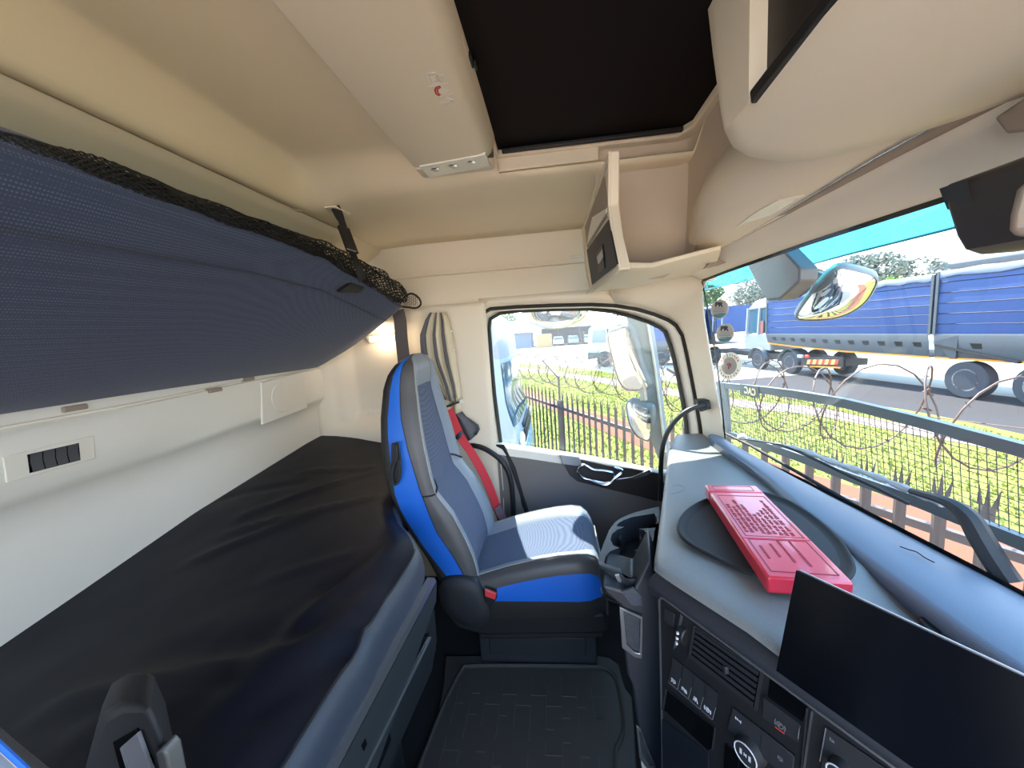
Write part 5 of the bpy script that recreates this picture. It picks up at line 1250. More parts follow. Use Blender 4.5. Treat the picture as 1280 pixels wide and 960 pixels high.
lot_e = spline([V((-14, 49, 0)), V((-3.9, 34.4, 0)), V((1.6, 26.4, 0)), V((3.7, 21.5, 0)), V((5.6, 17.2, 0)), V((7.4, 14.8, 0)), V((8.6, 12.3, 0)), V((9.2, 10.5, 0)), V((9.3, 8.0, 0)), V((9.6, 3, 0)), V((10.2, -12, 0))], 4)
inner_e = [V((-18, 44.5, 0)), V((-8.0, 23.1, 0)), V((-5.4, 17.6, 0)), V((-3.4, 13.3, 0)), V((-1.6, 9.5, 0)), V((0.0, 6.1, 0)), V((1.0, 4.0, 0)), V((1.9, 2.0, 0)), V((2.5, 0.75, 0)), V((3.7, -2, 0)), V((8.2, -11.5, 0))]
inner_e = spline(inner_e, 4)
mb = MB(); mb.grid([[V((p.x, p.y, GZ)), lerp(V((p.x, p.y, GZ)), V((q.x, q.y, GZ)), .5), V((q.x, q.y, GZ))] for p, q in zip(lot_e, inner_e)])
_yard = mb
mb = MB(); mb.grid([[V((q.x, q.y, GZ - 0.004)), V((q.x - 12, q.y - 5.6, GZ - 0.004))] for q in inner_e]); struct(mb.build('yard_paving', pavers('yard_pavers', (192, 162, 134), (178, 150, 124), (126, 106, 92)), flat=True))
mb = _yard
struct(mb.build('lawn_strip', M['grass'], flat=True))
def strip(name, m, a, b, z):
    A_, B_ = spline(a, 5), spline(b, 5); mb = MB(); mb.grid([[V((p.x, p.y, z)) for p in A_], [V((p.x, p.y, z)) for p in B_]]); o = mb.build(name, m, flat=True); return struct(o)
M['asphalt'] = ground('grey_asphalt', (66, 63, 63), 0.12, 0.6, 30, 0.4)
_ls = [q for q in lot_e if q.y < 17.5]
mb = MB(); mb.grid([[V((q.x, q.y, GZ - 0.006)), V((11.4 - .149 * (q.y + 1.0 - 11.7) / .989 + 1.2, q.y + 1.0, GZ - 0.006))] for q in _ls]); struct(mb.build('road', M['asphalt'], flat=True))
strip('path', M['pathm'], [(-9, 38, 0), (-1.7, 27.7, 0), (1.36, 22.5, 0), (3.06, 19.4, 0), (6.0, 13.2, 0), (7.2, 11.9, 0), (7.9, 9.6, 0), (8.45, 7.6, 0), (8.8, 3, 0), (9.2, -10, 0)], [(-9, 35.5, 0), (-0.9, 24.9, 0), (1.0, 20.9, 0), (2.6, 17.9, 0), (5.45, 12.2, 0), (6.7, 10.8, 0), (7.35, 9.0, 0), (7.95, 7.2, 0), (8.3, 3, 0), (8.7, -10, 0)], GZ + 0.012)
strip('pavement', M['brick'], [(-7, 29, 0), (-2.1, 19.6, 0), (0.2, 13.9, 0), (1.7, 11.3, 0), (4.4, 6.4, 0), (4.9, 5.1, 0), (5.4, 2, 0), (6, -10, 0)], [(-6, 25, 0), (-1.75, 16.3, 0), (-0.1, 12.8, 0), (1.5, 9.2, 0), (3.0, 6.0, 0), (3.1, 4.4, 0), (3.1, 2, 0), (3.4, -10, 0)], GZ + 0.010)
# grass tufts on the lawn: one mass
rr = random.Random(3)
gv, gf = [], []
def lawn_pt():
    while True:
        y = rr.uniform(2.5, 24); x = rr.uniform(-2.0, 9.0)
        xe = interp([(2.5, 9.4), (8, 9.2), (12.3, 8.5), (14.8, 7.3), (17.2, 5.5), (21.5, 3.6), (26.4, 1.5)], y)
        xf = 1.97 - 0.425 * (y - 1.9) / 0.905
        if x > xe or x < xf - 1.0: continue
        xb1 = interp([(2, 5.4), (5.1, 4.95), (6.4, 4.45), (11.3, 1.75), (13.9, .25), (19.6, -2.1), (24, -4)], y); xb0 = interp([(2, 3.1), (4.4, 3.1), (6.0, 3.0), (9.2, 1.5), (12.8, -.1), (16.3, -1.75), (25, -6)], y)
        if xb0 - 0.02 < x < xb1 + 0.02: continue
        xp1 = interp([(3, 8.85), (7.6, 8.5), (9.6, 7.95), (11.9, 7.25), (13.2, 6.05), (19.4, 3.1), (22.5, 1.4), (27.7, -1.7)], y); xp0 = interp([(3, 8.25), (7.2, 7.9), (9.0, 7.3), (10.8, 6.65), (12.2, 5.4), (17.9, 2.55), (20.9, .95), (24.9, -.95)], y)
        if xp0 < x < xp1: continue
        return x, y
for i in range(26000):
    x, y = lawn_pt(); h = rr.uniform(0.025, 0.075); a = rr.uniform(0, PI); w = rr.uniform(0.01, 0.03); lx, ly = rr.uniform(-.03, .03), rr.uniform(-.03, .03)
    o = len(gv); c, s = math.cos(a) * w, math.sin(a) * w
    gv += [V((x - c, y - s, GZ)), V((x + c, y + s, GZ)), V((x + lx, y + ly, GZ + h))]; gf.append((o, o + 1, o + 2))
mb = MB(); mb.v, mb.f = gv, gf
tag(mb.build('grass', mat('grass_blades', (143, 145, 70), 0.8, vary=0.4, vscale=2.0, spec=0.1), kind='stuff', flat=True), 'short green grass blades on the lawn beyond the fence', 'grass')

# ---------------------------------------------------------------- palisade fence with razor wire
FA = V((1.97, 1.90, 0.0)); FD = V((-.425, .905, 0)).normalized(); FN = V((.905, .425, 0)).normalized()
def ftop(s): return 0.42 - 0.018 * s
def fpt(s, z, d=0.0): p = FA + FD * s + FN * d; p.z = z; return p
M['fence'] = mat('fence_steel', (88, 79, 76), 0.6, 0.2, vary=0.15, vscale=6)
M['wire'] = mat('rusty_razor_wire', (92, 70, 58), 0.6, 0.2, vary=0.2, vscale=20)
fence = thing('palisade_fence', 'dark steel palisade fence with spiked pales and razor wire coils in front of the lawn', 'fence', (FA.x, FA.y, GZ))
def pale_mesh():
    w, t = 0.028, 0.008
    mb = MB()
    sec = lambda z, k=1.0: [V((0, 0, z)) + FD * (a * k) + FN * b for a, b in ((-w, t), (-w * .45, 0), (0, t * .6), (w * .45, 0), (w, t))]
    r0, r1 = sec(-1.9 + 0.0), sec(-0.13)
    mb.grid([r0, r1]); mb.grid([[p - FN * 0.003 for p in r0], [p - FN * 0.003 for p in r1]])
    for a in (-w * 0.85, 0.0, w * 0.85):
        z1 = -0.0 if a == 0 else -0.03
        base = V((0, 0, -0.13)) + FN * t * 0.5
        tip = V((0, 0, z1)) + FD * a * 1.5 + FN * (t * .5 + (0.015 if a else 0))
        for q0, q1 in ((-.011, .011),):
            mb.add([base + FD * (a + q0), base + FD * (a + q1), tip, base + FD * a + FN * 0.006], [(0, 1, 2), (0, 2, 3), (1, 3, 2)])
    return mb
pm_ = pale_mesh()
s0 = 0.01 - 0.157 * 14
first = None
mbp = MB(); base0 = fpt(s0, ftop(s0)); mbp.add([p + base0 for p in pm_.v], pm_.f); first = mbp.build('pale', M['fence'], fence, flat=True)
for i in range(1, 100):
    s = s0 + 0.157 * i
    if s > 12: break
    off = fpt(s, ftop(s)) - base0
    if abs(((s - 4.6) / 0.157)) < 0.45: continue
    copy_part(first, fence, off)
for dz_ in (0.33, 1.45):
    mb = MB(); mb.bar(fpt(s0, ftop(s0) - dz_, 0.022), fpt(12, ftop(12) - dz_, 0.022), 0.035, 0.045); mb.build('rail', M['fence'], fence)
for s in (-1.6, 1.5 - 0.02, 4.6, 7.7, 10.8):
    mb = MB(); mb.bar(fpt(s, GZ, 0.05), fpt(s, ftop(s) - 0.22, 0.05), 0.09, 0.09, (0, 1, 0)); mb.build('post', M['fence'], fence, bevel=0.004)
    mb = MB(); mb.bar(fpt(s, ftop(s) - 0.24, 0.05), fpt(s, ftop(s) + 0.16, 0.05), 0.035, 0.035, (0, 1, 0)); mb.bar(fpt(s, ftop(s) + 0.15, 0.05), fpt(s + 0.75, ftop(s) + 0.38, 0.12), 0.03, 0.03); mb.build('outrigger', M['fence'], fence)
# coils: two counter-wound helices with barbs
rr = random.Random(21)
for wnd in (1, -1):
    path = []
    n = 16; s = -2.2; k = 0
    while s < 11.5:
        a = wnd * 2 * PI * k / n + (0.7 if wnd < 0 else 0)
        r = 0.235 + 0.02 * math.sin(k * 0.21)
        path.append(fpt(s + 0.05 * math.sin(k * 0.13), ftop(s) + 0.27 + r * math.sin(a), r * math.cos(a)))
        s += 0.42 / n; k += 1
    mb = MB(); mb.tube(path, 0.0048, 5); coil = mb.build('razor_coil', M['wire'], fence)
    mb = MB()
    for i in range(1, len(path) - 1, 1):
        p = lerp(path[i], path[i + 1], rr.random()); d = (path[i + 1] - path[i]).normalized(); sd = V((rr.uniform(-1, 1), rr.uniform(-1, 1), rr.uniform(-1, 1))); sd = (sd - d * sd.dot(d)).normalized() * 0.017; e = d.cross(sd) * 0.25
        mb.add([p + sd + d * .008, p - sd - d * .008, p + d * .007 + e, p - d * .007 - e], [(0, 2, 1, 3)])
    mb.build('razor_barbs', M['wire'], coil, kind='stuff', flat=True)
mb = MB(); mb.tube([fpt(s_ * 0.5 - 2.2, ftop(s_ * .5 - 2.2) + 0.27 + 0.01 * math.sin(s_), 0.0) for s_ in range(28)], 0.0025, 4); mb.build('tie_wire', M['wire'], fence)

# ---------------------------------------------------------------- windscreen guard, wiper, stickers
OUT = 0.10
M['guard'] = mat('guard_grey', (118, 128, 132), 0.5, 0.2)
M['guard_wire'] = mat('guard_wire', (70, 72, 76), 0.6)
top_px = [(896, 478), (931, 480.8), (975, 486), (1020, 491.6), (1080, 504), (1155, 523), (1215, 539), (1280, 556)]
tops = [ws_hit(x, y, OUT) for x, y in top_px]
bot_px = [(905, 545), (940, 556), (1000, 578), (1080, 610), (1160, 640), (1239, 668), (1280, 690)]
bots = [ws_hit(x, y, OUT) for x, y in bot_px]
tz = sorted([(p.y, p.z) for p in tops]); bz = sorted([(p.y, p.z) for p in bots])
def gp(y, z):
    q = min(y, 1.70); a, b = ws_pt(q, 0), ws_pt(q, 1)
    return V((ws_pt(q, (z - a.z) / (b.z - a.z), OUT).x, y, z))
ylo = -0.3
def ztop(y): return interp(tz, y)
def zbot(y): return interp(bz, y)
ymax = tops[0].y
guard = thing('windscreen_guard', 'grey framed wire mesh stone guard across the lower windscreen', 'guard', (0.9, 0.8, zbot(0.8)))
yg = [ylo, 0.1, 0.4, 0.6, 0.8, 1.0, 1.2, 1.4, 1.55, ymax - 0.06, ymax]
def gbar(f, w, name):
    rows = []
    for y in yg:
        z = f(y); rows.append([gp(y, z), gp(y, z - w), gp(y, z - w) + V((0.02, 0, 0)), gp(y, z) + V((0.02, 0, 0))])
    mb = MB(); mb.loft(rows); return mb.build(name, M['guard'], guard, sharp=30)
gbar(ztop, 0.028, 'top_rail'); gbar(lambda y: zbot(y) + 0.03, 0.03, 'bottom_rail')
mb = MB(); a0, a1 = ymax - 0.085, ymax
mb.prism([gp(a1, ztop(a1)), gp(a0, ztop(a0)), gp(a0 + 0.012, zbot(a0)), gp(a1, zbot(a1))], (0.018, 0, 0)); mb.build('side_rail', M['guard'], guard)
for f_ in (0.2, 0.75):
    mb = MB(); mb.lathe(gp(ymax - 0.045, lerp(zbot(ymax), ztop(ymax), f_)), (-1, 0, 0), [(0, .006), (.003, .005), (.004, .001)], 10); mb.build('rivet', M['steel'], guard)
mb = MB()
y = ylo
while y < ymax - 0.08:
    zt_, zb_ = ztop(y) - 0.03, zbot(y) + 0.01
    mb.bar(gp(y, zb_) + V((0.01, 0, 0)), gp(y, zt_) + V((0.01, 0, 0)), 0.0012, 0.0012, (0, 1, 0)); y += 0.0165
z = 0.30
while z < 1.0:
    pts = []
    y = ylo
    while y <= ymax - 0.07:
        if zbot(y) < z < ztop(y) - 0.02: pts.append(gp(y, z) + V((0.0125, 0, 0)))
        y += 0.06
    for a, b in zip(pts, pts[1:]): mb.bar(a, b, 0.0012, 0.0012)
    z += 0.0165
mb.build('wire_mesh', M['guard_wire'], guard, kind='stuff', flat=True)
pa, pb = ws_hit(946, 494, OUT - 0.002), ws_hit(927, 488.5, OUT - 0.002)
yl_ = (pb - pa).normalized()
q = [gp(pa.y - 0.012, ztop(pa.y) + 0.0), gp(pb.y + 0.012, ztop(pb.y)), gp(pb.y + 0.012, ztop(pb.y) - 0.048), gp(pa.y - 0.012, ztop(pa.y) - 0.048)]
mb = MB(); mb.prism([p + V((-0.001, 0, 0)) for p in q], (0.004, 0, 0)); mb.build('label_plate', M['guard'], guard)
text('CAC', 0.040, gp(pa.y - 0.006, ztop(pa.y) - 0.040) + V((-0.010, 0, 0)), (gp(pb.y, 1) - gp(pa.y, 1)).normalized(), (0, 0, 1), mat('letter_cream', (226, 222, 180), 0.6), 'mirrored_lettering', guard, bold=0.001)

wip = thing('windscreen_wiper', 'wrapped black wiper arm and blade lying along the windscreen base', 'wiper', ws_hit(1210, 700, 0.05))
wo = 0.035
arm = [ws_hit(x, y, wo) for x, y in ((940, 549), (980, 556), (1020, 568), (1060, 583), (1100, 598), (1140, 614), (1175, 624), (1196, 634), (1212, 648), (1226, 672), (1243, 700), (1262, 728))]
mb = MB(); mb.tube(spline(arm[5:], 4), [0.010 + 0.012 * sstep(0, 16, i) for i in range(len(spline(arm[5:], 4)))], 8, flat=0.8); mb.build('wiper_arm', M['black'], wip)
mb = MB(); mb.tube(spline([ws_hit(x, y, wo - 0.005) for x, y in ((931, 549), (975, 556), (1020, 575), (1060, 594), (1100, 612), (1136, 630))], 4), 0.006, 6, flat=0.6); mb.build('wiper_blade', M['rubber'], wip)
fl_ = spline([ws_hit(x, y, wo + 0.004) for x, y in ((968, 556), (1000, 562), (1040, 577), (1090, 594), (1140, 614), (1178, 629))], 5)
mb = MB(); mb.tube(fl_, [0.008 + 0.003 * math.sin(i * 2.1) for i in range(len(fl_))], 8); mb.build('plastic_wrap', mat('wrap_film', (186, 192, 196), 0.2, grain=60, bump=1.0), wip, label='crinkled clear wrapping')
mb = MB(); mb.sphere(ws_hit(928, 547, wo), 0.018, 0.022, 0.018, 10, 8); mb.build('end_knob', M['pale'], wip)
mb = MB(); mb.tube([ws_hit(x, y, 0.02) for x, y in ((905, 541), (940, 558), (1000, 592), (1100, 650), (1200, 706), (1280, 745))], 0.006, 6); mb.build('cowl_seal', M['rubber'], wip)

def sticker(px, py, w, h, label):
    c = ws_hit(px, py, -0.004); e1 = (ws_hit(px + 6, py, -0.004) - ws_hit(px - 6, py, -0.004)).normalized(); n_ = V((-1, 0, 0.1)).normalized(); n_ = (n_ - e1 * n_.dot(e1)).normalized(); e2 = n_.cross(e1).normalized()
    if e2.z < 0: e2 = -e2
    t = thing('sticker', label, 'sticker', c)
    return t, c, e1, e2, n_
M['stk'] = paper('sticker_paper', (206, 200, 196)); M['stk_w'] = paper('sticker_white', (240, 238, 226)); M['ink'] = mat('sticker_ink', (24, 30, 38), 0.6); M['ink2'] = mat('sticker_grey_ink', (140, 136, 136), 0.6); M['tealink'] = mat('sticker_teal', (74, 134, 146), 0.6); M['redink'] = mat('sticker_red', (196, 84, 72), 0.6); M['brown'] = mat('sticker_brown', (142, 56, 58), 0.6)
for (px, py, lb) in ((899.3, 386.5, 'round grey PR sticker with teal edge, upper of two on the windscreen'), (906.2, 416.5, 'round grey PR sticker with teal edge, lower of two on the windscreen')):
    t, c, e1, e2, n_ = sticker(px, py, 0, 0, lb)
    R_ = (ws_hit(px, py - 11.5, -0.004) - c).length
    Rx = (ws_hit(px + 11.5, py, -0.004) - c).length
    disc = lambda k, z, a0=0, a1=2 * PI, n=28: [c + e1 * (Rx * k * math.cos(a0 + (a1 - a0) * i / n)) + e2 * (R_ * k * math.sin(a0 + (a1 - a0) * i / n)) + n_ * z for i in range(n)]
    mb = MB(); mb.prism(disc(1, 0), n_ * 0.0006); mb.build('sticker_disc', M['stk'], t)
    mb = MB(); mb.ring(disc(1.0, .0008), disc(.9, .0008), n_ * 0.0004); mb.build('sticker_rim', M['stk_w'], t)
    seg = disc(.93, .0009, PI * 1.22, PI * 1.92, 14); mb = MB(); mb.prism(seg, n_ * 0.0004); mb.build('teal_edge', M['tealink'], t)
    text('PR', R_ * 0.62, c - e1 * Rx * 0.52 + e2 * R_ * 0.28 + n_ * 0.0014, e1, e2, M['ink'], 'sticker_letters', t, bold=0.0012, sx=1.25 * Rx / R_)
    for k, (w_, v) in enumerate(((.5, .12), (.62, -.08), (.62, -.24), (.5, -.40))):
        mb = MB(); mb.bar(c - e1 * Rx * w_ + e2 * R_ * v + n_ * .0014, c + e1 * Rx * w_ + e2 * R_ * v + n_ * .0014, R_ * 0.07, 0.0004, n_); mb.build('print_line', M['ink2'], t)
t, c, e1, e2, n_ = sticker(911.5, 457.5, 0, 0, 'round white sticker with red ring lettering near the pillar')
R_ = (ws_hit(911.5, 441.5, -0.004) - c).length; Rx = (ws_hit(927, 457.5, -0.004) - c).length
disc = lambda k, z, n=32: [c + e1 * (Rx * k * math.cos(2 * PI * i / n)) + e2 * (R_ * k * math.sin(2 * PI * i / n)) + n_ * z for i in range(n)]
mb = MB(); mb.prism(disc(1, 0), n_ * 0.0006); mb.build('sticker_disc', M['stk_w'], t)
mb = MB(); mb.prism(disc(.64, .0008), n_ * 0.0004); mb.build('sticker_centre', M['stk'], t)
mb = MB(); mb.prism([c + e1 * Rx * a + e2 * R_ * b + n_ * 0.0013 for a, b in ((-.2, .12), (-.12, .2), (-.02, .16), (.02, .28), (.08, .18), (.2, .16), (.16, .02), (.2, -.1), (.06, -.06), (.04, -.24), (-.06, -.2), (-.04, -.02))], n_ * 0.0004); mb.build('emblem', M['brown'], t)
for word, a0, a1, flip in (('LA ROUGER', 150, 28, False), ('TRANSPORT', 205, 338, True)):
    for i, ch in enumerate(word):
        if ch == ' ': continue
        a = math.radians(lerp(a0, a1, i / (len(word) - 1))); rd = e1 * Rx * math.cos(a) + e2 * R_ * math.sin(a); up_ = rd.normalized() * (-1 if flip else 1); sd = up_.cross(n_)
        if (sd.dot(e1) if abs(math.sin(a)) > .5 else 1) < 0 and False: sd = -sd
        text(ch, R_ * 0.24, c + rd * (0.80 if not flip else 0.82) - sd * R_ * 0.07 - up_ * R_ * 0.08 + n_ * 0.0012, sd, up_, M['redink'], 'ring_letter', t, bold=0.0004)

# ---------------------------------------------------------------- outside mirrors
M['skin'] = mat('cab_paint_sand', (176, 146, 100), 0.35)
mb = MB(); mb.grid([[V((x, y, z)) for y, z in ((1.96, 0.44), (1.985, 0.38), (1.995, 0.0), (1.985, -0.55), (1.95, -0.60))] for x in (-1.35, -0.7, -0.34, -0.33, 0.2, 0.70, 0.80, 0.88)]); skin = struct(mb.build('trim_9', M['skin'], thick=0.01))
mb = MB(); mb.grid([[V((x, y, z)) for y, z in ((1.96, 1.75), (1.985, 1.3), (1.985, 0.60))] for x in (-1.35, -0.9, -0.36)]); mb.build('outer_panel', M['skin'], skin, thick=0.01)
mb = MB()
for z in (-0.75, -1.05): mb.box((0.15, 1.88, z), (0.7, 0.22, 0.05))
mb.build('boarding_step', M['black'], skin, kind='stuff')
mb = MB(); mb.box((-5.5, 1.0, 0.6), (7.4, 1.9, 2.6)); mb.build('load_body', M['pale'], skin)
M['mhouse'] = mat('mirror_housing', (128, 134, 136), 0.5)
M['mdark'] = mat('mirror_arm_dark', (84, 78, 72), 0.5)
def dome(outline, nrm, sag, back=0.02):
    c = sum(outline, V()) / len(outline)
    rows = []
    for k in (1.0, .9, .75, .6, .4, .2, .02):
        rows.append([lerp(c, p, k) + V(nrm) * sag * (1 - k * k) for p in outline])
    mb = MB(); mb.grid(rows, closed=True); return mb
t = thing('front_mirror', 'convex front mirror on a folded arm outside the upper windscreen', 'mirror', ws_hit(1045, 370, 0.35))
XM = 1.06
blk = [at(x, y, x=XM - 0.20) for x, y in ((928, 321), (974, 307), (1000, 335), (999, 352), (975, 374), (958, 376), (944, 352))]
mb = MB(); mb.prism(blk, (0.08, 0.03, 0.0)); mb.build('mirror_arm', M['mdark'], t, bevel=0.008)
mb = MB(); mb.tube([at(990, 340, x=XM - 0.15), at(1010, 341, x=XM), at(1030, 346, x=XM + 0.02)], 0.022, 8, flat=0.7); mb.build('arm_neck', M['mdark'], t)
mb = MB(); mb.tube([at(975, 372, x=XM - 0.15), at(996, 370, x=XM), at(1016, 358, x=XM + 0.02)], 0.012, 8); mb.build('arm_brace', M['mdark'], t)
cm = at(1045, 368, x=XM)
outl = spline([at(x, y, x=XM) for x, y in ((996, 396), (1014, 368), (1030, 350), (1046, 337), (1066, 338), (1094, 347), (1092, 362), (1080, 379), (1062, 391), (1040, 398), (1015, 400))], 4, True)
nm_ = V((-0.36, -0.70, -0.60)).normalized()
tilt = lambda p: p + nm_ * (-(p - cm).dot(nm_))          # lay the outline in the mirror's own plane
pl_o = []
for px, py in ((996, 396), (1014, 368), (1030, 350), (1046, 337), (1066, 338), (1094, 347), (1092, 362), (1080, 379), (1062, 391), (1040, 398), (1015, 400)):
    pl_o.append(hit(px, py, cm, nm_))
outl = spline(pl_o, 4, True)
dome(outl, nm_, 0.05).build('mirror_glass', M['mirror'], t, sharp=80, label='convex mirror glass')
co = sum(outl, V()) / len(outl)
mb = MB(); mb.grid([[lerp(co, p, 1.0) + nm_ * 0.003 for p in outl], [lerp(co, p, 1.05) for p in outl], [lerp(co, p, 1.06) - nm_ * 0.03 for p in outl], [lerp(co, p, .85) - nm_ * 0.07 for p in outl], [lerp(co, p, .4) - nm_ * 0.09 for p in outl], [lerp(co, p, .01) - nm_ * 0.09 for p in outl]], closed=True); mb.build('mirror_shell', M['mhouse'], t, sharp=70)

t = thing('kerb_mirror', 'rounded convex kerb mirror hanging over the door window', 'mirror', at(694, 412, y=2.2))
outl = [V((at(694, 386, y=2.2).x + 0.185 * math.cos(2 * PI * k / 28), 2.2 + 0.09 * math.sin(2 * PI * k / 28), 1.345)) for k in range(28)]
c = sum(outl, V()) / 28; dp_ = c.z - at(692, 411.5, y=2.2).z
rows = [[lerp(c, p, math.cos(a * PI / 2 / 7)) + V((0, 0, -dp_ * math.sin(a * PI / 2 / 7))) for p in outl] for a in range(7)] + [[lerp(c, p, 0.02) + V((0, 0, -dp_)) for p in outl]]
mb = MB(); mb.grid(rows, closed=True); mb.build('mirror_glass', M['mirror'], t, sharp=80)
mb = MB(); mb.grid([[lerp(c, p, k) + V((0, 0, z_)) for p in outl] for k, z_ in ((1.0, 0), (1.04, .01), (1.0, .08), (.6, .13), (.02, .14))], closed=True); mb.build('mirror_shell', M['mhouse'], t, sharp=70)
mb = MB(); mb.tube([V((c.x + .1, 2.2, 1.45)), V((c.x + .2, 2.05, 1.5)), V((c.x + .25, 1.95, 1.5))], 0.02, 8); mb.build('mirror_arm', M['mdark'], t)

YM = 2.12
t = thing('side_mirror', 'tall film-wrapped side mirror pair on a grey bracket outside the door window', 'mirror', at(832, 575, y=YM))
brp = [at(x, y, y=YM) for x, y in ((779, 388), (792, 386), (809, 394), (813, 420), (819, 460), (825, 515), (832, 562), (838, 590), (831, 590), (820, 568), (812, 545), (806, 500), (800, 470), (792, 430))]
mb = MB(); mb.prism(brp, (0.05, 0.10, 0)); mb.build('mirror_bracket', M['mhouse'], t, bevel=0.006)
for pts_ in (((781, 392), (786, 412), (796, 440), (803, 470), (808, 500)), ((808.5, 398), (813, 425), (819, 462), (826, 520), (832, 565))):
    mb = MB(); mb.tube(spline([at(x, y, y=YM - 0.006) for x, y in pts_], 4), 0.007, 6); mb.build('bright_edge', M['pale'], t)
def sidemirror(px_list, y0, nrm, nm, sag):
    c0_ = at(sum(p[0] for p in px_list) / len(px_list), sum(p[1] for p in px_list) / len(px_list), y=y0)
    o_ = spline([hit(x, y, c0_, nrm) for x, y in px_list], 3, True); c_ = sum(o_, V()) / len(o_)
    par = None
    mb = dome([lerp(c_, p, .93) for p in o_], nrm, sag); g_ = mb.build(nm, M['mirror'], t, sharp=80)
    mb = MB(); mb.grid([[lerp(c_, p, .94) + nrm * .004 for p in o_], [lerp(c_, p, 1.0) for p in o_], [lerp(c_, p, 1.0) - nrm * 0.04 for p in o_], [lerp(c_, p, .8) - nrm * 0.08 for p in o_], [lerp(c_, p, .02) - nrm * 0.09 for p in o_]], closed=True); mb.build('mirror_shell', M['mhouse'], t, sharp=70)
    mb = MB(); mb.grid([[lerp(c_, p, k) + nrm * (0.012 + sag + 0.006 * noise.noise(p * 25)) for p in o_] for k in (1.0, .8, .6, .3, .02)], closed=True); mb.build('wrap_film', M['film'], t, sharp=80, label='crinkled clear film')
nn = V((-0.70, -0.64, -0.30)).normalized()
sidemirror([(759, 418), (770, 411), (784, 408), (791, 425), (799, 450), (807, 472), (811, 486), (797, 489), (782, 488), (773, 477), (765, 450)], YM + 0.02, nn, 'main_mirror_glass', 0.008)
sidemirror([(782, 505), (790, 502), (806, 508), (813, 512), (815, 530), (812, 551), (803, 550), (795, 545), (786, 530)], YM + 0.02, V((-0.66, -0.66, -0.36)).normalized(), 'wide_mirror_glass', 0.03)
mb = MB(); mb.prism([at(x, y, y=YM) for x, y in ((799, 487), (806, 487), (808, 506), (801, 505))], (0.02, 0.05, 0)); mb.build('mirror_link', M['pale'], t)
# ================================================================ THE YARD BEHIND THE FENCE
TP = V((11.4, 11.7, 0)); TD = V((-.149, .989, 0)).normalized(); TN = V((.989, .149, 0)).normalized()
def tp(s, z, d=0.0): p = TP + TD * s + TN * d; p.z = z; return p       # s along the trailers, d away from us
M['tarp'] = mat('blue_tarpaulin', (42, 68, 116), 0.6, grain=3, bump=0.5, vary=0.18, vscale=1.2, spec=0.4)
M['tarp_top'] = mat('tarp_flap', (96, 106, 130), 0.6, grain=4, bump=0.6)
M['tr_grey'] = mat('trailer_grey', (70, 76, 81), 0.55, 0.1, vary=0.1, vscale=1.5)
M['yellow'] = mat('reflective_yellow', (206, 134, 16), 0.5)
M['tyre'] = mat('tyre_rubber', (58, 60, 64), 0.8, vary=0.1, vscale=3)
M['rim'] = mat('wheel_rim', (190, 194, 198), 0.35, 0.6)
M['seamdark'] = mat('tarp_seam', (12, 18, 46), 0.7)
M['white_paint'] = mat('white_paint', (138, 143, 150), 0.35)
M['sky_paint'] = mat('pale_blue_paint', (150, 164, 182), 0.3)
M['win'] = mat('vehicle_glass', (66, 96, 108), 0.08, spec=0.8)
M['chev_r'] = mat('chevron_red', (214, 60, 40), 0.5); M['chev_y'] = mat('chevron_yellow', (232, 190, 90), 0.5)
def wheel(t, c, axis, r=0.5, w=0.3, dual=True, nm='wheel'):
    a = V(axis).normalized()
    mb = MB(); mb.lathe(c, a, [(-w / 2, r * .62), (-w / 2, r * .93), (-w * .42, r), (w * .42, r), (w / 2, r * .93), (w / 2, r * .62), (w * .3, r * .58), (w * .3, 0.001)], 28); wo_ = mb.build(nm, M['tyre'], t)
    mb = MB(); mb.lathe(c, a, [(-w * .45, r * .60), (-w * .5, r * .60), (-w * .5, r * .54), (-w * .25, r * .48), (-w * .22, r * .30), (-w * .42, r * .27), (-w * .45, r * .18), (-w * .45, 0.001)], 24); mb.build('wheel_rim', M['rim'], wo_)
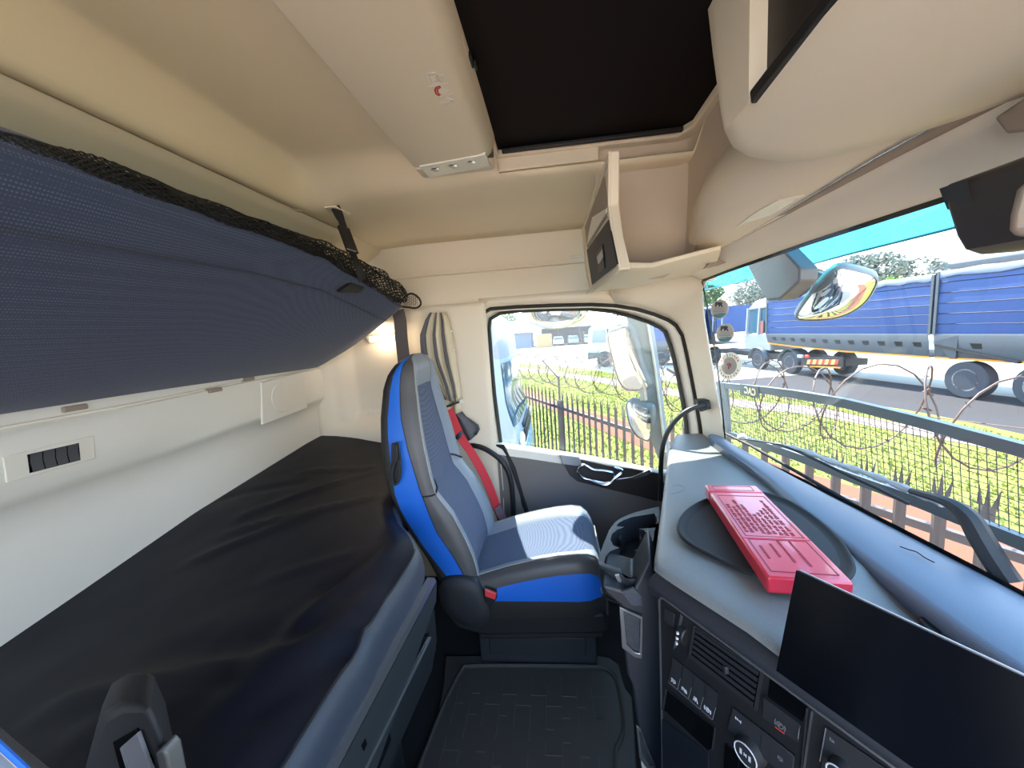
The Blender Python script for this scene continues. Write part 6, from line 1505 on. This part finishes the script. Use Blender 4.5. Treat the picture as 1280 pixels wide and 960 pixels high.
def trailer(label, sa, sb, ztop_, seams, low):
    t = thing('tipper_trailer', label, 'trailer', tp((sa + sb) / 2, GZ, 1.2))
    n = 26; rows = []
    for i in range(n + 1):
        s = lerp(sa, sb, i / n)
        rows.append([tp(s, z, 0.05 - 0.05 * math.sin(PI * k / 10) * (0.8 + .3 * noise.noise(V((s * 1.7, z * 2, 0))))) for k, z in enumerate([lerp(0.30, ztop_, k / 10) for k in range(11)])])
    mb = MB(); mb.grid(rows); mb.build('side_tarp', M['tarp'], t, sharp=80)
    mb = MB(); mb.prism([tp(sa, .30, .06), tp(sb, .30, .06), tp(sb, ztop_, .06), tp(sa, ztop_, .06)], TN * 2.4); mb.build('trailer_body', M['tarp'], t)
    for k in range(seams):
        z = lerp(.30, ztop_, (k + 1) / (seams + 1))
        kk = 10 * (k + 1) / (seams + 1)
        mb = MB(); mb.tube([tp(lerp(sa, sb, i / 12), z + .01 * math.sin(i * 1.7), 0.05 - 0.052 * math.sin(PI * kk / 10)) for i in range(13)], .010, 4); mb.build('tarp_seam', M['seamdark'], t)
    mb = MB(); mb.grid([[tp(lerp(sa, sb, i / 30), ztop_ + .02, .5), tp(lerp(sa, sb, i / 30), ztop_ + 0.05 + .02 * math.sin(i * 2.3), .06), tp(lerp(sa, sb, i / 30), ztop_ - 0.02, -.03), tp(lerp(sa, sb, i / 30), ztop_ - .15 - .03 * math.sin(i * 1.9), -.01)] for i in range(31)]); mb.build('roof_tarp', M['tarp_top'], t, sharp=80)
    for k in range(0, 2):
        s = lerp(sa, sb, k)
        mb = MB(); mb.bar(tp(s, .28, -.02), tp(s, ztop_ + .02, -.02), .07, .03, TN); mb.build('side_post', M['tr_grey'], t)
    # lower steel side with tie-down openings, yellow strip along its curved lower edge
    lo = [low(lerp(sa, sb, i / 16)) for i in range(17)]; ss = [lerp(sa, sb, i / 16) for i in range(17)]
    mb = MB(); mb.grid([[tp(s, .32, -.01), tp(s, .26, -.03), tp(s, l + .06, .06), tp(s, l, .08), tp(s, l, 2.2)] for s, l in zip(ss, lo)]); mb.build('chassis_side', M['tr_grey'], t, sharp=40)
    for i in range(12):
        s = lerp(sa, sb, (i + .6) / 12.5); l = low(s)
        if l > 0.1: continue
        z = lerp(.26, l + .06, .45)
        mb = MB(); mb.prism([tp(s - .11, z + .07, -.015), tp(s + .13, z + .07, -.015), tp(s + .07, z - .08, .02), tp(s - .13, z - .08, .02)], TN * 0.02); mb.build('side_opening', M['black'], t)
    mb = MB(); mb.ribbon([tp(s, l + .01, .055) for s, l in zip(ss, lo)], (0, 0, 1), .055, .012); mb.build('yellow_strip', M['yellow'], t, label='yellow reflective strip')
    return t
def low1(s): return interp([(1.1, -.40), (2.0, -.39), (4.1, -.36), (6.0, -.28), (7.5, -.2), (8.2, -.14)], s)
def low2(s): return interp([(-14, -.42), (-9, -.40), (1.0, -.40)], s)
tA = trailer('blue tarpaulin side-tipper trailer behind the folded front mirror', 1.15, 8.1, 2.02, 5, low1)
tB = trailer('blue tarpaulin trailer with large wheels beside the black camera housing', -13.0, 1.02, 2.08, 5, low2)
for s in (0.25, -1.25, -2.7): wheel(tB, tp(s, GZ + .52, .25), TN, .52, .34)
mb = MB(); mb.prism([tp(.95, .1, -.03), tp(.6, -.38, .0), tp(.45, -.38, 0), tp(.4, .28, -.03)], TN * 0.05); mb.build('side_gusset', M['tr_grey'], tB)
mb = MB(); mb.prism([tp(.95, -.05, -.05), tp(-.9, -.42, -.05), tp(-.9, -.36, -.05), tp(.95, .02, -.05)], TN * 0.3); mb.build('mudguard', M['black'], tB)
for s in (7.0, 5.6): wheel(tA, tp(s, GZ + .5, 1.6), TN, .5, .3)
# tractor unit whose chassis tail pokes out before the first trailer
t = thing('truck_tractor', 'truck tractor with open cab and chevron tail board at the end of the blue trailer', 'truck', tp(7.5, GZ, 0.4))
mb = MB(); mb.prism([tp(4.2, -.70, .3), tp(12.5, -.62, .3), tp(12.5, -.85, .3), tp(4.2, -.95, .3)], TN * 0.9); mb.build('chassis_frame', M['black'], t)
q0, q1 = tp(4.05, -.62, .0), tp(5.75, -.62, .0)
mb = MB(); mb.prism([tp(3.95, -.56, -.05), tp(5.9, -.70, -.05), tp(5.9, -1.04, -.05), tp(3.95, -.96, -.05)], TN * 0.06); mb.build('tail_board', M['black'], t)
for k in range(10):
    s = lerp(4.1, 5.55, k / 10)
    mb = MB(); z0 = lerp(-.66, -.76, k / 10); mb.prism([tp(s, z0, -.058), tp(s + .145, z0 - .01, -.058), tp(s + .20, z0 - .2, -.058), tp(s + .055, z0 - .19, -.058)], TN * 0.006); mb.build('chevron_stripe', M['chev_r' if k % 2 == 0 else 'chev_y'], t)
mb = MB(); mb.bar(tp(4.0, -.96, -.06), tp(5.4, -1.03, -.06), .04, .05); mb.build('tail_strip', M['yellow'], t)
mb = MB(); mb.box(tp(5.9, -.64, -.08), (.1, .34, .14)); mb.build('tail_light', M['white_paint'], t, bevel=.02)
mb = MB(); mb.box(tp(5.55, -.62, -.08), (.1, .2, .12)); mb.build('tail_light', M['chev_r'], t, bevel=.02)
for s in (6.9, 9.0): wheel(t, tp(s, GZ + .5, .35), TN, .5, .3)
for s in (6.9, 9.0):
    mb = MB(); mb.grid([[tp(s + .62 * math.cos(a), GZ + .5 + .6 * math.sin(a), d) for a in [PI * k / 8 for k in range(9)]] for d in (.1, .75)]); mb.build('mudguard', M['tr_grey'], t, thick=.02)
# cab with pillars, door and open side
mb = MB(); mb.prism([tp(8.25, -.55, .3), tp(10.2, -.55, .3), tp(10.25, .25, .3), tp(8.25, .3, .3)], TN * 2.1); mb.build('cab_lower', M['white_paint'], t, bevel=.06)
mb = MB(); mb.prism([tp(8.3, 1.55, .3), tp(10.0, 1.5, .3), tp(9.7, 1.95, .5), tp(8.4, 2.1, .5)], TN * 1.9); mb.build('cab_roof', M['white_paint'], t, bevel=.08)
for s in (8.35, 9.15, 10.05):
    mb = MB(); mb.bar(tp(s, .25, .32), tp(s - .05, 1.6, .36), .10, .10, TN); mb.build('cab_pillar', M['white_paint'], t)
mb = MB(); mb.prism([tp(8.4, .3, .42), tp(10.0, .3, .42), tp(9.95, 1.55, .42), tp(8.4, 1.55, .42)], TN * .02); mb.build('cab_window', M['win'], t)
mb = MB(); mb.box(tp(9.0, .55, .37), (.05, .38, .75)); mb.build('seat_back', mat('seat_brown', (150, 96, 84), .7), t, bevel=.03)
# a second blue trailer further along and the row behind
t = trailer('distant blue trailer beside the pillar of the windscreen', 12.4, 24.0, 1.85, 3, lambda s: -.35)
for s in (13, 14.4): wheel(t, tp(s, GZ + .5, .3), TN, .5, .3)
for k in range(4):
    mb = MB(); mb.bar(tp(11.6 + k * .9, .4, -.12), tp(11.5 + k * .9, 1.8, -.12), .05, .05, TN); mb.build('ladder_post', M['white_paint'], t)

# ---------------------------------------------------------------- pale blue truck with a blue load, seen through the door window
def box_truck():
    c0 = V((2.3, 26.3, GZ)); ux = V((.95, -.30, 0)).normalized(); uy = V((.30, .95, 0)).normalized()
    f = lambda a, b, z: c0 + ux * a + uy * b + V((0, 0, z))
    t = thing('cab_over_truck', 'pale blue cab-over truck with a blue load, seen through the door window', 'truck', f(1, 1, 0))
    prof = [(0.0, .55), (0.0, 1.35), (.12, 2.55), (.35, 2.75), (1.95, 2.85), (2.0, 2.7), (2.0, 1.0), (1.55, 1.0), (1.4, 1.12), (1.1, 1.2), (.8, 1.12), (.6, .95), (.5, .55)]
    mb = MB(); mb.prism([f(a, 0, z) for a, z in prof], uy * 2.4); mb.build('cab_shell', M['sky_paint'], t, bevel=.05)
    mb = MB(); mb.prism([f(a, -.02, z) for a, z in ((.32, 1.62), (1.25, 1.62), (1.25, 2.45), (.42, 2.45))], uy * .04); mb.build('door_window', M['win'], t)
    mb = MB(); mb.prism([f(a, -.03, z) for a, z in ((1.32, 1.6), (1.42, 1.6), (1.42, 2.5), (1.32, 2.5))], uy * .04); mb.build('rear_pillar', M['black'], t)
    mb = MB(); mb.prism([f(a, -.02, z) for a, z in ((.0, .5), (1.0, .75), (1.0, .95), (0, 1.0))], uy * .03); mb.build('step_panel', M['tr_grey'], t)
    mb = MB(); mb.bar(f(-.25, -.1, 1.7), f(-.25, -.1, 2.45), .16, .2, uy); mb.build('cab_mirror', M['black'], t)
    mb = MB(); mb.prism([f(a, .1, z) for a, z in ((2.05, 1.1), (3.0, 1.1), (3.3, 3.05), (2.2, 3.25), (2.0, 2.9))], uy * 2.2); mb.build('wind_fairing', M['sky_paint'], t, bevel=.08)
    mb = MB(); mb.prism([f(a, -.03, z) for a, z in ((2.08, 1.1), (2.6, 1.1), (2.5, 2.6), (2.12, 2.7))], uy * .08); mb.build('dark_gap', M['tr_grey'], t)
    mb = MB(); mb.prism([f(a, .2, z) for a, z in ((1.5, .75), (7, .75), (7, 1.05), (1.5, 1.05))], uy * 2.0); mb.build('chassis_frame', M['tr_grey'], t)
    mb = MB(); mb.lathe(f(2.3, .25, .85), ux, [(0, .28), (1.3, .28), (1.3, .001)], 18); mb.build('fuel_tank', M['steel'], t)
    for a in (1.1, 4.6, 5.9): wheel(t, f(a, .22, .52), -uy * -1, .52, .34)
    return f, t
fT, t = box_truck()
mb = MB(); mb.prism([fT(a, 0, z) for a, z in ((3.6, 1.5), (7.0, 1.5), (7.0, 3.55), (3.6, 3.6))], V((.3, .95, 0)) * 2.4); mb.build('load_body', M['tarp'], t)
mb = MB(); mb.prism([fT(a, -.03, z) for a, z in ((3.6, 1.0), (7, 1.0), (7, 1.5), (3.6, 1.5))], V((.3, .95, 0)) * .1); mb.build('chassis_side', M['tr_grey'], t)
mb = MB(); mb.bar(fT(5, -.08, 1.05), fT(7, -.08, 1.03), .03, .10); mb.build('yellow_strip', M['yellow'], t)
for k in range(1): wheel(t, fT(6.3 + 1.4 * k, .2, .5), (.3, .95, 0), .5, .3)
mb = MB(); mb.prism([fT(a, -.1, z) for a, z in ((5.6, .75), (7.3, .8), (7.3, 1.05), (5.6, 1.0))], V((.3, .95, 0)) * .1); mb.build('tail_board', M['chev_r'], t)

# ---------------------------------------------------------------- the neighbouring truck's nose at the rear edge of the door window
t = thing('parked_truck', 'white and blue truck nose parked alongside at the rear edge of the door window', 'truck', (-1.8, 6.15, GZ))
Y0 = 5.0
ntab = sorted([(q.z, q.x) for q in [at(x, y, y=Y0) for x, y in ((622, 396), (628, 408), (633, 440), (637, 475), (641, 505), (647, 525), (654, 542), (656, 556))]])
ntab = [(-1.3, ntab[0][1] - .06), (-1.0, ntab[0][1])] + ntab + [(1.62, ntab[-1][1] - .3), (1.75, ntab[-1][1] - .8)]
def nose(z, y): # front face x by height, rounded towards the corners
    u = (y - 6.15) / 1.15
    return interp(ntab, z) - 0.10 - 0.12 * abs(u) ** 6 * (1 if u > 0 else .5) + 0.06
zz = [-1.3, -1.15, -1.0, -.8, -.6, -.4, -.3, -.2, -.1, 0.0, .15, .3, .5, .7, .9, 1.1, 1.25, 1.38, 1.5, 1.62, 1.75]
yy_ = [5.0, 5.03, 5.1, 5.3, 5.6, 6.15, 6.6, 7.0, 7.2, 7.28, 7.3]
wh_z = [z for z in zz if z >= .85]; bl_z = [z for z in zz if z <= 0.9]
side = lambda z: [V((-3.4, 5.0, z))] + [V((nose(z, y), y, z)) for y in yy_] + [V((-3.4, 7.3, z))]
mb = MB(); mb.grid([side(z) for z in zz if z >= .9]); mb.build('cab_roof', M['white_paint'], t, sharp=60)
mb = MB(); mb.grid([side(z) for z in zz if z <= .9]); mb.build('cab_shell', M['sky_paint'], t, sharp=60)
mb = MB(); mb.grid([[V((nose(z, y) + .012, y - (.01 if y < 5.05 else 0), z)) for y in [5.02, 5.1, 5.3, 5.6, 6.15, 6.6, 7.0, 7.2]] for z in (-.02, .15, .3, .5, .7, .84)]); mb.build('truck_windscreen', M['win'], t, sharp=80)
mb = MB(); mb.grid([[V((nose(-.75, y) + d, y, z)) for y in [5.0, 5.04, 5.2, 5.6, 6.15, 6.7, 7.1, 7.26, 7.3]] for z, d in ((-1.2, -.02), (-1.15, .06), (-.6, .07), (-.42, .03), (-.4, -.02))]); mb.build('bumper', mat('teal_bumper', (96, 158, 190), .2, coat=.4), t, sharp=60)
for y in (5.2, 7.05):
    mb = MB(); mb.sphere((nose(-.25, y) + .01, y, -.24), .05, .14, .10, 12, 8); mb.build('headlamp', M['lens'], t)
for k in range(3):
    mb = MB(); mb.grid([[V((nose(z, y) + .015, y, z)) for y in (5.45, 5.8, 6.15, 6.5, 6.85)] for z in (-.36 + .11 * k, -.30 + .11 * k)]); mb.build('grille_slat', M['black'], t, thick=.02)
for y in (5.3, 7.0): wheel(t, V((-2.2, y, GZ + .5)), (0, 1, 0), .5, .3)

# ---------------------------------------------------------------- sheds, parked cars, wall
M['roof_w'] = mat('white_roof_sheet', (226, 226, 224), .5); M['wall_b'] = mat('blue_grey_wall', (88, 106, 126), .8); M['car_w'] = mat('car_white', (176, 178, 182), .3); M['car_g'] = mat('car_grey', (120, 124, 128), .3)
def shed(name, label, x0, x1, y, depth, h, roof_h, wallm, open_front=False):
    t = thing(name, label, 'building', ((x0 + x1) / 2, y + depth / 2, GZ))
    if not open_front:
        mb = MB(); mb.prism([(x0, y, GZ), (x1, y, GZ), (x1, y, GZ + h), (x0, y, GZ + h)], (0, depth, 0)); mb.build('wall_block', wallm, t)
    else:
        n = int((x1 - x0) / 3)
        for i in range(n + 1):
            mb = MB(); mb.bar((lerp(x0, x1, i / n), y, GZ), (lerp(x0, x1, i / n), y, GZ + h), .15, .15, (0, 1, 0)); mb.build('carport_post', M['tr_grey'], t)
        mb = MB(); mb.prism([(x0, y + depth, GZ), (x1, y + depth, GZ), (x1, y + depth, GZ + h), (x0, y + depth, GZ + h)], (0, .2, 0)); mb.build('back_wall', wallm, t)
    mb = MB(); mb.prism([(x0 - .5, y - .6, GZ + h), (x0 - .5, y + depth / 2, GZ + h + roof_h), (x0 - .5, y + depth + .6, GZ + h), (x0 - .5, y + depth + .6, GZ + h - .15), (x0 - .5, y + depth / 2, GZ + h + roof_h - .15), (x0 - .5, y - .6, GZ + h - .15)], (x1 - x0 + 1, 0, 0)); mb.build('roof', M['roof_w'], t)
    return t
shed('store_shed', 'low blue-grey shed under a white pitched roof far across the yard', -9.5, -3.4, 62, 8, 2.6, 1.9, M['wall_b'])
shed('carport', 'long open carport with a white roof over the parked cars', -2.0, 11, 64, 6, 3.0, .7, M['wall_b'], True)
mb = MB(); mb.box((-1.3, 60, GZ + 1.0), (2.4, 1.5, 2.0)); tag(mb.build('crate_stack', mat('crate_tan', (150, 122, 82), .8)), 'tan crate standing at the end of the carport', 'crate')
def car(x, y, m, label):
    t = thing('parked_car', label, 'car', (x, y, GZ), 'cars under the far carport')
    prof = [(-.85, .3), (-.88, .85), (-.80, .95), (-.68, 1.42), (.68, 1.42), (.80, .95), (.88, .85), (.85, .3)]
    mb = MB(); mb.prism([(x + a, y, GZ + z) for a, z in prof], (0, 4.0, 0)); mb.build('car_body', m, t, bevel=.08)
    mb = MB(); mb.prism([(x + a, y - .02, GZ + z) for a, z in ((-.72, .98), (-.62, 1.34), (.62, 1.34), (.72, .98))], (0, .03, 0)); mb.build('car_windscreen', M['win'], t)
    for sx_ in (-.7, .7): wheel(t, V((x + sx_, y + .5, GZ + .3)), (1, 0, 0), .3, .2)
cn = ['white', 'grey', 'white', 'white', 'grey']
cl = ['white car, first of the row from the tan crate', 'grey car, second of the row from the tan crate', 'white car, third of the row from the tan crate', 'white car, fourth of the row from the tan crate', 'grey car, fifth of the row from the tan crate']
for k in range(5): car(.9 + 2.35 * k, 61.5, M['car_w' if cn[k] == 'white' else 'car_g'], cl[k])
# warehouse roofs beyond the trailers
def wh(label, s0_, s1_, d, h, ridge, ro):
    t = thing('warehouse', label, 'building', tp((s0_ + s1_) / 2, GZ, d))
    mb = MB(); mb.prism([tp(s0_, GZ, d), tp(s1_, GZ, d), tp(s1_, h, d), tp(s0_, h, d)], TN * 14); mb.build('wall_block', M['white_paint'], t)
    mb = MB(); mb.prism([tp(s0_ - .5, h, d - .8), tp(s0_ - .5, ridge, d + 7), tp(s0_ - .5, h, d + 15), tp(s0_ - .5, h - .3, d + 15), tp(s0_ - .5, h - .3, d - .8)], TD * (s1_ - s0_ + 1)); mb.build('roof', ro, t)
    mb = MB(); mb.bar(tp(s0_, h - .25, d - .9), tp(s1_, h - .25, d - .9), .25, .3); mb.build('gutter', M['tr_grey'], t)
    return t
wh('pale warehouse with a grey sheet roof beyond the right blue trailer', -5.0, 22.5, 26, 4.3, 6.6, mat('grey_roof_sheet', (112, 118, 124), .5))
# ---------------------------------------------------------------- trees
def tree(label, x, y, h, r, m, seed, n=900, flat=.75, leaf=.28):
    rr = random.Random(seed)
    t = thing('tree', label, 'tree', (x, y, GZ))
    mb = MB(); mb.tube([V((x, y, GZ)), V((x + .1 * r, y, GZ + h * .35)), V((x, y + .1 * r, GZ + h * .7))], [.09 * r, .07 * r, .03 * r], 8)
    for k in range(5):
        a = k * 1.3; mb.tube([V((x, y, GZ + h * .35)), V((x + math.cos(a) * r * .5, y + math.sin(a) * r * .5, GZ + h * .68))], [.05 * r, .015 * r], 6)
    mb.build('trunk', mat('bark_%d' % seed, (104, 88, 74), .9, vary=.2, vscale=5), t)
    blobs = [(V((x + rr.uniform(-.6, .6) * r, y + rr.uniform(-.6, .6) * r, GZ + h - r * flat + rr.uniform(-.5, .35) * r * flat)), rr.uniform(.35, .6) * r) for k in range(9)] + [(V((x, y, GZ + h - r * flat)), r * .6)]
    vs, fs = [], []
    for i in range(n):
        c, br = blobs[i % len(blobs)]
        d = V((rr.gauss(0, 1), rr.gauss(0, 1), rr.gauss(0, 1))).normalized() * br * rr.uniform(.75, 1.0); d.z *= .8
        u = V((rr.gauss(0, 1), rr.gauss(0, 1), rr.gauss(0, .6))).normalized() * leaf * rr.uniform(.6, 1.3); w = u.cross(V((rr.gauss(0, 1), rr.gauss(0, 1), rr.gauss(0, 1)))).normalized() * leaf * .5
        o = len(vs); p = c + d; vs += [p - u, p + w, p + u, p - w]; fs.append((o, o + 1, o + 2, o + 3))
    mb = MB(); mb.v, mb.f = vs, fs; mb.build('leaves', m, t, kind='stuff', flat=True)
lf = lambda nm, c: mat(nm, c, .8, vary=.35, vscale=1.2, spec=.15)
L1, L2, L3 = lf('leaf_grey', (112, 118, 106)), lf('leaf_bright', (118, 142, 50)), lf('leaf_mid', (84, 108, 74))
for lb, px, py, xx, rpx, mm, sd, nl, lfs in (
    ('broad grey-green tree over the trailer just right of the front mirror', 1106, 306, 26.0, 40, L1, 1, 5200, .17),
    ('small bright green tree peeping over the trailer roof beside the grey-green one', 1118, 340, 21.0, 19, L2, 2, 1600, .10),
    ('pale grey-green tree below the turquoise visor behind the mirror arm', 938, 345, 25.0, 34, L1, 3, 3500, .17),
    ('grey-green tree top between the mirror and its arm', 1012, 326, 27.0, 26, L1, 4, 3000, .16),
    ('mid green tree above the stickers beside the windscreen pillar', 884, 352, 23.0, 24, L3, 5, 3000, .18)):
    p = at(px, py, x=xx); rad = rpx / 480.0 * (p - CAMLOC).length * 0.85
    tree(lb, p.x, p.y, p.z - GZ, rad, mm, sd, nl, leaf=lfs)
tree('dark green tree behind the store shed roof', -9.0, 74, 7.5, 3.2, L3, 6, 1200, leaf=.25)
tree('large green tree beyond the carport roof', 16, 80, 8, 4.0, L3, 7, 1000, leaf=.3)

# ================================================================ DRIVER'S ARMREST
t = thing('armrest', 'folding black armrest with a grey ribbed pad at the edge of the driver seat', 'armrest', (-0.52, 0.36, 0.55))
ar = [(116, 925), (128, 897), (150, 884), (178, 883), (187, 889), (203, 925), (214, 975), (150, 990), (100, 985)]
YA = 0.36
mb = MB(); mb.prism([at(x, y, y=YA) for x, y in ar], (-0.05, 0.05, 0.0)); mb.build('armrest_body', M['soft_black'], t, bevel=0.012, seg=3)
mb = MB(); mb.prism([at(x, y, y=YA - 0.002) for x, y in ((141, 928), (171, 911), (190, 950), (198, 985), (156, 985))], (0, 0.004, 0)); mb.build('pad_recess', M['gloss_black'], t)
for k in range(3):
    a0, a1 = (0.0, .10, .22)[k], (.08, .20, 1.0)[k]
    A_, B_, C_, D_ = V((149, 936, 0)), V((171, 917, 0)), V((193, 975, 0)), V((166, 990, 0))
    q = [lerp(A_, B_, a0), lerp(A_, B_, a1), lerp(D_, C_, a1), lerp(D_, C_, a0)]
    mb = MB(); mb.prism([at(p.x, p.y, y=YA - 0.006) for p in q], (0, 0.005, 0)); mb.build('ribbed_pad', mat('pad_grey', (124, 124, 130), .55) if k == 0 else bpy.data.materials['pad_grey'], t, bevel=.001)
mb = MB(); mb.prism([at(x, y, y=YA - 0.01) for x, y in ((193, 942), (201, 937), (208, 945), (216, 985), (203, 985))], (0, 0.02, 0)); mb.build('side_latch', mat('latch_grey', (90, 90, 88), .4), t, bevel=.003)
